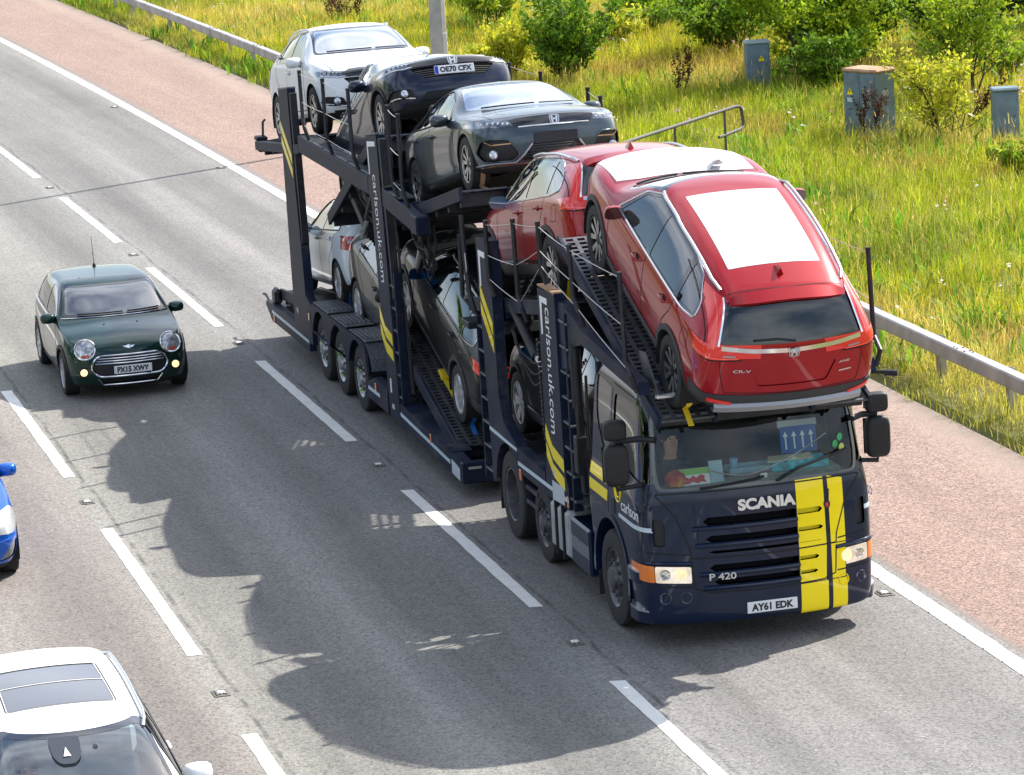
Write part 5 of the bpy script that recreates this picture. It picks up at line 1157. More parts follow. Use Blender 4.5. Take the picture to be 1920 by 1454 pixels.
# ---------------------------------------------------------------- the cars, where they stand
T_LORRY = Matrix.Translation((1.78, 0, 0))
T_TRAIL = Matrix.Translation((1.78+0.036, 0, 0)) @ Matrix.Rotation(0.0091, 4, 'Z')
CARS = {}
G_LOAD = 'cars carried on the transporter'
def put(key, made, F, R, tr, P, **k):
    root, S = made; CARS[key] = (root, pose(root, F, R, 0, P, tr=tr, **k), P); return root
put('crv2', make_car(CRV, M_RED, 'red SUV with white film on roof and bonnet, carried over the lorry cab', 'car', None, 'crv', M_GLASS, M_PRIV, M_CLAD, (crv_tail, crv_film)), (1.70, 3.81), (-0.93, 2.82), T_LORRY, CRV)
put('crv1', make_car(CRV, M_RED, 'red SUV without roof film, carried behind the film-covered red SUV', 'car', None, 'crv', M_GLASS, M_PRIV, M_CLAD, (crv_tail,)), (6.15, 2.82), (3.55, 3.20), T_LORRY, CRV)
put('civic', make_car(CIVIC, M_GREY, 'dark grey hatchback with blank front plate on the front upper trailer deck', 'car', None, 'civic', M_GLASS, M_GLASS, None, (civic_nose,)), (7.22, 3.88), (9.82, 3.30), T_TRAIL, CIVIC)
put('hrv2', make_car(HRV, M_NAVYCAR, 'dark navy crossover with number plate OE70 CFX on the upper trailer deck', 'car', None, 'hrv', M_GLASS, M_PRIV, M_PLAST, (hrv_nose('OE70 CFX'), hrv_tail)), (11.74, 3.90), (14.10, 2.80), T_TRAIL, HRV)
put('hrv1', make_car(HRV, M_WHITE, 'white crossover at the back end of the upper trailer deck', 'car', None, 'hrv', M_GLASS, M_PRIV, None, (hrv_nose(), hrv_tail)), (15.95, 3.56), (18.55, 3.17), T_TRAIL, HRV)
put('hatch', make_car(HATCH, M_PALE, 'pale blue white hatchback on the lower trailer deck behind the rear post', 'car', None, 'silver', M_GLASS, M_GLASS, None, (hatch_tail,)), (17.68, 1.05), (15.08, 1.26), T_TRAIL, HATCH)
put('black1', make_car(HRV, M_BLACKCAR, 'black crossover nose down on the lower trailer deck above the trailer axles', 'car', None, 'silver', M_GLASS, M_PRIV, None, (hrv_nose(), hrv_tail)), (11.3, 0.75), (13.86, 1.14), T_TRAIL, HRV)
put('black2', make_car(CRV, M_BLACKCAR, 'black SUV tail down on the sloping ramp of the lower trailer deck', 'car', None, 'silver', M_GLASS, M_PRIV, M_CLAD, (crv_tail,), mirg=M_MIRB), (10.75, 1.72), (8.10, 0.95), T_TRAIL, CRV)
put('black3', make_car(CRV, M_BLACKCAR, 'black SUV on the lower lorry deck behind the cab', 'car', None, 'silver', M_GLASS, M_PRIV, M_CLAD, (crv_tail,), mirg=M_MIRB), (5.30, 1.38), (2.67, 1.32), T_LORRY, CRV)
mini, _ = make_car(MINI, M_GREEN, 'dark green small hatchback with lit fog lamps driving beside the trailer', 'car', None, 'mini', M_GLASS, M_GLASS, M_PLAST, (mini_nose,))
mini.location = (-2.19, 16.76, 0.0); mini.rotation_euler = (0, 0, rd_head(17)*1.0-0.012)
wag, WAG_S = make_car(WAGON, M_PURE, 'white car with a grey glass sunroof and a driver in a patterned shirt', 'car', None, 'silver', glass('clear_side_window', (0.82, 0.86, 0.85), 0.05), glass('clear_side_window', (0.8, 0.8, 0.8)), None, (wagon_roof,))
wag.location = (-5.80, -5.93+0.135, 0.0)
blu, _ = make_car(dict(HATCH), M_BLUE, 'bright blue car cut off by the picture edge, next to the dashed line', 'car', None, 'silver', M_GLASS, M_GLASS, None, (blue_nose,))
blu.location = (-5.76, 7.05, 0.0); blu.rotation_euler = (0, 0, rd_head(7))
# ---------------------------------------------------------------- the car transporter: lorry
lorry = empty('transporter_lorry'); lorry.matrix_world = T_LORRY
tag(lorry, 'navy car transporter lorry with yellow stripes and lit headlamps', 'lorry')
CAB = dict(L=2.15, W=1.225, WB=0.0, FO=0.90, R=0.5,
    st=[0.0, 0.07, 0.2, 0.42, 0.75, 1.1, 1.5, 1.85, 2.08, 2.15], lf=0.5, lr=1.9,
    nose=[(0.22, 0.06), (0.40, 0.0), (0.62, 0.01), (0.95, 0.03), (1.50, 0.07), (1.62, 0.10), (2.40, 0.26), (2.55, 0.33), (2.7, 0.45)],
    tail=[(0.3, 2.15), (2.8, 2.15)],
    top=[(0, 2.60), (0.2, 2.66), (0.6, 2.72), (2.15, 2.76)], belt=[(0, 1.56), (2.15, 1.56)],
    sill=[(0, 0.24), (0.6, 0.30), (1.3, 0.34), (1.5, 0.55), (1.9, 0.70), (2.15, 0.72)],
    wid=[(0, 0.90), (0.07, 0.955), (0.2, 0.985), (0.42, 1.0), (2.15, 1.0)],
    wtop=[(0, 0.98), (0.2, 1.05), (0.5, 1.08), (2.15, 1.09)], crown=[(0, 0.05), (2.15, 0.05)],
    bow=[(0, 0.22), (0.2, 0.16), (0.5, 0.05), (0.9, 0.0), (2.15, 0.0)], tuck=0.04, bulge=0.01, sh=0.0)
S = car_shell(CAB, 3); fz = dict(nmin=0.2, hi=(9, -0.35, 9))
lp = lambda *a, **k: S.part(*a, **k)
# windscreen, frame
wsp = [(1.04, 1.60), (1.06, 1.80), (1.02, 2.40), (0.80, 2.43)]
full = [(x, z) for x, z in wsp]+[(-x, z) for x, z in wsp[::-1]]
inner = rpoly([(x*0.965, z+(0.03 if z < 1.7 else 0.0 if z < 1.9 else -0.015)) for x, z in full], 0.06)
lp(inner, 'y', -1, 'windscreen', M_CABGL, lorry, -0.012, -0.012, M_GLOSSB, **fz)
lp(rpoly(full, 0.07), 'y', -1, 'windscreen_seal', M_GLOSSB, lorry, -0.002, **fz)
lp([(-1.12, 2.42), (1.12, 2.42), (1.06, 2.56), (-1.06, 2.56)], 'y', -1, 'sun_visor', M_GLOSSB, lorry, 0.03, 0.03, **fz)
# grille slots: black mesh, painted yellow where the stripes cross
ST = ((0.345, 0.645), (0.695, 0.86))
slots = [(1.245, 1.325, -0.62, 0.62), (1.075, 1.140, -0.60, 0.62), (0.962, 0.990, -0.58, 0.60), (0.785, 0.850, -0.58, 0.56), (0.645, 0.705, -0.54, 0.54)]
for z0, z1, x0, x1 in slots:
    lp([(0.35, z0+0.012), (x1-0.03, z0+0.012), (x1, (z0+z1)/2), (x1-0.03, z1-0.012), (0.35, z1-0.012)], 'y', -1, 'painted_slot', M_YEL, lorry, -0.05, -0.05, nmin=0.2)
    lp([(x0, (z0+z1)/2), (x0+0.05, z0), (0.335, z0), (0.335, z1), (x0+0.05, z1)], 'y', -1, 'grille_slot', mat('black_grille_mesh', (0.004, 0.004, 0.006), 0.8, 0, 0, 0.1), lorry, -0.07, -0.07, M_NAVY, nmin=0.2)
# ribs standing proud under each slot
for z0, z1, x0, x1 in slots[:2]+slots[3:]:
    b = MB(); hs = S.trace('y', [(x0-0.10, z0-0.026), (0.34, z0-0.026)], -1, 0.08); S.rod(b, hs, 0.026, 0.004, 10); b.build('grille_rib', M_NAVY, lorry)
# yellow stripes over bonnet and bumper
for a, c in ST:
    lp([(a, 0.925), (c, 0.925), (c, 1.60 if c < 0.7 else 1.56), (a, 1.60)], 'y', -1, 'yellow_stripe', M_YEL, lorry, 0.002, 0.002, nmin=0.2)
    lp([(a, 0.565), (c-0.02, 0.565), (c, 0.915), (a, 0.915)], 'y', -1, 'yellow_stripe', M_YEL, lorry, 0.002, 0.002, nmin=0.2)
    lp([(a, 0.20), (c, 0.20), (c, 0.555), (a, 0.555)], 'y', -1, 'yellow_stripe', M_YEL, lorry, 0.002, 0.002, nmin=0.0)
# headlamps
for s in (1, -1):
    lp(rpoly([(s*0.76, 0.68), (s*1.10, 0.70), (s*1.10, 0.865), (s*0.76, 0.845)], 0.02), 'y', -1, 'head_lamp', M_HEADL, lorry, 0.010, 0.03, M_PLAST, nmin=0.0, hi=(9, -0.3, 9))
    lp(rpoly([(s*1.105, 0.70), (s*1.4, 0.72), (s*1.4, 0.885), (s*1.105, 0.866)], 0.01), 'y', -1, 'indicator_lamp', M_AMBER, lorry, 0.012, 0.03, M_PLAST, nmin=-0.02, hi=(9, -0.3, 9))
    for xx, rr in ((0.86, 0.062), (1.01, 0.055)):
        h = S.hit('y', s*xx, 0.775, -1); M = basis(h[0]+h[1]*0.012, Vector((0, 0, 1)).cross(h[1]), (0, 0, 1)); q = MB(); vs = []
        for zz, r2 in ((0.0, rr), (0.006, rr*0.92), (-0.001, rr*0.8), (0.004, 0.001)): vs += [M @ Vector((math.cos(t)*r2, math.sin(t)*r2, zz)) for t in [2*math.pi*i/18 for i in range(18)]]
        q.add(vs, [(r*18+i, r*18+(i+1) % 18, (r+1)*18+(i+1) % 18, (r+1)*18+i) for r in range(3) for i in range(18)]); q.build('lamp_reflector', M_CHROME if xx > 0.9 else mat('glowing_bulb_bowl', (0.8, 0.7, 0.5), 0.2, 0.5, 0, emit=(1, 0.72, 0.38, 0.4)), lorry)
    b = MB(); hs = S.trace('y', [(s*0.75, 0.875), (s*1.16, 0.895)], -1, 0.05); S.rod(b, hs, 0.022, 0.0, 8); b.build('lamp_brow', M_NAVY, lorry)
    # fog lamp rings
    for x in (0.82, 1.02):
        h = S.hit('y', s*x, 0.535, -1); b = MB()
        q = MB(); M = basis(h[0]+h[1]*0.003, Vector((0, 0, 1)).cross(h[1]), (0, 0, 1)); vs = []
        for zz, rr in ((0.0, 0.062), (0.010, 0.056), (-0.004, 0.048), (-0.004, 0.001)): vs += [M @ Vector((math.cos(t)*rr, math.sin(t)*rr, zz)) for t in [2*math.pi*i/18 for i in range(18)]]
        q.add(vs, [(r*18+i, r*18+(i+1) % 18, (r+1)*18+(i+1) % 18, (r+1)*18+i) for r in range(3) for i in range(18)]); q.build('fog_lamp', M_YEL if (s > 0 and x < 0.9) else M_HEAD, lorry)
    # corner air deflector vent
    lp(rpoly([(s*0.99, 1.06), (s*1.10, 1.06), (s*1.10, 1.34), (s*0.99, 1.30)], 0.03), 'y', -1, 'corner_vent', M_PLAST, lorry, -0.03, -0.03, nmin=0.1, hi=(9, -0.3, 9))
    b = Seams()
    for pts in ([(s*1.06, 1.57), (s*0.88, 1.35), (s*0.76, 1.02), (s*0.75, 0.92)], [(s*0.75, 0.90), (s*0.73, 0.62), (s*0.60, 0.575), (0, 0.56)], [(s*1.17, 1.00), (s*0.77, 0.965)], [(s*1.17, 0.66), (s*0.75, 0.64)], [(0, 0.915), (s*0.75, 0.925)], [(0, 1.585), (s*1.05, 1.575)]):
        S.ribbon(b, S.trace('y', pts, -1, 0.04), 0.014, 0.003)
    b.build('panel_gap', M_LINE, lorry, fix=False)
    # bonnet edge creases, side seams
    b = MB(); S.rod(b, S.trace('y', [(s*0.70, 1.47), (s*0.66, 1.02)], -1, 0.06), 0.012, -0.004); b.build('bonnet_crease', M_NAVY, lorry)
    b = Seams()
    for pts in ([(-0.62, 1.60), (-0.55, 1.02), (-0.40, 0.98)], [(0.50, 1.15), (0.52, 2.45)], [(-0.40, 2.46), (0.52, 2.50)]):
        S.ribbon(b, S.trace('x', pts, s, 0.05), 0.012, 0.002)
    b.build('door_gap', M_LINE, lorry, fix=False)
    # side glass
    lp(rpoly([(-0.62, 1.66), (0.44, 1.80), (0.44, 2.41), (-0.46, 2.42), (-0.62, 2.15)], 0.06), 'x', s, 'door_window', glass('cab_side_window', (0.75, 0.80, 0.77), 0.04), lorry, -0.012, -0.012, M_GLOSSB)
    lp(rpoly([(0.58, 1.72), (0.80, 1.80), (1.06, 2.05), (1.10, 2.50), (0.58, 2.44)], [0.03, 0.1, 0.15, 0.05, 0.05]), 'x', s, 'rear_side_window', mat('grey_blanking_panel', (0.055, 0.05, 0.058), 0.25, 0, 0.6), lorry, -0.010, -0.010, M_GLOSSB)
    # stripes, line and lettering on the cab side
    for z0, z1 in ((1.45, 1.57), (1.285, 1.40)):
        lp([(0.54, z0-0.0), (1.24, z0+0.01), (1.24, z1+0.01), (0.52, z1)], 'x', s, 'side_stripe', M_YEL, lorry, 0.002, 0.002)
    lp([(-0.66, 1.20), (0.12, 1.215), (0.12, 1.255), (-0.66, 1.245)], 'x', s, 'side_line', M_REFL, lorry, 0.002, 0.002, nmin=0.5)
    X = Vector((0, -1, 0)) if s < 0 else Vector((0, 1, 0))
    h = S.hit('x', -0.28, 1.365, s); text_obj('lettering', 'carlson', 0.2, basis(h[0]+Vector((s*0.004, 0, 0)), X, (0, 0, 1)), M_WLINE, lorry, width=0.60, height=0.125, ext=0.001, bold=0.0)
    h = S.hit('x', 0.15, 1.46, s); M = basis(h[0]+Vector((s*0.004, 0, 0)), X, (0, 0, 1)); b = MB()
    b.tube([M @ Vector((math.cos(t)*0.10, math.sin(t)*0.10, 0)) for t in [2*math.pi*k/28 for k in range(29)]], 0.010, 6); b.tube([M @ Vector((math.cos(t)*0.055, math.sin(t)*0.055, 0)) for t in [0.8+4.7*k/20 for k in range(21)]], 0.010, 6); b.build('company_logo', M_YEL, lorry)
    # door handle, wheel arch
    b = MB(); h = S.hit('x', 0.30, 1.30, s); b.box(h[0]-Vector((0.01, 0.06, 0.09)), h[0]+Vector((0.012, 0.06, 0.09)), 0.01); b.build('door_handle', M_PLAST, lorry)
    S.carve([(0.46+math.cos(t)*0.60, 0.52+math.sin(t)*0.60) for t in [2*math.pi*k/32 for k in range(32)]], 'x', s, nmin=-0.3, lo=(-9, -9, -9) if s < 0 else (0.6, -9, -9), hi=(9, 9, 9) if s > 0 else (-0.6, 9, 9))
    b = MB(); vs = []; fs = []; n = 20
    for k in range(n+1):
        t = -0.12+(math.pi+0.30)*k/n
        for r_, x in ((0.60, 1.235), (0.66, 1.235), (0.655, 1.22), (0.60, 0.85)): vs.append((s*x, 0.46+math.cos(t)*r_, 0.52+math.sin(t)*r_))
        if k: o = 4*k; fs += [(o-4, o-3, o+1, o), (o-3, o-2, o+2, o+1), (o-1, o-4, o, o+3)]
    b.add(vs, fs); b.build('wheel_arch', M_NAVY, lorry, 50)
    # entry steps with tread plates
    for k, (z, y0, y1) in enumerate(((0.79, -0.62, -0.17), (0.40, -0.64, -0.20))):
        b = MB(); pl = rpoly([(s*1.05, y0), (s*1.16, y0+0.02), (s*1.245, y0+0.16), (s*1.25, y1), (s*1.05, y1)], 0.05)
        b.prism(pl, 'z', z-0.015, z)
        for i in range(3):
            for j in range(2): b.box((s*1.10+s*0.07*j-0.025, y0+0.12+i*0.09, z), (s*1.10+s*0.07*j+0.025, y0+0.145+i*0.09, z+0.012), 0.003)
        b.build('entry_step', M_ALU, lorry)
        b = MB(); b.prism(pl, 'z', z-0.13, z-0.015); b.build('step_housing', M_NAVY, lorry)
    # mirrors
    mx = -1.40 if s < 0 else 1.32; my = -0.50
    b = MB(); b.sbox((mx, my-0.02, 1.89), (0.125, 0.075, 0.21)); b.build('main_mirror', M_PLAST, lorry)
    b = MB(); b.sbox((mx, my-0.01, 2.24), (0.115, 0.075, 0.10)); b.build('wide_angle_mirror', M_PLAST, lorry)
    b = MB(); b.box((mx-0.12, my+0.061, 1.71), (mx+0.12, my+0.066, 2.07), 0.0); b.box((mx-0.11, my+0.061, 2.17), (mx+0.11, my+0.066, 2.31), 0.0); b.build('mirror_glass', M_MIRG, lorry)
    b = MB(); b.tube([(s*1.02, -0.62, 2.12), (s*1.16, my-0.02, 2.13), (mx, my, 2.12)], 0.032, 8); b.build('mirror_arm', M_PLAST, lorry); b = MB(); b.tube([(s*1.14, -0.50, 1.66), (mx, my, 1.64), (mx, my, 1.70)], 0.024, 8); b.build('mirror_arm', M_PLAST, lorry)
    # front axle
    add_wheel(lorry, 'lorry', 0.50, 0.30, (s*1.06, 0.46, 0.50), s)
    b = MB(); b.box((s*0.80, 1.06, 0.18), (s*1.20, 1.08, 0.62), 0.004); b.build('mud_flap', M_RUBBER, lorry)
# cab lettering
h = S.hit('y', 0.03, 1.425, -1); text_obj('lettering', 'SCANIA', 0.2, basis(h[0]+h[1]*0.012, (1, 0, 0), Vector((0, 0, 1))-h[1]*h[1].z), M_ALU, lorry, width=0.60, height=0.115, ext=0.008, bold=0.010)
h = S.hit('y', -0.46, 0.735, -1); text_obj('model_lettering', 'P 420', 0.2, basis(h[0]+h[1]*0.03, Vector((0, 0, 1)).cross(h[1]), (0, 0, 1)), M_ALU, lorry, width=0.27, height=0.07, ext=0.004, bold=0.004)
plate_obj(lorry, S, 0.03, 0.385, -1, 'AY61 EDK', w=0.52, h=0.115)
h = S.hit('y', 0.67, 1.32, -1); b = MB(); M = basis(h[0]+h[1]*0.006, (1, 0, 0), (0, 0, 1)); b.prism([(math.cos(t)*0.034, math.sin(t)*0.042) for t in [2*math.pi*k/14 for k in range(14)]], 'z', -0.004, 0.008); b.v = [tuple(M @ Vector(v)) for v in b.v]; b.build('round_emblem', M_NAVY, lorry)
b = MB(); b.prism([(-0.02, -0.015), (0.0, -0.03), (0.02, -0.015), (0.012, 0.02), (-0.012, 0.02)], 'z', 0.008, 0.011); b.v = [tuple(M @ Vector(v)) for v in b.v]; b.build('emblem_centre', mat('emblem_red', (0.5, 0.05, 0.04), 0.4), lorry)
# wipers, registration strip of stickers
b = Seams(); b.tube = lambda p, r, n, m=None: b.items.append(MB().tube(p, r, n, m))
for pts in ([(-0.62, 1.61), (-0.05, 1.66), (0.02, 1.68)], [(0.16, 1.62), (0.40, 1.72), (0.92, 1.83)]): S.rod(b, S.trace('y', pts, -1, 0.06), 0.014, 0.03)
b.build('wiper', M_PLAST, lorry)
for x, z, c in ((0.83, 1.89, (0.05, 0.35, 0.12)), (0.89, 1.95, (0.05, 0.40, 0.15)), (0.90, 1.85, (0.50, 0.60, 0.15))):
    h = S.hit('y', x, z, -1); M = basis(h[0]-h[1]*0.006, Vector((0, 0, 1)).cross(h[1]), (0, 0, 1)); b = MB(); b.add([M @ Vector((math.cos(t)*0.032, math.sin(t)*0.040, 0)) for t in [2*math.pi*k/14 for k in range(14)]], [tuple(range(14))]); b.build('windscreen_sticker', mat('sticker_%d' % int(z*100), c, 0.5), lorry, fix=False)
for s in (1, -1): S.part([(-0.62, 1.60), (-0.55, 1.02), (0.50, 1.15), (0.52, 2.50), (-0.40, 2.46), (-0.60, 2.2)], 'x', s, 'cab_door', M_NAVY, lorry, nmin=0.3)
S.part([(-2, -4), (2, -4), (2, 4), (-2, 4)], 'z', -1, 'cab_floor', M_VOID, lorry, nmin=0.55)
S.mesh(S.F, 'cab', M_NAVY, lorry); S.mesh(S.F, 'cab_lining', M_LIGHTFAB, lorry, -0.02)
CABS = S
# cab interior
b = MB(); b.box((-0.86, -0.64, 1.40), (0.86, -0.25, 1.595), 0.05); b.box((-1.02, -0.42, 1.38), (1.02, -0.25, 1.58), 0.04); b.box((0.15, -0.45, 1.15), (0.98, -0.1, 1.62), 0.05); b.box((-0.85, -0.60, 0.9), (0.85, -0.35, 1.42), 0.02); b.build('dashboard', mat('cab_dashboard', (0.24, 0.29, 0.27), 0.6), lorry)
for x in (-0.62, 0.62): b = MB(); seat(b, x, 0.35, 1.05, 0.55); b.build('seat', M_FABRIC, lorry)
b = MB(); b.box((-1.1, 1.12, 1.0), (1.1, 1.18, 2.6), 0); b.build('cab_back_wall', M_FABRIC, lorry)
steering(lorry, -0.58, -0.15, 1.55)
b = MB(); hs = [Vector((x, -0.60+0.02*math.sin(x*9), 2.12-0.5*math.cos((x+0.1)*1.2)**2*0.9)) for x in np.linspace(-0.45, 0.75, 14)]; b.tube(hs, 0.008, 6); b.build('curly_cable', M_ALU, lorry)
b = MB(); b.box((-0.95, -0.45, 2.22), (0.15, -0.35, 2.34), 0.03); b.build('overhead_shelf', M_LIGHTFAB, lorry)
# --- chassis and lower deck
b = MB()
for s in (1, -1): b.box((s*0.42-0.05, -0.5, 0.68), (s*0.42+0.05, 5.45, 0.90), 0.01)
for y in (1.4, 2.4, 3.0, 3.95, 5.3): b.box((-0.42, y-0.06, 0.70), (0.42, y+0.06, 0.86), 0.01)
b.build('chassis_frame', M_DARKST, lorry)
for s in (1, -1):
    for k in range(9):
        y = 1.62+k*0.425
        b = MB(); b.box((s*0.50 if s > 0 else -1.16, y, 0.955), (s*1.16 if s > 0 else -0.50, y+0.42, 0.99), 0.006)
        for j in range(4): b.box((s*(0.58+0.15*j)-0.03, y+0.03, 0.99), (s*(0.58+0.15*j)+0.03, y+0.39, 0.998), 0.003)
        b.build('deck_plank', M_DECK, lorry)
b = MB(); b.box((-0.5, 1.6, 0.92), (0.5, 5.45, 0.95), 0); b.build('deck_centre_sheet', M_DARKST, lorry)
arc = lambda cy, cz, r, a0, a1, n: [(cy+r*math.cos(R_(a0+(a1-a0)*k/n)), cz+r*math.sin(R_(a0+(a1-a0)*k/n))) for k in range(n+1)]
for s in (1, -1):
    x0, x1 = (s*1.25, s*1.13)
    # posts are wide thin plates, joined by a lower side rail
    b = MB(); b.prism([(5.30, 0.50), (5.36, 0.95), (5.52, 3.28), (4.90, 3.33), (4.83, 1.60), (4.68, 1.32), (4.10, 1.14), (4.10, 0.98)]+arc(4.57, 0.50, 0.58, 125, 10, 10)[::-1][6:] if False else [(5.30, 0.50), (5.52, 3.28), (4.90, 3.33), (4.83, 1.60), (4.68, 1.32), (4.10, 1.14)]+arc(4.57, 0.50, 0.585, 142, 2, 12)[0:0]+[(4.10, 0.86)]+arc(4.57, 0.50, 0.585, 142, 8, 12), 'x', x0, x1)
    b.build('deck_post', M_STRUCT, lorry)
    b = MB(); b.prism([(4.095, 1.14), (2.93, 1.09), (2.93, 0.86), (4.095, 0.86)], 'x', x0*0.998, x1); b.build('side_rail', M_STRUCT, lorry)
    b = MB(); b.prism([(2.925, 0.86), (2.80, 1.35), (2.82, 3.13), (2.13, 3.17), (2.08, 1.30), (1.95, 1.10), (1.95, 0.88)], 'x', x0, x1); b.build('deck_post', M_STRUCT, lorry)
    # worn orange top of one post, reflective tape along the rail
    b = MB(); b.box((min(x0, x1)-0.004, 2.14, 3.155), (max(x0, x1)+0.004, 2.81, 3.175), 0.004); b.build('post_cap', M_RUST if s < 0 else M_STRUCT, lorry)
    b = MB(); b.prism([(5.30, 0.985), (4.75, 1.01), (4.1, 0.985), (4.1, 0.945), (4.72, 0.965+0.135), (5.30, 0.945)] if False else [(4.09, 0.985), (1.97, 1.0), (1.97, 0.955), (4.09, 0.94)], 'x', s*1.2505, s*1.2535); b.build('reflective_tape', M_REFL, lorry)
    b = MB(); b.prism([(5.335, 1.10), (4.12, 1.085), (4.12, 1.125-0.005), (5.34, 1.145)], 'x', s*1.2505, s*1.2535); b.build('reflective_tape', M_REFL, lorry)
    b = MB(); b.prism([(2.60, 0.87), (2.12, 0.90), (2.12, 1.09), (2.60, 1.08)], 'x', s*1.2545, s*1.257); b.build('warning_plate', mat('pale_grey_sticker', (0.45, 0.50, 0.54), 0.5), lorry)
    # yellow stripes on both posts
    for q in ((5.36, 4.90, 2.74), (2.77, 2.09, 1.66)):
        y0, y1, z = q
        for dz in (0.0, -0.20):
            b = MB()
            if y0 > 5: b.prism([(y0+0.06, z+dz+0.03), (y1+0.01, z+dz-0.34), (y1+0.01, z+dz-0.48), (y0+0.05, z+dz-0.11)], 'x', s*1.251, s*1.2545)
            else: b.prism([(y0, z+dz), (y0-0.24, z+dz-0.19), (y1, z+dz-0.26), (y1, z+dz-0.40), (y0-0.26, z+dz-0.33), (y0+0.01, z+dz-0.15)], 'x', s*1.251, s*1.2545)
            b.build('yellow_stripe', M_YEL, lorry)
    # lettering running down the post and its corner mark
    X = Vector((0, 0, -1)); Yv = Vector((0, -1, 0)) if s < 0 else Vector((0, 1, 0))
    if s < 0: text_obj('lettering', 'carlson.uk.com', 0.2, basis((s*1.252, 2.43, 2.29), X, Yv), M_WLINE, lorry, width=1.36, height=0.21, ext=0.0008, bold=0.0)
    for (ya, za) in ((2.74, 3.06), (5.42, 3.16)):
        b = MB(); b.prism([(ya, za), (ya-0.30, za+0.01), (ya-0.30, za-0.06), (ya-0.08, za-0.06), (ya-0.08, za-0.40), (ya-0.02, za-0.42)], 'x', s*1.251, s*1.2535); b.build('corner_mark', M_WLINE, lorry)
    # ladders
    for ya, yb, zs in ((5.46, 5.70, [0.58+0.275*k for k in range(7)]), (2.04, 1.80, [1.0+0.27*k for k in range(8)])):
        for z in zs:
            sh = 0.02*(z-0.5) if ya > 5 else 0.02
            b = MB(); b.box((s*1.14 if s > 0 else -1.24, min(ya, yb)-0.10+sh, z), (s*1.24 if s > 0 else -1.14, max(ya, yb)+sh, z+0.025), 0.004); b.build('ladder_rung', M_DECK, lorry)
        b = MB(); b.beam((s*1.19, yb+0.02*(zs[0]-0.5), zs[0]-0.1), (s*1.19, yb+(0.04 if ya > 5 else 0.02), zs[-1]+0.12), 0.10, 0.05, 0.006, up=(0, 1, 0)); b.build('ladder_stile', M_STRUCT, lorry)
    # beam over the cab
    b = MB(); b.prism([(2.12, 3.10), (1.55, 3.02), (1.2, 2.93), (-0.80, 2.75), (-0.84, 2.63), (1.25, 2.775), (1.55, 2.70), (1.75, 2.42), (2.10, 2.38)], 'x', s*1.22, s*1.10); b.build('overcab_beam', M_STRUCT, lorry)
    b = MB(); b.tube([(s*1.19, 1.62, 2.72), (s*1.19, 1.60, 2.05)], 0.062, 12, M_DARKST); b.tube([(s*1.19, 1.60, 2.05), (s*1.17, 1.58, 1.15)], 0.038, 10, M_DARKST); b.box((s*1.19-0.06, 1.52, 1.35), (s*1.19+0.06, 1.66, 1.75), 0.01, M_DARKST); b.build('hydraulic_ram', None, lorry)
    b = MB(); b.tube([(s*1.12, 1.50, 2.4), (s*1.14, 1.44, 1.9), (s*1.12, 1.46, 1.4), (s*1.0, 1.42, 0.95)], 0.016, 6); b.tube([(s*1.15, 1.40, 2.3), (s*1.13, 1.36, 1.7), (s*1.1, 1.30, 1.1)], 0.012, 6); b.build('hydraulic_hose', M_RUBBER, lorry)
    b = MB(); b.tube([(s*1.06, 4.70, 2.62), (s*1.03, 3.85, 2.18)], 0.06, 12, M_DARKST); b.tube([(s*1.03, 3.85, 2.18), (s*1.02, 3.3, 1.9)], 0.035, 8, M_ALU); b.build('hydraulic_ram', None, lorry)
    # tank, skirt, bars between the axles, mudguard
    b = MB()
    for k in range(3): y = 2.10+k*0.285; b.box((s*0.62 if s > 0 else -1.22, y, 0.26), (s*1.22 if s > 0 else -0.62, y+0.27, 0.84), 0.07)
    b.build('fuel_tank', M_TANK, lorry)
    b = MB()
    for k in range(2): y = 2.36+k*0.285; b.box((s*0.64 if s > 0 else -1.235, y, 0.25), (s*1.235 if s > 0 else -0.64, y+0.03, 0.85), 0.01)
    b.build('tank_strap', M_PLAST, lorry)
    b = MB(); b.box((s*0.75 if s > 0 else -1.23, 1.31, 0.30), (s*1.23 if s > 0 else -0.75, 2.04, 0.80), 0.025); b.build('side_skirt', M_NAVY, lorry)
    b = MB()
    for z in (0.52, 0.68): b.box((s*1.15 if s > 0 else -1.20, 3.52, z), (s*1.20 if s > 0 else -1.15, 4.02, z+0.05), 0.006)
    b.build('side_guard', M_STRUCT, lorry)
    b = MB(); b.box((s*1.2505-0.004, 3.99, 0.78), (s*1.2505+0.008, 4.07, 0.90), 0.003); b.build('side_marker_lamp', M_AMBER, lorry)
    b = MB(); b.box((s*1.2505-0.004, 1.98, 0.90), (s*1.2505+0.008, 2.03, 1.02), 0.003); b.build('side_marker_lamp', M_AMBER, lorry)
    b = MB(); b.box((s*0.72 if s > 0 else -1.2, 5.19, 0.2), (s*1.2 if s > 0 else -0.72, 5.21, 0.75), 0.003); b.build('mud_flap', M_RUBBER, lorry)
    b = MB(); vs = []; fs = []
    for k in range(15):
        t = R_(-5+190*k/14)
        vs += [(s*0.70, 4.57+math.cos(t)*0.57, 0.5+math.sin(t)*0.57), (s*1.20, 4.57+math.cos(t)*0.57, 0.5+math.sin(t)*0.57)]
        if k: o = 2*k; fs.append((o-2, o-1, o+1, o))
    b.add(vs, fs); b.build('mudguard', M_PLAST, lorry, fix=False)
    add_wheel(lorry, 'lorry', 0.43, 0.26, (s*1.05, 3.34, 0.43), s)
    for x in (1.085, 0.78): add_wheel(lorry, 'lorrydual' if x > 1 else 'lorry', 0.50, 0.27, (s*x, 4.57, 0.50), s)
for y in (0.46, 3.34, 4.57): b = MB(); b.tube([(-1.0, y, 0.46), (1.0, y, 0.46)], 0.07, 10); b.build('axle', M_DARKST, lorry)
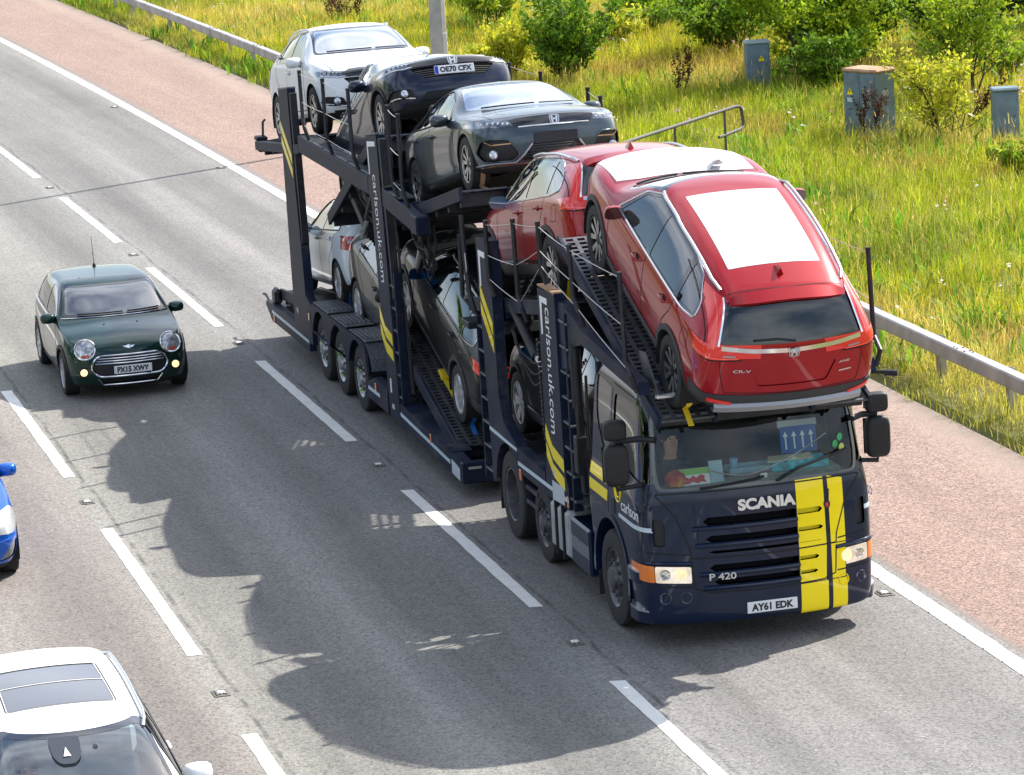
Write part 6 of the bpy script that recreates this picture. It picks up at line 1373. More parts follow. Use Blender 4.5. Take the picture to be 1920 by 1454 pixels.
b = MB(); b.box((-0.3, 4.4, 0.3), (0.3, 4.75, 0.66), 0.06); b.build('differential', M_DARKST, lorry)
# --- runways under the cars, built to each car's own slope
def runway(parent, tr, key, y0, y1, half=(0.52, 1.06), perf=True, mat_=None, cross=6, depth=0.10, beams=True):
    M = tr.inverted() @ CARS[key][1]; P = CARS[key][2]; xs = [P['W']-0.13]
    for s in (1, -1):
        xa, xb = half; b = MB(); n = int((y1-y0)/0.085)
        if perf:
            for k in range(5): x = xa+0.02+(xb-xa-0.04)*k/4; b.box((s*x-0.022, y0, -0.030), (s*x+0.022, y1, -0.006), 0)
            for k in range(n+1): y = y0+(y1-y0)*k/n; b.box((min(s*xa, s*xb), y-0.016, -0.030), (max(s*xa, s*xb), y+0.016, -0.008), 0)
        else:
            b.box((min(s*xa, s*xb), y0, -0.03), (max(s*xa, s*xb), y1, -0.008), 0.004)
            for k in range(n): y = y0+0.04+(y1-y0-0.08)*k/n; b.box((min(s*xa, s*xb)+0.04, y-0.012, -0.008), (max(s*xa, s*xb)-0.04, y+0.012, -0.003), 0)
        o = b.build('wheel_runway', mat_ or M_DECK, parent, 0); o.matrix_local = M
        for x in (xa-0.02, xb+0.02):
            b = MB(); b.box((s*x-0.022, y0-0.02, -0.03-depth), (s*x+0.022, y1+0.02, 0.03 if x > xa else -0.004), 0.006); o = b.build('runway_beam', M_STRUCT, parent); o.matrix_local = M
    for k in range(cross):
        y = y0+0.15+(y1-y0-0.3)*k/(cross-1)
        b = MB(); b.box((-half[1], y-0.04, -0.10-depth), (half[1], y+0.04, -0.032), 0.008); o = b.build('runway_crossmember', M_DARKST, parent); o.matrix_local = M
runway(lorry, T_LORRY, 'crv2', -2.05, 1.62, depth=0.06)
runway(lorry, T_LORRY, 'crv1', -1.9, 1.75)
# tie-down straps
def strap(parent, tr, key, s, axle, m):
    M = tr.inverted() @ CARS[key][1]; P = CARS[key][2]; y = (-P['WB']/2 if axle == 'f' else P['WB']/2); b = MB(); r = P['R']; x = s*(P['W']-0.14)
    pts = [(x, y+math.cos(t)*(r+0.008), r+math.sin(t)*(r+0.008)) for t in [R_(-60+50*k/5) for k in range(6)]]
    sd = 1 if axle == 'r' else -1
    pts = [(x, y+sd*abs(p[1]-y), p[2]) for p in pts]
    for p, q in zip(pts[:-1], pts[1:]): b.beam(p, q, 0.055, 0.006, 0, up=(0, 0, 1))
    b.beam(pts[0], (x, y+sd*0.42, -0.02), 0.055, 0.006, 0); o = b.build('wheel_strap', m, parent); o.matrix_local = M
strap(lorry, T_LORRY, 'crv2', 1, 'r', M_STRAP)
strap(lorry, T_LORRY, 'crv1', 1, 'r', M_STRAP)
# bracket over the cab roof under the front car
b = MB(); b.box((-1.08, -0.98, 2.60), (1.08, -0.90, 2.64), 0.01); b.build('front_deck_edge', M_ALU, lorry)
for s in (1, -1): b = MB(); b.prism([(-0.95, 2.62), (-0.45, 2.70), (-0.35, 2.98), (-0.55, 2.98)], 'x', s*1.06, s*1.04); b.build('deck_hinge_bracket', M_DECK, lorry)
b = MB(); b.tube([(1.05, -0.72, 2.62), (1.36, -0.86, 2.60)], 0.022, 8); b.tube([(1.30, -0.84, 2.60), (1.42, -0.90, 2.59)], 0.034, 8); b.build('locking_bar', M_DARKST, lorry)
# stanchions and wires
def stanchion(parent, x, y, zt, zb, lean=0.0, s=1):
    b = MB(); b.tube([(x, y, zt), (x, y-lean*0.3, zb+0.28), (x-s*0.0, y-lean, zb+0.16), (x-s*0.05, y-lean, zb)], 0.026, 8); b.lathe([(0, 0.030), (0.03, 0.028), (0.03, 0.001)], 8, 'z', (x, y, zt-0.015)); b.build('guard_stanchion', M_DARKST, parent)
    return [(x, y, zt-0.04), (x, y-lean*0.15, (zt*0.55+zb*0.45)), (x, y-lean*0.6, zb+0.2)]
def wires(parent, pts):
    for a, c in zip(pts[:-1], pts[1:]):
        for p, q in zip(a, c):
            p, q = Vector(p), Vector(q); n = 6; b = MB(); b.tube([p+(q-p)*k/n-Vector((0, 0, 0.012*math.sin(math.pi*k/n))) for k in range(n+1)], 0.0045, 5); b.build('guard_wire', M_WIRE, parent)
for s in (1, -1):
    pts = [stanchion(lorry, s*1.28, y, zt, zb, ln, s) for y, zt, zb, ln in ((4.87, 3.56, 2.72, 0.05), (3.61, 3.75, 2.66, 0.2), (2.53, 3.87, 3.22, 0.05), (1.30, 3.80, 3.0, 0.25), (-0.56, 3.80, 2.66, 0.25))]
    wires(lorry, pts[:3]); wires(lorry, pts[2:])
b = MB(); b.tube([(-1.26, 6.12, 3.46), (-1.26, 6.04, 3.0), (-1.26, 5.92, 2.6), (-1.22, 5.86, 2.35)], 0.03, 8); b.tube([(-1.26, 6.25, 3.22), (-1.26, 6.26, 2.5), (-1.2, 6.05, 2.38)], 0.028, 8); b.box((-1.34, 5.72, 2.20), (-1.16, 6.10, 2.28), 0.01); b.build('swing_post', M_DARKST, lorry)
b = MB(); b.tube([(-1.26, 6.05, 3.1), (-1.27, 5.95, 2.85), (-1.26, 6.1, 2.55), (-1.25, 6.2, 2.45)], 0.008, 6); b.build('loose_chain', M_WIRE, lorry)
b = MB(); b.box((-1.1, 5.42, 2.30), (1.1, 5.52, 2.42), 0.01); b.box((-1.1, 4.88, 2.44), (1.1, 4.98, 2.54), 0.01); b.build('deck_crossbeam', M_STRUCT, lorry)
def cable_chain(parent, pts, w=0.07, step=0.05):
    P = [Vector(p) for p in pts]; b = MB(); acc = []
    for p, q in zip(P[:-1], P[1:]):
        n = max(1, int((q-p).length/step))
        for k in range(n): acc.append((p+(q-p)*k/n, (q-p).normalized()))
    for i, (c, d) in enumerate(acc): b.beam(c-d*step*0.40, c+d*step*0.40, w if i % 2 else w*0.86, 0.045, 0.006, up=(1, 0, 0))
    return b.build('cable_carrier_chain', M_PLAST, parent)
cable_chain(lorry, [(-1.08, 3.55, 2.42), (-1.08, 3.50, 1.9), (-1.08, 3.46, 1.45), (-1.08, 3.40, 1.30), (-1.08, 3.28, 1.24), (-1.08, 3.18, 1.30), (-1.08, 3.14, 1.45)])
# ---------------------------------------------------------------- the car transporter: trailer
trailer = empty('transporter_trailer'); trailer.matrix_world = T_TRAIL
tag(trailer, 'navy two-deck car trailer with three axles coupled behind the lorry', 'trailer')
TP = trailer
AX = (12.34, 13.52, 14.66); TR_ = 0.44
for s in (1, -1):
    x0, x1 = s*1.25, s*1.13
    lo_, hi_ = (min(s*1.25, s*1.17), max(s*1.25, s*1.17))
    # rear and middle posts
    b = MB(); b.prism([(16.36, 0.40), (16.46, 3.84), (15.82, 3.92), (15.70, 2.55), (15.58, 1.85), (15.48, 1.05), (15.20, 0.98), (15.18, 0.40)], 'x', x0, x1); b.build('deck_post', M_STRUCT, TP)
    b = MB(); b.prism([(10.46, 0.30), (10.62, 1.2), (10.92, 3.83), (10.32, 3.90), (10.02, 1.2), (9.90, 0.30)], 'x', x0, x1); b.build('deck_post', M_STRUCT, TP)
    b = MB(); b.prism([(10.30, 3.86), (10.20, 3.86), (9.93, 1.9), (9.98, 1.85)], 'x', s*1.235, s*1.14); b.build('post_slide', M_DARKST, TP)
    b = MB(); b.prism([(15.80, 3.86), (15.70, 3.86), (15.50, 1.8), (15.56, 1.75)], 'x', s*1.235, s*1.14); b.build('post_slide', M_DARKST, TP)
    for y0, y1, zz in ((16.43, 15.78, 3.40), (10.72, 10.10, 1.66)):
        for dz in (0.0, -0.20):
            b = MB()
            if y0 > 12: b.prism([(y0, zz+dz), (y1, zz+dz-0.40), (y1, zz+dz-0.53), (y0-0.01, zz+dz-0.13)], 'x', s*1.251, s*1.2545)
            else: b.prism([(y0, zz+dz), (y0-0.26, zz+dz-0.20), (y1, zz+dz-0.26), (y1-0.02, zz+dz-0.40), (y0-0.28, zz+dz-0.34), (y0-0.015, zz+dz-0.15)], 'x', s*1.251, s*1.2545)
            b.build('yellow_stripe', M_YEL, TP)
    if s < 0:
        th = math.atan2(0.30, 2.63); X = Vector((0, -math.sin(th), -math.cos(th))); Yv = Vector((0, -math.cos(th), math.sin(th)))
        text_obj('lettering', 'carlson.uk.com', 0.2, basis((s*1.252, 10.47, 2.70), X, Yv), M_WLINE, TP, width=1.36, height=0.21, ext=0.0008)
    b = MB(); b.prism([(10.86, 3.76), (10.40, 3.81), (10.40, 3.75), (10.80, 3.70), (10.77, 3.36), (10.82, 3.34)], 'x', s*1.251, s*1.2535); b.build('corner_mark', M_WLINE, TP)
    for y0, y1, z in ((16.46, 15.82, 3.84), (10.92, 10.32, 3.83)):
        b = MB(); b.prism([(y0+0.003, z+0.002), (y1-0.003, z+0.082), (y1-0.003, z+0.10), (y0+0.003, z+0.02)], 'x', s*1.253, s*1.127); b.build('post_cap', mat('grey_post_cap', (0.16, 0.16, 0.18), 0.5), TP)
    # ladder beside the middle post
    for k in range(6):
        z = 0.62+0.28*k; b = MB(); b.box((s*1.14 if s > 0 else -1.24, 9.78+0.05*k*0.28, z), (s*1.24 if s > 0 else -1.14, 10.0+0.08*k*0.28, z+0.025), 0.004); b.build('ladder_rung', M_DECK, TP)
    b = MB(); b.beam((s*1.19, 9.77, 0.45), (s*1.19, 9.86, 2.22), 0.10, 0.05, 0.006, up=(0, 1, 0)); b.build('ladder_stile', M_STRUCT, TP)
    # lower side rails
    b = MB(); b.prism([(18.45, 0.52), (18.52, 0.46), (18.10, 0.27), (15.42, 0.27), (15.42, 0.52)], 'x', x0*0.998, s*1.15); b.build('side_rail', M_STRUCT, TP)
    b = MB(); b.prism([(11.75, 0.30), (10.60, 0.29), (10.60, 0.60), (11.30, 0.64), (11.75, 0.50)], 'x', x0*0.998, s*1.15); b.build('side_rail', M_STRUCT, TP)
    b = MB(); b.prism([(9.905, 0.29), (6.87, 0.17), (6.87, 0.41), (7.3, 0.44), (9.905, 0.55)], 'x', x0*0.998, s*1.10); b.build('side_rail', M_STRUCT, TP)
    b = MB(); b.prism([(9.90, 0.548), (7.3, 0.438), (7.3, 0.448), (9.90, 0.56)], 'x', s*1.25, s*0.98); b.build('rail_top_flange', M_STRUCT, TP)
    for (ya, za), (yb, zb) in (((18.05, 0.415), (15.45, 0.40)), ((9.88, 0.42), (7.35, 0.315)), ((11.70, 0.44), (11.05, 0.44))):
        b = MB(); b.prism([(ya, za+0.025), (ya, za-0.02), (yb, zb-0.02), (yb, zb+0.025)], 'x', s*1.2485, s*1.2525); b.build('reflective_tape', M_REFL, TP)
    b = MB(); b.prism([(7.28, 0.20), (6.89, 0.18), (6.89, 0.33), (7.28, 0.37)], 'x', s*1.2485, s*1.2515); b.build('corner_plate', mat('pale_grey_sticker', (0.45, 0.50, 0.54), 0.5), TP)
    for y, z in ((15.32, 0.78), (11.25, 0.52), (8.3, 0.42), (17.9, 0.34)):
        b = MB(); b.box((s*1.253-0.006, y-0.03, z-0.05), (s*1.253+0.006, y+0.03, z+0.05), 0.004); b.build('side_marker_lamp', M_AMBER, TP)
    b = MB(); b.box((s*1.253-0.003, 10.30, 0.62), (s*1.253+0.002, 10.36, 0.80), 0); b.build('white_sticker', M_WLINE, TP)
    # axle group: fender skirt with three arches, treads on top, diamond plate at the front
    ps = [(15.26, 0.62), (15.26, 0.90), (15.12, 1.0), (11.98, 1.0)]
    low = []
    for c in AX: low += arc(c, 0.44, 0.515, 18, 162, 10)
    b = MB(); b.prism(ps+[(11.80, 0.93), (11.72, 0.60)]+low, 'x', x0, s*1.215); b.build('fender_skirt', M_STRUCT, TP)
    for k, c in enumerate(AX):
        b = MB(); y0, y1 = c-0.52, c+0.52; vs = []; n = 12
        for i in range(n+1):
            t = R_(12+156*i/n); vs += [(s*0.78, c+math.cos(t)*0.53, 0.44+math.sin(t)*0.53), (s*1.215, c+math.cos(t)*0.53, 0.44+math.sin(t)*0.53)]
        b.add(vs, [(2*i, 2*i+1, 2*i+3, 2*i+2) for i in range(n)]); b.build('mudguard', M_PLAST, TP, fix=False)
        b = MB(); b.box((min(s*0.80, s*1.22), c-0.50, 1.002), (max(s*0.80, s*1.22), c+0.50, 1.015), 0.004)
        for j in range(6): b.box((s*(0.85+0.062*j)-0.012, c-0.34, 1.015), (s*(0.85+0.062*j)+0.012, c+0.34, 1.026), 0.003)
        b.build('fender_tread', M_DECK, TP)
        add_wheel(TP, 'trailer', TR_, 0.29, (s*1.06, c, TR_), s)
    b = MB(); n = 10; vs = []
    for i in range(n+1):
        t = R_(88+82*i/n); vs += [(s*0.80, 11.98-0.52*(-math.cos(t))*0.9+0.0, 0.60+math.sin(t)*0.405), (s*1.235, 11.98-0.52*(-math.cos(t))*0.9, 0.60+math.sin(t)*0.405)]
    b.add(vs, [(2*i, 2*i+1, 2*i+3, 2*i+2) for i in range(n)]); dp = b.build('diamond_plate_fender', mat('chequer_plate', (0.13, 0.14, 0.16), 0.4, 0.6, noise=0.5, nscale=45, bump=0.6, bscale=30), TP, fix=False)
    # upper deck side rails
    b = MB(); b.beam((s*1.18, 15.35, 3.20), (s*1.18, 11.0, 3.18), 0.12, 0.24, 0.01); b.build('upper_rail', M_STRUCT, TP)
    b = MB(); b.beam((s*1.18, 10.99, 3.18), (s*1.18, 8.55, 3.02), 0.12, 0.24, 0.01); b.build('upper_rail', M_STRUCT, TP)
    b = MB(); b.beam((s*1.18, 15.36, 3.12), (s*1.18, 18.55, 2.80), 0.12, 0.13, 0.01); b.build('upper_rail', M_STRUCT, TP)
    for k in range(8):
        y = 14.9-0.75*k; z = 3.325 if y > 11 else 3.325-(11-y)*0.066
        b = MB(); b.box((s*1.02 if s > 0 else -1.22, y-0.34, z-0.02), (s*1.22 if s > 0 else -1.02, y+0.34, z), 0.004)
        for j in range(5): b.box((s*1.05 if s > 0 else -1.19, y-0.28+0.13*j, z), (s*1.19 if s > 0 else -1.05, y-0.24+0.13*j, z+0.008), 0)
        b.build('walkway_tread', M_DECK, TP)
    b = MB(); b.box((s*1.18-0.09, 8.30, 2.90), (s*1.18+0.09, 8.62, 3.14), 0.02); b.build('rail_end_box', M_STRUCT, TP)
    # lift arms and rams below the upper deck
    for (a, c, w) in (((s*1.0, 13.7, 3.05), (s*1.0, 12.2, 2.35), 0.12), ((s*0.9, 13.2, 2.95), (s*0.9, 12.5, 2.25), 0.10), ((s*1.02, 12.9, 3.10), (s*1.02, 11.2, 2.62), 0.12), ((s*1.0, 9.6, 3.0), (s*1.0, 8.6, 2.45), 0.10), ((s*0.92, 8.9, 2.95), (s*0.95, 9.7, 2.25), 0.09)):
        b = MB(); b.beam(a, c, 0.07, w, 0.01); b.build('lift_arm', M_DARKST, TP)
    for a, c in (((s*1.08, 11.4, 3.0), (s*1.05, 12.4, 2.3)), ((s*1.06, 8.7, 3.0), (s*1.04, 9.4, 2.35))):
        b = MB(); A, B_ = Vector(a), Vector(c); m_ = A+(B_-A)*0.55; b.tube([A, m_], 0.05, 10, M_DARKST); b.tube([m_, B_], 0.03, 8, M_ALU); b.build('hydraulic_ram', None, TP)
    for k in range(3):
        b = MB(); q = random.Random(k+5*(s+1)); b.tube([(s*(1.0+0.06*k), 8.55+0.1*k, 3.0), (s*(1.0+0.05*k), 8.45+0.15*k, 2.75-0.05*k), (s*(1.02+0.03*k), 8.6+0.1*k, 2.5), (s*0.98, 8.75+0.1*k, 2.35)], 0.014, 6); b.build('hydraulic_hose', M_RUBBER, TP)
    pts = [stanchion(TP, s*1.28, y, zt, zb, 0.12, s) for y, zt, zb in ((14.72, 4.27, 3.34), (13.22, 4.31, 3.32), (11.66, 4.34, 3.32))]; wires(TP, pts)
    pts = [stanchion(TP, s*1.28, y, zt, zb, 0.1, s) for y, zt, zb in ((9.45, 4.36, 3.24), (8.90, 4.31, 3.18))]; wires(TP, pts)
cable_chain(TP, [(-1.06, 11.35, 3.05), (-1.06, 11.35, 2.5), (-1.06, 11.30, 1.95), (-1.06, 11.22, 1.72), (-1.06, 11.05, 1.58), (-1.06, 10.85, 1.62)], 0.09)
# decks
for k in range(5):
    y = 6.95+k*0.8; b = MB(); b.box((-1.12, y, 0.25), (1.12, y+0.07, 0.33), 0.006); b.build('floor_crossmember', M_DARKST, TP)
b = MB(); b.box((-1.1, 7.0, 0.205), (1.1, 11.4, 0.225), 0); b.build('well_floor', M_DARKST, TP)
b = MB(); b.box((-1.25, 6.74, 0.17), (1.25, 6.868, 0.42), 0.012); b.build('front_crossbeam', M_STRUCT, TP)
b = MB(); b.box((0.9 if False else -1.18, 6.736, 0.34), (-1.02, 6.74, 0.37), 0); b.build('maker_plate', M_ALU, TP)
b = MB(); b.beam((0, 6.8, 0.40), (0, 5.2, 0.55), 0.25, 0.22, 0.02); b.build('drawbar', M_DARKST, TP)
runway(TP, T_TRAIL, 'black2', -1.75, 1.95, depth=0.12)
runway(TP, T_TRAIL, 'hatch', -1.75, 1.75, perf=False)
runway(TP, T_TRAIL, 'black1', -1.7, 1.7, perf=False)
runway(TP, T_TRAIL, 'civic', -1.75, 1.75, depth=0.10)
runway(TP, T_TRAIL, 'hrv2', -1.7, 1.7, depth=0.10)
runway(TP, T_TRAIL, 'hrv1', -1.7, 1.75, depth=0.08, perf=False)
for key, s, a, m in (('black2', 1, 'r', M_STRAPB), ('hatch', 1, 'r', M_STRAPB), ('civic', -1, 'f', mat('tan_strap', (0.35, 0.22, 0.13), 0.7))): strap(TP, T_TRAIL, key, s, a, m)
b = MB(); M = T_TRAIL.inverted() @ CARS['black2'][1]; b.beam((0.79, 0.25, 0.004), (0.79, 0.95, 0.004), 0.06, 0.008, 0); b.box((0.70, 0.02, 0.0), (0.83, 0.16, 0.05), 0.01); b.box((0.74, 0.18, 0.0), (0.84, 0.26, 0.06), 0.01); o = b.build('ratchet_strap', M_STRAP, TP); o.matrix_local = M
b = MB(); b.box((-1.1, 15.45, 0.86), (1.1, 16.3, 0.90), 0); b.box((-1.12, 16.3, 0.45), (1.12, 18.4, 0.50), 0.01); b.build('tail_deck', M_DARKST, TP)
b = MB(); b.tube([(-1.2, 18.45, 0.50), (-1.22, 18.62, 0.58), (-1.22, 18.80, 0.56)], 0.02, 6); b.box((-1.20, 18.0, 0.50), (-1.08, 18.3, 0.74), 0.05); b.build('tail_hook', M_DARKST, TP)
q = random.Random(9); b = MB()
for k in range(5): b.tube([(-1.15+q.uniform(0, 0.5), 16.6+0.3*k+q.uniform(-0.2, 0.2), 0.53+q.uniform(0, 0.1)) for _ in range(5)], 0.022, 6)
b.build('coiled_straps', M_RUBBER, TP)
b = MB(); b.box((-1.2, 18.50, 2.70), (1.2, 18.62, 2.86), 0.02); b.box((-1.22, 18.5, 2.86), (-1.05, 18.7, 2.93), 0.02); b.tube([(-1.1, 18.62, 2.9), (-1.08, 18.66, 3.12), (-1.06, 18.6, 3.16)], 0.018, 6); b.build('upper_tail_bar', M_DARKST, TP)
b = MB(); b.box((-0.4, 11.5, 0.55), (0.4, 15.4, 0.85), 0.02)
for y in AX: b.tube([(-1.0, y, 0.44), (1.0, y, 0.44)], 0.07, 10)
b.build('axle_frame', M_DARKST, TP)
for y in (15.2, 13.0, 11.2, 9.3): 
    b = MB(); b.beam((-1.12, y, 3.10), (1.12, y, 3.10), 0.12, 0.14, 0.01); b.build('deck_crossbeam', M_STRUCT, TP)
# hoses, cables and loose straps along the frames
q = random.Random(21)
def droop(parent, a, c, sag, r, m, n=9):
    a, c = Vector(a), Vector(c); b = MB(); b.tube([a+(c-a)*k/n-Vector((0, 0, sag*math.sin(math.pi*k/n)))+Vector((q.gauss(0, 0.008), q.gauss(0, 0.02), 0)) for k in range(n+1)], r, 6); return b.build('hydraulic_hose', m, parent)
for s in (1, -1):
    for k in range(4): droop(TP, (s*(1.10-0.02*k), 12.6-0.25*k, 3.06), (s*(1.08-0.03*k), 11.2-0.1*k, 2.75-0.1*k), 0.12+0.1*k, 0.013, M_RUBBER)
    for k in range(4): droop(TP, (s*(1.12-0.03*k), 9.5-0.1*k, 3.0), (s*(1.10-0.03*k), 8.5+0.05*k, 2.7-0.12*k), 0.15+0.06*k, 0.012, M_RUBBER)
    for k in range(3): droop(TP, (s*1.14, 10.0-0.03*k, 2.9), (s*1.12, 9.75-0.05*k, 0.7), -0.02+0.02*k, 0.011, M_RUBBER)
    for k in range(3): droop(TP, (s*1.05, 9.6, 0.75+0.1*k), (s*1.0, 10.6, 0.55+0.1*k), 0.15, 0.014, M_RUBBER)
    for k in range(3): droop(lorry, (s*1.10, 4.7-0.1*k, 2.35), (s*1.06, 3.4, 2.2-0.08*k), 0.15+0.08*k, 0.013, M_RUBBER)
    for k in range(3): droop(lorry, (s*1.16, 1.75-0.05*k, 2.55), (s*1.12, 1.45+0.05*k, 1.0), 0.0, 0.012, M_RUBBER)
    droop(lorry, (s*1.05, 1.2, 0.95), (s*0.9, 1.7, 1.2), 0.15, 0.018, M_RUBBER)
    for y, z in ((6.9, 0.0), (5.0, 0.0)): pass
for y, z, w, h in ((16.1, 0.75, 0.10, 0.07), (10.25, 0.45, 0.12, 0.06), (2.5, 1.18, 0.1, 0.07)):
    b = MB(); b.box((-1.2565, y-w/2, z-h/2), (-1.2515, y+w/2, z+h/2), 0); b.build('warning_label', mat('small_label', (0.55, 0.50, 0.35), 0.6, noise=0.5, nscale=60), TP if y > 6 else lorry)
# ---------------------------------------------------------------- verge: grass, plants, trees, barrier, cabinets
NR = np.random.default_rng(11)
_gr = NR.random((256, 256))
def vnoise(x, y, sc, sd=0):
    x = np.asarray(x)/sc+sd*17.3+500; y = np.asarray(y)/sc+sd*9.1+500
    i = np.floor(x).astype(int); j = np.floor(y).astype(int); u = x-i; v = y-j; u = u*u*(3-2*u); v = v*v*(3-2*v)
    g = lambda a, b: _gr[a % 256, b % 256]
    return (g(i, j)*(1-u)+g(i+1, j)*u)*(1-v)+(g(i, j+1)*(1-u)+g(i+1, j+1)*u)*v
def fbm(x, y, sc, sd=0): return (vnoise(x, y, sc, sd)*0.55+vnoise(x, y, sc*0.45, sd+1)*0.3+vnoise(x, y, sc*0.2, sd+2)*0.15)
def rd_np(off, s): return off+KAP*s*s/2, s-off*KAP*s
def in_view(x, y, pad=0.12):
    d = np.stack([x-CAM.x, y-CAM.y, np.full_like(x, 0.4-CAM.z)], 1)
    dx = d @ np.array(_r[:]); dy = d @ np.array(_u[:]); dz = d @ np.array(_f[:])
    u = dx/dz*7028.8/960; v = dy/dz*7028.8/727
    return (np.abs(u) < 1+pad) & (v < 1+pad*1.6) & (v > -1-pad) & (dz > 0)
def leaf_mat(name, trans=0.45):
    m = bpy.data.materials.new(name); m.use_nodes = True; t = m.node_tree; t.nodes.clear()
    o = t.nodes.new('ShaderNodeOutputMaterial'); x = t.nodes.new('ShaderNodeMixShader'); x.inputs['Fac'].default_value = trans
    a = t.nodes.new('ShaderNodeAttribute'); a.attribute_name = 'Col'
    d = t.nodes.new('ShaderNodeBsdfPrincipled'); d.inputs['Roughness'].default_value = 0.6; d.inputs['Specular IOR Level'].default_value = 0.25; q = t.nodes.new('ShaderNodeBsdfTranslucent')
    t.links.new(a.outputs['Color'], d.inputs['Base Color']); t.links.new(a.outputs['Color'], q.inputs['Color']); t.links.new(d.outputs[0], x.inputs[1]); t.links.new(q.outputs[0], x.inputs[2]); t.links.new(x.outputs[0], o.inputs['Surface'])
    return m
M_LEAF = leaf_mat('leaves_and_blades'); M_BARK = mat('bark', (0.055, 0.042, 0.032), 0.9, noise=0.3, nscale=12)
def np_mesh(name, V, quads, tris, col, material, parent=None):
    me = bpy.data.meshes.new(name); nv = len(V); nq, nt = len(quads), len(tris)
    me.vertices.add(nv); me.vertices.foreach_set('co', np.ascontiguousarray(V, dtype=np.float32).ravel())
    li = np.concatenate([np.asarray(quads, dtype=np.int32).ravel(), np.asarray(tris, dtype=np.int32).ravel()]).astype(np.int32)
    me.loops.add(len(li)); me.loops.foreach_set('vertex_index', li)
    st = np.concatenate([np.arange(nq)*4, nq*4+np.arange(nt)*3]).astype(np.int32); me.polygons.add(nq+nt); me.polygons.foreach_set('loop_start', st)
    me.update(calc_edges=True)
    a = me.color_attributes.new('Col', 'FLOAT_COLOR', 'POINT'); a.data.foreach_set('color', np.concatenate([col, np.ones((nv, 1))], 1).astype(np.float32).ravel())
    me.materials.append(material); me.shade_smooth()
    return link(bpy.data.objects.new(name, me), parent)
def blades(x, y, h, w, col, lean=0.35, z0=0.0):
    n = len(x); a = NR.random(n)*6.283; b = NR.random(n)*6.283; ln = h*lean*np.abs(NR.normal(0.6, 0.5, n)); cx, cy = np.cos(b)*ln, np.sin(b)*ln
    wx, wy = np.cos(a)*w/2, np.sin(a)*w/2; z0 = np.zeros(n)+z0
    V = np.zeros((n, 5, 3))
    V[:, 0] = np.stack([x-wx, y-wy, z0], 1); V[:, 1] = np.stack([x+wx, y+wy, z0], 1)
    V[:, 2] = np.stack([x-wx*0.8+cx*0.35, y-wy*0.8+cy*0.35, z0+h*0.58], 1); V[:, 3] = np.stack([x+wx*0.8+cx*0.35, y+wy*0.8+cy*0.35, z0+h*0.58], 1)
    V[:, 4] = np.stack([x+cx, y+cy, z0+h*np.sqrt(np.clip(1-(ln/h)**2*0.5, 0.2, 1))], 1)
    o = np.arange(n)[:, None]*5
    return V.reshape(-1, 3), np.concatenate([o+0, o+1, o+3, o+2], 1), np.concatenate([o+2, o+3, o+4], 1), np.repeat(col, 5, 0)
def field(nt, per, smin, smax, omin, omax, sig):
    off = NR.uniform(omin, omax, nt); s = NR.uniform(smin, smax, nt); x, y = rd_np(off, s); k = in_view(x, y); x, y, off = x[k], y[k], off[k]
    x = np.repeat(x, per)+NR.normal(0, sig, len(x)*per); y = np.repeat(y, per)+NR.normal(0, sig, len(y)*per)
    global TUFT; TUFT = np.repeat(NR.random(len(x)//per), per)
    return x, y, np.repeat(off, per)
x, y, off = field(52000, 18, 2, 92, 7.02, 36, 0.13)
road_off = x-KAP*y*y/2
k = road_off > 6.88+0.42*fbm(x, y, 1.1, 4); x, y, road_off, tuft = x[k], y[k], road_off[k], TUFT[k]
hh = 0.15+0.32*fbm(x, y, 6, 1)+0.20*vnoise(x, y, 1.3, 5); near = np.clip((road_off-7.0)/1.6, 0.0, 1); hh = hh*(0.42+0.58*near)*NR.uniform(0.6, 1.2, len(x))*(0.62+0.75*tuft**2)
g1 = fbm(x, y, 9, 2); g2 = fbm(x, y, 4, 3); g3 = fbm(x, y, 2.2, 6)
C_Y, C_G, C_S, C_R, C_D = (np.array(c) for c in ((0.66, 0.60, 0.025), (0.38, 0.46, 0.018), (0.66, 0.54, 0.14), (0.44, 0.24, 0.08), (0.10, 0.19, 0.012)))
t = np.clip((g1-0.42)/0.26, 0, 1)[:, None]; col = C_G*(1-t)+C_Y*t
t = np.clip((g2-0.55)/0.2, 0, 0.75)[:, None]; col = col*(1-t)+C_S*t
t = np.clip((g3-0.66)/0.12, 0, 0.55)[:, None]*(road_off > 8.5)[:, None]; col = col*(1-t)+C_R*t
t = np.clip((0.40-g3)/0.16, 0, 0.7)[:, None]; col = col*(1-t)+C_D*t
t = (1-near)[:, None]*0.5; col = col*(1-t)+np.array((0.27, 0.39, 0.02))*t
r_ = NR.random(len(x))[:, None]; col = np.where(r_ < 0.10, C_S, np.where(r_ > 0.93, C_D, col))*NR.uniform(0.7, 1.3, (len(x), 1))*(0.55+0.8*((tuft*7.3) % 1))[:, None]
parts = [blades(x, y, hh, NR.uniform(0.006, 0.014, len(x)), col, 0.8)]
# taller stems with seed heads
xs, ys, os_ = field(16000, 1, 2, 92, 8.4, 36, 0.05); k = fbm(xs, ys, 5, 7) > 0.42; xs, ys = xs[k], ys[k]; hs = NR.uniform(0.55, 1.0, len(xs))*(0.7+0.5*fbm(xs, ys, 6, 1))
cs = np.where(NR.random(len(xs))[:, None] < 0.25, C_R*1.2, C_S)*NR.uniform(0.7, 1.2, (len(xs), 1)); parts.append(blades(xs, ys, hs, 0.007*np.ones(len(xs)), cs*0.8, 0.2))
parts.append(blades(xs+NR.normal(0, 0.02, len(xs)), ys, NR.uniform(0.06, 0.13, len(xs)), NR.uniform(0.008, 0.018, len(xs)), cs, 0.5, hs*0.88))
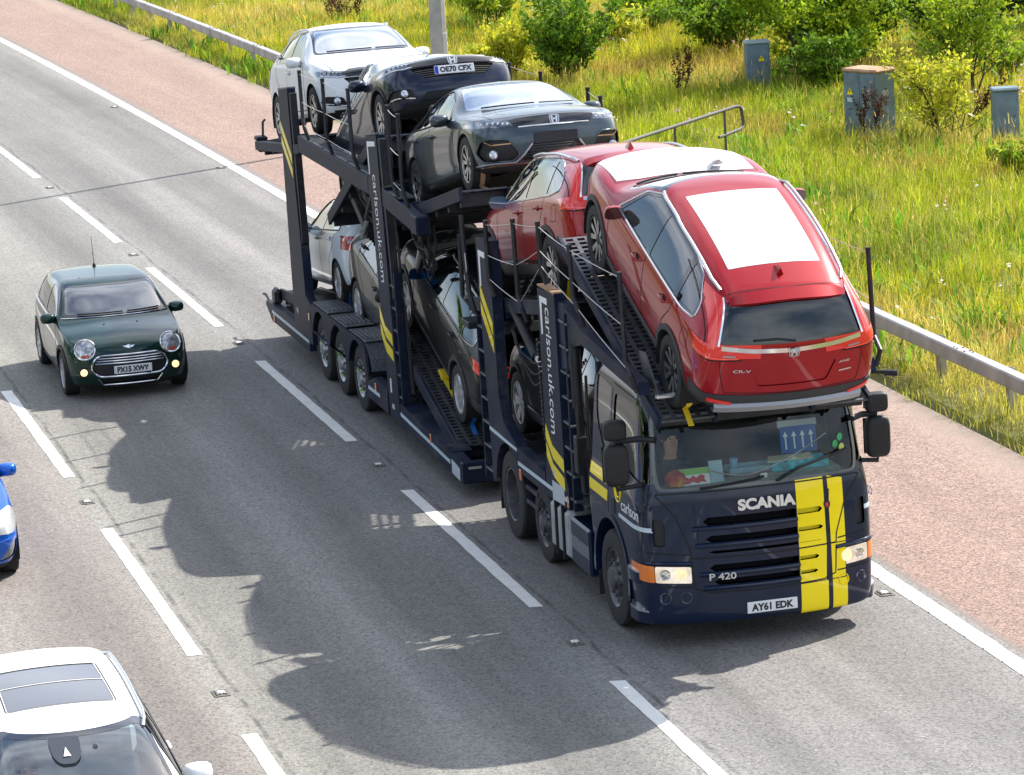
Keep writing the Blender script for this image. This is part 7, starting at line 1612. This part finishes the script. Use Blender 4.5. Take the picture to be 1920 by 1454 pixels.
# broad-leaved weeds
xw, yw, ow = field(7000, 7, 2, 92, 7.1, 36, 0.12); k = fbm(xw, yw, 3, 12) > 0.50; xw, yw = xw[k], yw[k]; n = len(xw)
parts.append(blades(xw, yw, NR.uniform(0.15, 0.5, n), NR.uniform(0.035, 0.075, n), np.array((0.12, 0.26, 0.02))*NR.uniform(0.6, 1.7, (n, 1)), 0.9))
V, Q, T, Cc, o = [], [], [], [], 0
for v, q, t, c in parts: V.append(v); Q.append(q+o); T.append(t+o); Cc.append(c); o += len(v)
tag(np_mesh('verge_grass', np.concatenate(V), np.concatenate(Q), np.concatenate(T), np.concatenate(Cc), M_LEAF), 'tall yellow-green grass and weeds covering the roadside verge', 'grass', kind='stuff')
# wild flowers
xf, yf, of = field(1500, 1, 3, 90, 8.2, 34, 0.02); k = fbm(xf, yf, 4, 15) > 0.60; xf, yf = xf[k], yf[k]; n = len(xf); hf = NR.uniform(0.45, 0.8, n)
b = [(np.array((0.75, 0.74, 0.66)) if NR.random() < 0.75 else np.array((0.55, 0.25, 0.42))) for _ in range(n)]
V = []; Q = []; cc = []
for i in range(n):
    for j in range(3):
        a = NR.random()*3.14; r = NR.uniform(0.010, 0.026); c = np.array((xf[i]+NR.normal(0, 0.03), yf[i]+NR.normal(0, 0.03), hf[i]+NR.normal(0, 0.03))); dx = np.array((math.cos(a), math.sin(a), 0.3))*r; dy = np.array((-math.sin(a), math.cos(a), 0.3))*r
        q = len(V); V += [c-dx-dy, c+dx-dy, c+dx+dy, c-dx+dy]; Q.append((q, q+1, q+2, q+3)); cc += [b[i]]*4
tag(np_mesh('wild_flowers', np.array(V), np.array(Q), np.zeros((0, 3), int), np.array(cc), M_LEAF), 'small white and pink wild flower heads scattered through the grass', 'flowers', kind='stuff')
# --- trees and bushes
def woody(name, label, loc, h, rx, nleaf, cols, trunk=0.05, base=0.15, leaf=0.05, seed=0, stems=5, cat='bush', group=None, shape=1.0, limb=0.8):
    g = np.random.default_rng(seed); root = empty(name, None, loc); tag(root, label, cat, group); b = MB(); tips = []
    def grow(p, d, r, ln, lev):
        pts = [p]; rs = [r]; q = p.copy(); dd = d.copy(); n = 4
        for i in range(n):
            dd = (dd+Vector(g.normal(0, 0.16, 3))+Vector((0, 0, 0.06))).normalized(); q = q+dd*ln/n; pts.append(q.copy()); rs.append(r*(1-0.75*(i+1)/n)+0.002)
            if lev < 2 and i >= 0:
                for _ in range(2 if lev == 0 else 1):
                    a = g.uniform(0, 6.283); sd = Vector((math.cos(a), math.sin(a), g.uniform(0.0, 0.6))).normalized(); grow(q.copy(), (dd*0.35+sd*limb).normalized(), r*0.5*(1-0.5*i/n), ln*g.uniform(0.35, 0.6), lev+1)
        b.tube(pts, rs, 5, caps=False); tips.extend(pts[1:] if lev else pts[3:])
    if stems == 1: grow(Vector((0, 0, 0)), Vector((0, 0, 1)), trunk, h*0.92, 0)
    else:
        for i in range(stems):
            a = g.uniform(0, 6.283); grow(Vector((math.cos(a)*0.08, math.sin(a)*0.08, 0)), Vector((math.cos(a)*rx/h*0.9, math.sin(a)*rx/h*0.9, 1)).normalized(), trunk*0.5, h*g.uniform(0.6, 0.95), 0)
    b.build('trunk', M_BARK, root, 60)
    tp = np.array([t[:] for t in tips]); m = len(tp); wt = np.clip((tp[:, 2]/h-base)*6, 0, 1)*(g.random(m)**0.6); wt = wt/wt.sum()
    idx = g.choice(m, nleaf, p=wt); c = tp[idx]+g.normal(0, 1, (nleaf, 3))*np.array((rx*0.085, rx*0.085, h*0.035))
    tone = g.random(m)[idx]                                                     # every clump keeps its own leaf colour
    a = g.normal(0, 1, (nleaf, 3)); a /= np.linalg.norm(a, axis=1)[:, None]; u = g.normal(0, 1, (nleaf, 3)); u -= (u*a).sum(1)[:, None]*a; u /= np.linalg.norm(u, axis=1)[:, None]; v = np.cross(a, u)
    sz = leaf*g.uniform(0.4, 1.7, nleaf)[:, None]
    V = np.stack([c-u*sz, c+v*sz*0.5+a*sz*0.15, c+u*sz, c-v*sz*0.5+a*sz*0.15], 1).reshape(-1, 3); o = np.arange(nleaf)[:, None]*4
    c0, c1, c2 = (np.array(q) for q in cols); t = tone[:, None]; col = np.where(t < 0.5, c0+(c1-c0)*t*2, c1+(c2-c1)*(t-0.5)*2)*g.uniform(0.7, 1.3, (nleaf, 1))
    np_mesh('crown', V, np.concatenate([o, o+1, o+2, o+3], 1), np.zeros((0, 3), int), np.repeat(col, 4, 0), M_LEAF, root)
    return root
LG = ((0.13, 0.24, 0.015), (0.28, 0.42, 0.02), (0.46, 0.52, 0.03)); YG = ((0.34, 0.40, 0.02), (0.52, 0.54, 0.03), (0.66, 0.62, 0.06)); DG = ((0.020, 0.05, 0.010), (0.035, 0.085, 0.014), (0.07, 0.14, 0.02)); MG = ((0.06, 0.14, 0.012), (0.15, 0.28, 0.018), (0.28, 0.42, 0.025))
W = lambda off, s, z=0.0: rd(off, s, z)
woody('leafy_bush', 'large bright green bush standing behind the upper trailer deck', W(12.9, 44.2), 1.75, 0.85, 6500, MG, seed=1, stems=7, leaf=0.055)
woody('leafy_bush', 'yellow-green bush growing against the large bright green bush', W(11.9, 45.2), 1.2, 0.7, 3800, YG, seed=2, stems=6, leaf=0.05)
woody('leafy_bush', 'loose light green bush beyond the lamp column', W(14.8, 56.5), 1.5, 1.1, 3500, LG, seed=3, stems=6, leaf=0.055)
woody('young_tree', 'light green young tree with a dark slim trunk behind the cabinets', W(17.0, 40.6), 4.0, 1.7, 15000, LG, trunk=0.075, seed=4, stems=1, cat='tree', leaf=0.06, base=0.12)
woody('leafy_bush', 'green bush at the foot of the young tree beside the rusty-roofed cabinet', W(17.0, 39.0), 1.1, 0.6, 4200, MG, seed=5, stems=6, leaf=0.05)
woody('dark_tree', 'dark green shady tree at the top of the verge', W(21.9, 43.4), 3.0, 1.7, 20000, DG, trunk=0.12, seed=6, stems=8, cat='tree', leaf=0.06, base=0.02)
woody('leafy_bush', 'mid green bush between the young tree and the dark tree', W(19.0, 42.8), 2.0, 1.3, 9000, MG, seed=7, stems=7, leaf=0.06)
woody('sapling', 'yellow-green sapling with thin bare stems between two blue cabinets', W(16.15, 30.4), 1.6, 0.62, 2600, YG, trunk=0.03, seed=8, stems=7, leaf=0.042, base=0.22)
woody('sapling', 'tall light green sapling behind the narrow blue cabinet', W(19.0, 36.0), 2.9, 0.95, 5200, LG, trunk=0.045, seed=9, stems=6, leaf=0.05, base=0.2)
woody('leafy_bush', 'low bright green bush in front of the narrow blue cabinet', W(15.75, 25.8), 0.8, 0.5, 1800, LG, seed=10, stems=5, leaf=0.045)
woody('leafy_bush', 'dark mottled bush far up the verge behind the low handrail', W(18.8, 54.5), 1.9, 1.5, 6000, MG, seed=12, stems=7, leaf=0.06)
woody('leafy_bush', 'shaggy mid green bush left of the young tree', W(17.6, 46.5), 1.9, 1.3, 6000, MG, seed=13, stems=7, leaf=0.055)
woody('leafy_bush', 'green bush overlapping the dark tree at the verge top', W(25.5, 47.0), 2.6, 1.5, 7500, LG, seed=14, stems=6, leaf=0.06)
woody('leafy_bush', 'broad light green bush spreading under the young tree', W(17.9, 41.2), 2.3, 1.6, 12000, LG, seed=15, stems=9, leaf=0.055, base=0.04)
for i_, (o_, s_, h_, r_2, cc_, lb_) in enumerate(((15.6, 49.5, 1.0, 0.9, YG, 'low straggly yellow-green shrub behind the large bright green bush'), (17.2, 51.5, 1.3, 1.0, LG, 'loose pale shrub below the dark mottled bush'), (20.6, 49.0, 1.5, 1.2, LG, 'spreading light shrub between the mid green bush and the verge top'), (23.6, 40.5, 1.4, 0.9, YG, 'yellow-green shrub in front of the dark tree'), (21.0, 38.6, 0.9, 0.7, LG, 'small light shrub behind the tall light green sapling'), (14.9, 52.0, 0.8, 0.8, MG, 'low dark shrub beyond the yellow-green bush'))):
    woody('leafy_bush', lb_, W(o_, s_), h_, r_2, int(3200*r_2*h_), cc_, seed=50+i_, stems=6, leaf=0.05, base=0.03, limb=1.0)
DK = ((0.05, 0.018, 0.010), (0.09, 0.03, 0.016), (0.14, 0.05, 0.025))
for i, (o_, s_, h_, lb) in enumerate(((11.8, 60.6, 1.1, 'dark brown seeding dock plant behind the white crossover'), (12.4, 61.2, 0.9, 'single dark brown dock stem right of the seeding dock plant'), (13.9, 39.6, 0.9, 'slim brown dock stem standing left of the small pale cabinet'), (14.9, 31.2, 0.95, 'brown dock plant at the foot of the rusty-roofed cabinet'), (17.0, 31.6, 1.05, 'brown dock stem just left of the narrow blue cabinet'))):
    woody('dock_plant', lb, W(o_, s_), h_, 0.22 if i else 0.45, 900, DK, trunk=0.014, seed=30+i, stems=6 if i == 0 else 2, cat='plant', leaf=0.022, base=0.25, limb=0.15)
# trees of the far side, seen mirrored in the car windows
t0 = woody('roadside_tree', 'leafy green tree lining the opposite carriageway', W(-36, -20), 8.5, 3.6, 16000, MG, trunk=0.2, seed=20, stems=1, cat='tree', group='trees lining the opposite carriageway', leaf=0.16, base=0.06)
for i in range(15):
    c = copy_tree(t0); c.location = W(-34-5*NR.random(), -14+6.2*i+NR.uniform(-1, 1)); c.rotation_euler = (0, 0, NR.random()*6.28); c.scale = (1.2, 1.2, 0.75+0.5*NR.random())
# --- box-beam crash barrier
bar = empty('crash_barrier', None, W(7.95, 12)); tag(bar, 'long galvanised box-beam crash barrier on short posts beside the shoulder', 'crash barrier')
org = W(7.95, 12)
def seg(s0, s1):
    b = MB(); a, c = W(7.80, s0, 0.505)-org, W(7.80, s1, 0.505)-org; b.beam(a, c, 0.17, 0.20, 0.018); return b.build('beam', M_GALV, bar)
s = -10.0
while s < 92:
    seg(s, s+4.795)
    b = MB()
    for q, w in ((0.12, -0.04), (0.12, 0.04), (0.22, -0.04), (-0.12, 0.04), (-0.12, -0.04), (-0.22, 0.04)): p = W(7.80+w, s+q, 0.605)-org; b.lathe([(0, 0.018), (0.008, 0.016), (0.010, 0.001)], 6, 'z', p)
    tag(b.build('splice_bolts', M_INK, bar), kind='stuff')
    for q in (1.2, 3.6):
        b = MB(); p = W(7.95, s+q)-org; b.box(p+Vector((-0.05, -0.06, 0)), p+Vector((0.05, -0.052, 0.57)), 0); b.box(p+Vector((-0.05, -0.052, 0)), p+Vector((-0.042, 0.05, 0.57)), 0); b.box(p+Vector((-0.05, 0.05, 0)), p+Vector((0.05, 0.058, 0.57)), 0); b.build('post', M_GALV, bar, 0)
    s += 4.8
# --- lamp column
p0 = Vector((8.05, 39.3, 0)); lc = empty('lamp_column', None, p0); tag(lc, 'thick grey lamp column behind the navy crossover', 'lamp column')
b = MB(); b.lathe([(0, 0.185), (1.98, 0.175), (1.99, 0.168), (3.6, 0.160), (3.75, 0.09)], 10, 'z', (0, 0, 0)); b.build('base_section', M_CONC, lc, 25)
b = MB(); b.lathe([(3.7, 0.085), (11.5, 0.055)], 12, 'z', (0, 0, 0)); b.build('shaft', M_GALV, lc)
b = MB(); b.tube([(0, 0, 11.4), (-0.1, -0.05, 11.9), (-0.9, -0.3, 12.1), (-1.6, -0.5, 12.1)], 0.04, 8); b.build('arm', M_GALV, lc); b = MB(); b.box((-2.3, -0.75, 12.05), (-1.5, -0.45, 12.2), 0.05); b.build('lantern', M_GALV, lc)
# --- roadside cabinets
def cabinet(label, loc, w, d, h, rz, roof, doors=2, lip=0.03):
    o = empty('roadside_cabinet', None, loc); o.rotation_euler = (0, 0, rz); tag(o, label, 'cabinet'); b = MB(); b.box((-w/2, -d/2, 0), (w/2, d/2, h), 0.012); b.build('housing', M_CABIN, o)
    b = MB(); b.box((-w/2-lip, -d/2-lip, h+0.001), (w/2+lip, d/2+lip, h+0.075), 0.03); b.build('roof', roof, o)
    for k in range(doors):
        x0, x1 = -w/2+0.03+(w-0.06)/doors*k, -w/2+0.03+(w-0.06)/doors*(k+1); b = MB(); b.box((x0+0.008, -d/2-0.014, 0.12), (x1-0.008, -d/2-0.001, h-0.05), 0.005); dr = b.build('door', M_CABIN, o)
        b = MB(); b.box((x1-0.07, -d/2-0.03, h*0.55), (x1-0.04, -d/2-0.0145, h*0.55+0.07), 0.004); b.build('lock', M_IRON, dr)
    return o
def warn(o, x, y, z, r, ax='y'):
    b = MB(); b.prism([(x-r, z-r*0.8), (x+r, z-r*0.8), (x, z+r*0.95)], 'y', y, y-0.004); b.build('warning_triangle', M_YEL, o)
    b = MB(); b.prism([(x-r*0.12, z+r*0.5), (x+r*0.16, z+r*0.45), (x+r*0.02, z+0.0), (x+r*0.2, z+0.0), (x-r*0.1, z-r*0.62), (x-r*0.02, z-r*0.12), (x-r*0.2, z-r*0.1)], 'y', y-0.004, y-0.006); b.build('flash_symbol', M_INK, o)
c1 = cabinet('large blue-grey double-door cabinet with rusty roof standing in the grass', W(15.15, 31.8), 0.84, 0.52, 1.34, R_(-62), M_RUST)
warn(c1, -0.24, -0.276, 0.98, 0.075); b = MB(); b.prism([(-0.31, 0.78), (-0.17, 0.78), (-0.17, 0.86), (-0.31, 0.86)], 'y', -0.275, -0.28); b.build('notice', M_REFL, c1)
b = MB(); b.prism([(0.08, 0.70), (0.30, 0.70), (0.30, 1.05), (0.08, 1.05)], 'y', -0.275, -0.28); b.build('notice', mat('faded_notice', (0.36, 0.36, 0.34), 0.6, noise=0.4, nscale=40), c1)
b = MB(); b.prism([(-0.10, 0.90), (0.08, 0.90), (0.08, 1.0), (-0.10, 1.0)], 'x', 0.421, 0.425); b.build('side_vent', mat('faded_notice', (0.36, 0.36, 0.34), 0.6), c1)
c2 = cabinet('narrow plain blue-grey cabinet standing right of the yellow-green sapling', W(16.9, 29.4), 0.48, 0.34, 1.06, R_(-14), M_CABIN, 1)
c3 = cabinet('small pale blue-grey cabinet with yellow warning triangle half hidden in grass', W(16.0, 40.4), 0.50, 0.34, 1.02, R_(-8), mat('pale_cabinet_roof', (0.30, 0.38, 0.42), 0.6), 1); warn(c3, 0.06, -0.186, 0.72, 0.07)
# --- handrail
b = MB(); hr = empty('handrail', None, (9.0, 28.3, 0)); tag(hr, 'grey tubular handrail with a rounded end standing in the grass', 'handrail'); O = Vector((9.0, 28.3, 0))
def hp(u, z): return Vector((8.81+(11.94-8.81)*u, 28.13+(31.54-28.13)*u, z))-O
b.tube([hp(-0.35, 1.0), hp(0, 1.0), hp(0.5, 1.0), hp(0.96, 1.0), hp(1.0, 0.98), hp(1.02, 0.93), hp(1.035, 0.66), hp(1.03, 0.58), hp(1.0, 0.545), hp(0.86, 0.53), hp(0.80, 0.53)], 0.032, 8); b.build('rail', mat('grey_tube', (0.10, 0.10, 0.095), 0.55, 0.3), hr)
for u in (0.0, 0.40, 0.86): b = MB(); b.tube([hp(u, 0), hp(u, 1.0)], 0.024, 8); b.build('upright', mat('grey_tube', (0.2, 0.2, 0.19)), hr)
# ---------------------------------------------------------------- small things in the cab, people
def thing(b, name, m, label, cat, M):
    o = b.build(name, m, None); o.matrix_world = M; tag(o, label, cat); return o
CL = T_LORRY
b = MB(); b.box((-0.30, -0.10, 0), (0.30, 0.12, 0.10), 0.01)
thing(b, 'tissue_box', mat('teal_patterned_box', (0.05, 0.42, 0.52), 0.5, noise=0.5, nscale=18), 'long teal patterned box lying on the lorry dashboard', 'box', CL @ Matrix.Translation((0.52, -0.36, 1.625)))
b = MB(); b.prism([(-0.28, -0.10), (0.20, -0.10), (0.24, 0.12), (-0.2, 0.12)], 'z', 0, 0.012); thing(b, 'cream_folder', mat('cream_card', (0.65, 0.63, 0.42), 0.7), 'cream folder lying on top of the teal box in the lorry cab', 'folder', CL @ Matrix.Translation((0.46, -0.35, 1.727)))
b = MB(); b.box((-0.19, -0.01, 0), (0.19, 0.01, 0.27), 0.004); sg = thing(b, 'lane_sign', mat('sign_blue', (0.015, 0.09, 0.36), 0.5), 'small blue sign with four white up arrows in the lorry cab', 'sign', CL @ Matrix.Translation((0.60, -0.20, 1.74)) @ Matrix.Rotation(R_(-12), 4, 'X'))
b = MB(); b.box((-0.205, -0.008, 0.26), (0.205, 0.012, 0.33), 0.004); b.build('grey_header', mat('sign_grey', (0.42, 0.45, 0.48), 0.6), sg)
for k in range(4):
    x = -0.135+0.09*k; b = MB(); b.prism([(x-0.008, 0.04), (x+0.008, 0.04), (x+0.008, 0.17), (x+0.028, 0.165), (x, 0.22), (x-0.028, 0.165), (x-0.008, 0.17)], 'y', -0.0105, -0.0125); b.build('arrow', M_WLINE, sg)
b = MB(); b.box((-0.16, -0.008, 0), (0.16, 0.008, 0.17), 0.002); fc = thing(b, 'flag_card', M_PLATE, 'white and green card with a red beast propped against the lorry windscreen', 'card', CL @ Matrix.Translation((-0.60, -0.52, 1.60)) @ Matrix.Rotation(R_(-20), 4, 'X'))
b = MB(); b.box((-0.158, -0.0095, 0.105), (0.158, -0.0082, 0.168), 0); b.build('green_band', mat('card_green', (0.25, 0.50, 0.12), 0.6), fc)
b = MB(); b.prism([(-0.12, 0.02), (-0.09, 0.05), (-0.10, 0.09), (-0.05, 0.07), (-0.01, 0.10), (0.02, 0.07), (0.06, 0.10), (0.11, 0.09), (0.10, 0.05), (0.12, 0.02), (0.07, 0.03), (0.03, 0.015), (-0.02, 0.035), (-0.07, 0.015)], 'y', -0.0096, -0.0105); b.build('red_motif', mat('card_red', (0.55, 0.03, 0.03), 0.6), fc)
b = MB(); b.box((-0.07, -0.005, 0), (0.07, 0.005, 0.22), 0.002); thing(b, 'pale_blue_paper', mat('pale_blue_paper', (0.35, 0.52, 0.60), 0.7), 'pale blue paper standing beside the flag card in the lorry cab', 'paper', CL @ Matrix.Translation((-0.36, -0.50, 1.60)) @ Matrix.Rotation(R_(-20), 4, 'X'))
b = MB(); b.lathe([(0, 0.05), (0.02, 0.10), (0.12, 0.09), (0.17, 0.03), (0.18, 0.001)], 14, 'z'); b.lathe([(0.05, 0.10), (0.09, 0.11), (0.13, 0.09)], 14, 'z'); thing(b, 'soft_toy', mat('red_yellow_plush', (0.45, 0.05, 0.03), 0.9, noise=0.5, nscale=7, dirt=(0.7, 0.55, 0.03, 0.9)), 'red and yellow soft toy at the corner of the lorry windscreen', 'toy', CL @ Matrix.Translation((-0.80, -0.50, 1.60)))
b = MB(); b.box((-0.28, -0.12, 0), (0.22, 0.10, 0.02), 0.004); b.box((-0.28, -0.12, 0.02), (0.22, -0.10, 0.06), 0.004); b.box((-0.28, 0.08, 0.02), (0.22, 0.10, 0.06), 0.004); thing(b, 'blue_tray', mat('tray_blue', (0.18, 0.36, 0.45), 0.5), 'pale blue tray on the middle of the lorry dashboard', 'tray', CL @ Matrix.Translation((0.08, -0.30, 1.64)))
b = MB(); b.lathe([(0, 0.035), (0.11, 0.042), (0.11, 0.001)], 16, 'z'); thing(b, 'blue_cup', mat('cup_blue', (0.14, 0.36, 0.55), 0.5), 'light blue cup standing on the lorry dashboard tray', 'cup', CL @ Matrix.Translation((-0.12, -0.28, 1.665)))
b = MB(); b.box((-0.035, -0.006, 0), (0.035, 0.006, 0.05), 0.003); thing(b, 'toll_tag', M_PLATE, 'small white tag stuck low on the lorry windscreen', 'tag', CL @ Matrix.Translation((0.07, -0.66, 1.63)))
# seated people
def person(name, label, M, shirt, skinm=M_SKIN, hair=M_HAIR):
    root = empty(name); root.matrix_world = M; tag(root, label, 'person')
    J = {'pelvis': (0, 0, 0.0), 'belly': (0, 0.02, 0.2), 'chest': (0, 0.03, 0.40), 'neckb': (0, 0.02, 0.53), 'neck': (0, 0.0, 0.60), 'head0': (0, -0.02, 0.68), 'head1': (0, -0.03, 0.77), 'head2': (0, -0.02, 0.84)}
    V = list(J.values()); nm = list(J.keys()); E_ = [(i, i+1) for i in range(len(V)-1)]; Rr = [(0.16, 0.12), (0.15, 0.11), (0.17, 0.115), (0.09, 0.075), (0.055, 0.055), (0.075, 0.085), (0.082, 0.10), (0.06, 0.07)]
    for s in (1, -1):
        o = len(V); V += [(s*0.18, 0.03, 0.48), (s*0.25, -0.08, 0.26), (s*0.17, -0.33, 0.30), (s*0.15, -0.40, 0.33)]; Rr += [(0.065, 0.065), (0.048, 0.048), (0.036, 0.036), (0.04, 0.025)]; E_ += [(2, o), (o, o+1), (o+1, o+2), (o+2, o+3)]
        o = len(V); V += [(s*0.10, -0.10, 0.02), (s*0.12, -0.45, 0.08), (s*0.12, -0.60, -0.30)]; Rr += [(0.09, 0.09), (0.065, 0.065), (0.045, 0.045)]; E_ += [(0, o), (o, o+1), (o+1, o+2)]
        for k in range(5):
            f = len(V); hx = s*0.15+(k-2)*0.018; V += [(hx, -0.45, 0.345-0.004*abs(k-2)), (hx, -0.475, 0.315)]; Rr += [(0.010, 0.010), (0.008, 0.008)]; E_ += [(o-1, f), (f, f+1)]
    me = bpy.data.meshes.new('body'); me.from_pydata(V, E_, []); ob = bpy.data.objects.new('tmp', me); COL.objects.link(ob)
    ob.modifiers.new('k', 'SKIN'); sv = me.skin_vertices[0].data
    for i, r in enumerate(Rr): sv[i].radius = r
    sv[0].use_root = True; md = ob.modifiers.new('s', 'SUBSURF'); md.levels = 2
    m2 = bpy.data.meshes.new_from_object(ob.evaluated_get(bpy.context.evaluated_depsgraph_get())); bpy.data.objects.remove(ob); m2.name = 'body'; m2.materials.clear()
    m2.materials.append(shirt); m2.materials.append(skinm); m2.materials.append(mat('dark_trousers', (0.03, 0.035, 0.05), 0.8))
    for p in m2.polygons:
        c = p.center; p.material_index = 1 if (c.z > 0.555 and abs(c.x) < 0.15) or c.y < -0.20 and c.z > 0.2 else (2 if c.z < 0.10 and c.y < -0.02 else 0)
    m2.shade_smooth(); link(bpy.data.objects.new('body', m2), root)
    b = MB(); b.lathe([(0.76, 0.098), (0.80, 0.100), (0.86, 0.085), (0.90, 0.04), (0.905, 0.001)], 16, 'z', (0, 0.0, 0)); b.build('hair', hair, root)
    b = MB(); b.tube([(0, -0.115, 0.78), (0, -0.135, 0.745), (0, -0.115, 0.735)], [0.010, 0.016, 0.010], 6); b.build('nose', skinm, root)
    for s in (1, -1): b = MB(); b.lathe([(-0.01, 0.010), (-0.014, 0.001)], 8, 'y', (s*0.034, -0.112, 0.785)); b.build('eye', M_INK, root); b = MB(); b.box((s*0.088-0.008, -0.02, 0.74), (s*0.088+0.008, 0.01, 0.80), 0.007); b.build('ear', skinm, root)
    b = MB(); b.box((-0.024, -0.118, 0.705), (0.024, -0.108, 0.713), 0.003); b.build('mouth', mat('lips', (0.35, 0.12, 0.10), 0.5), root)
    return root
def shirt_mat():
    N = NT('patterned_shirt'); g = N.n('ShaderNodeTexCoord').outputs['Object']; w = N.n('ShaderNodeTexVoronoi', {'Vector': g, 'Scale': 22}, feature='DISTANCE_TO_EDGE').outputs['Distance']
    c = N.ramp(w, [(0.0, (0.70, 0.74, 0.76)), (0.10, (0.70, 0.74, 0.76)), (0.16, (0.10, 0.20, 0.27)), (1, (0.09, 0.18, 0.24))]); N.t.links.new(c, N.b.inputs['Base Color']); N.b.inputs['Roughness'].default_value = 0.8; return N.m
person('person', 'person in a blue and white patterned shirt driving the white car', wag.matrix_world @ Matrix.Translation((0, 0, 0)) if False else Matrix.Translation((-5.80-0.37, -5.95+0.02, 0.43)), shirt_mat())
person('person', 'person in dark clothes driving the small green hatchback', Matrix.Translation((-2.19-0.33, 16.76+0.10, 0.48)), mat('dark_jumper', (0.05, 0.055, 0.06), 0.9))
person('person', 'person in a dark top at the wheel of the lorry', CL @ Matrix.Translation((-0.60, 0.30, 1.15)), mat('dark_jumper', (0.05, 0.055, 0.06)))
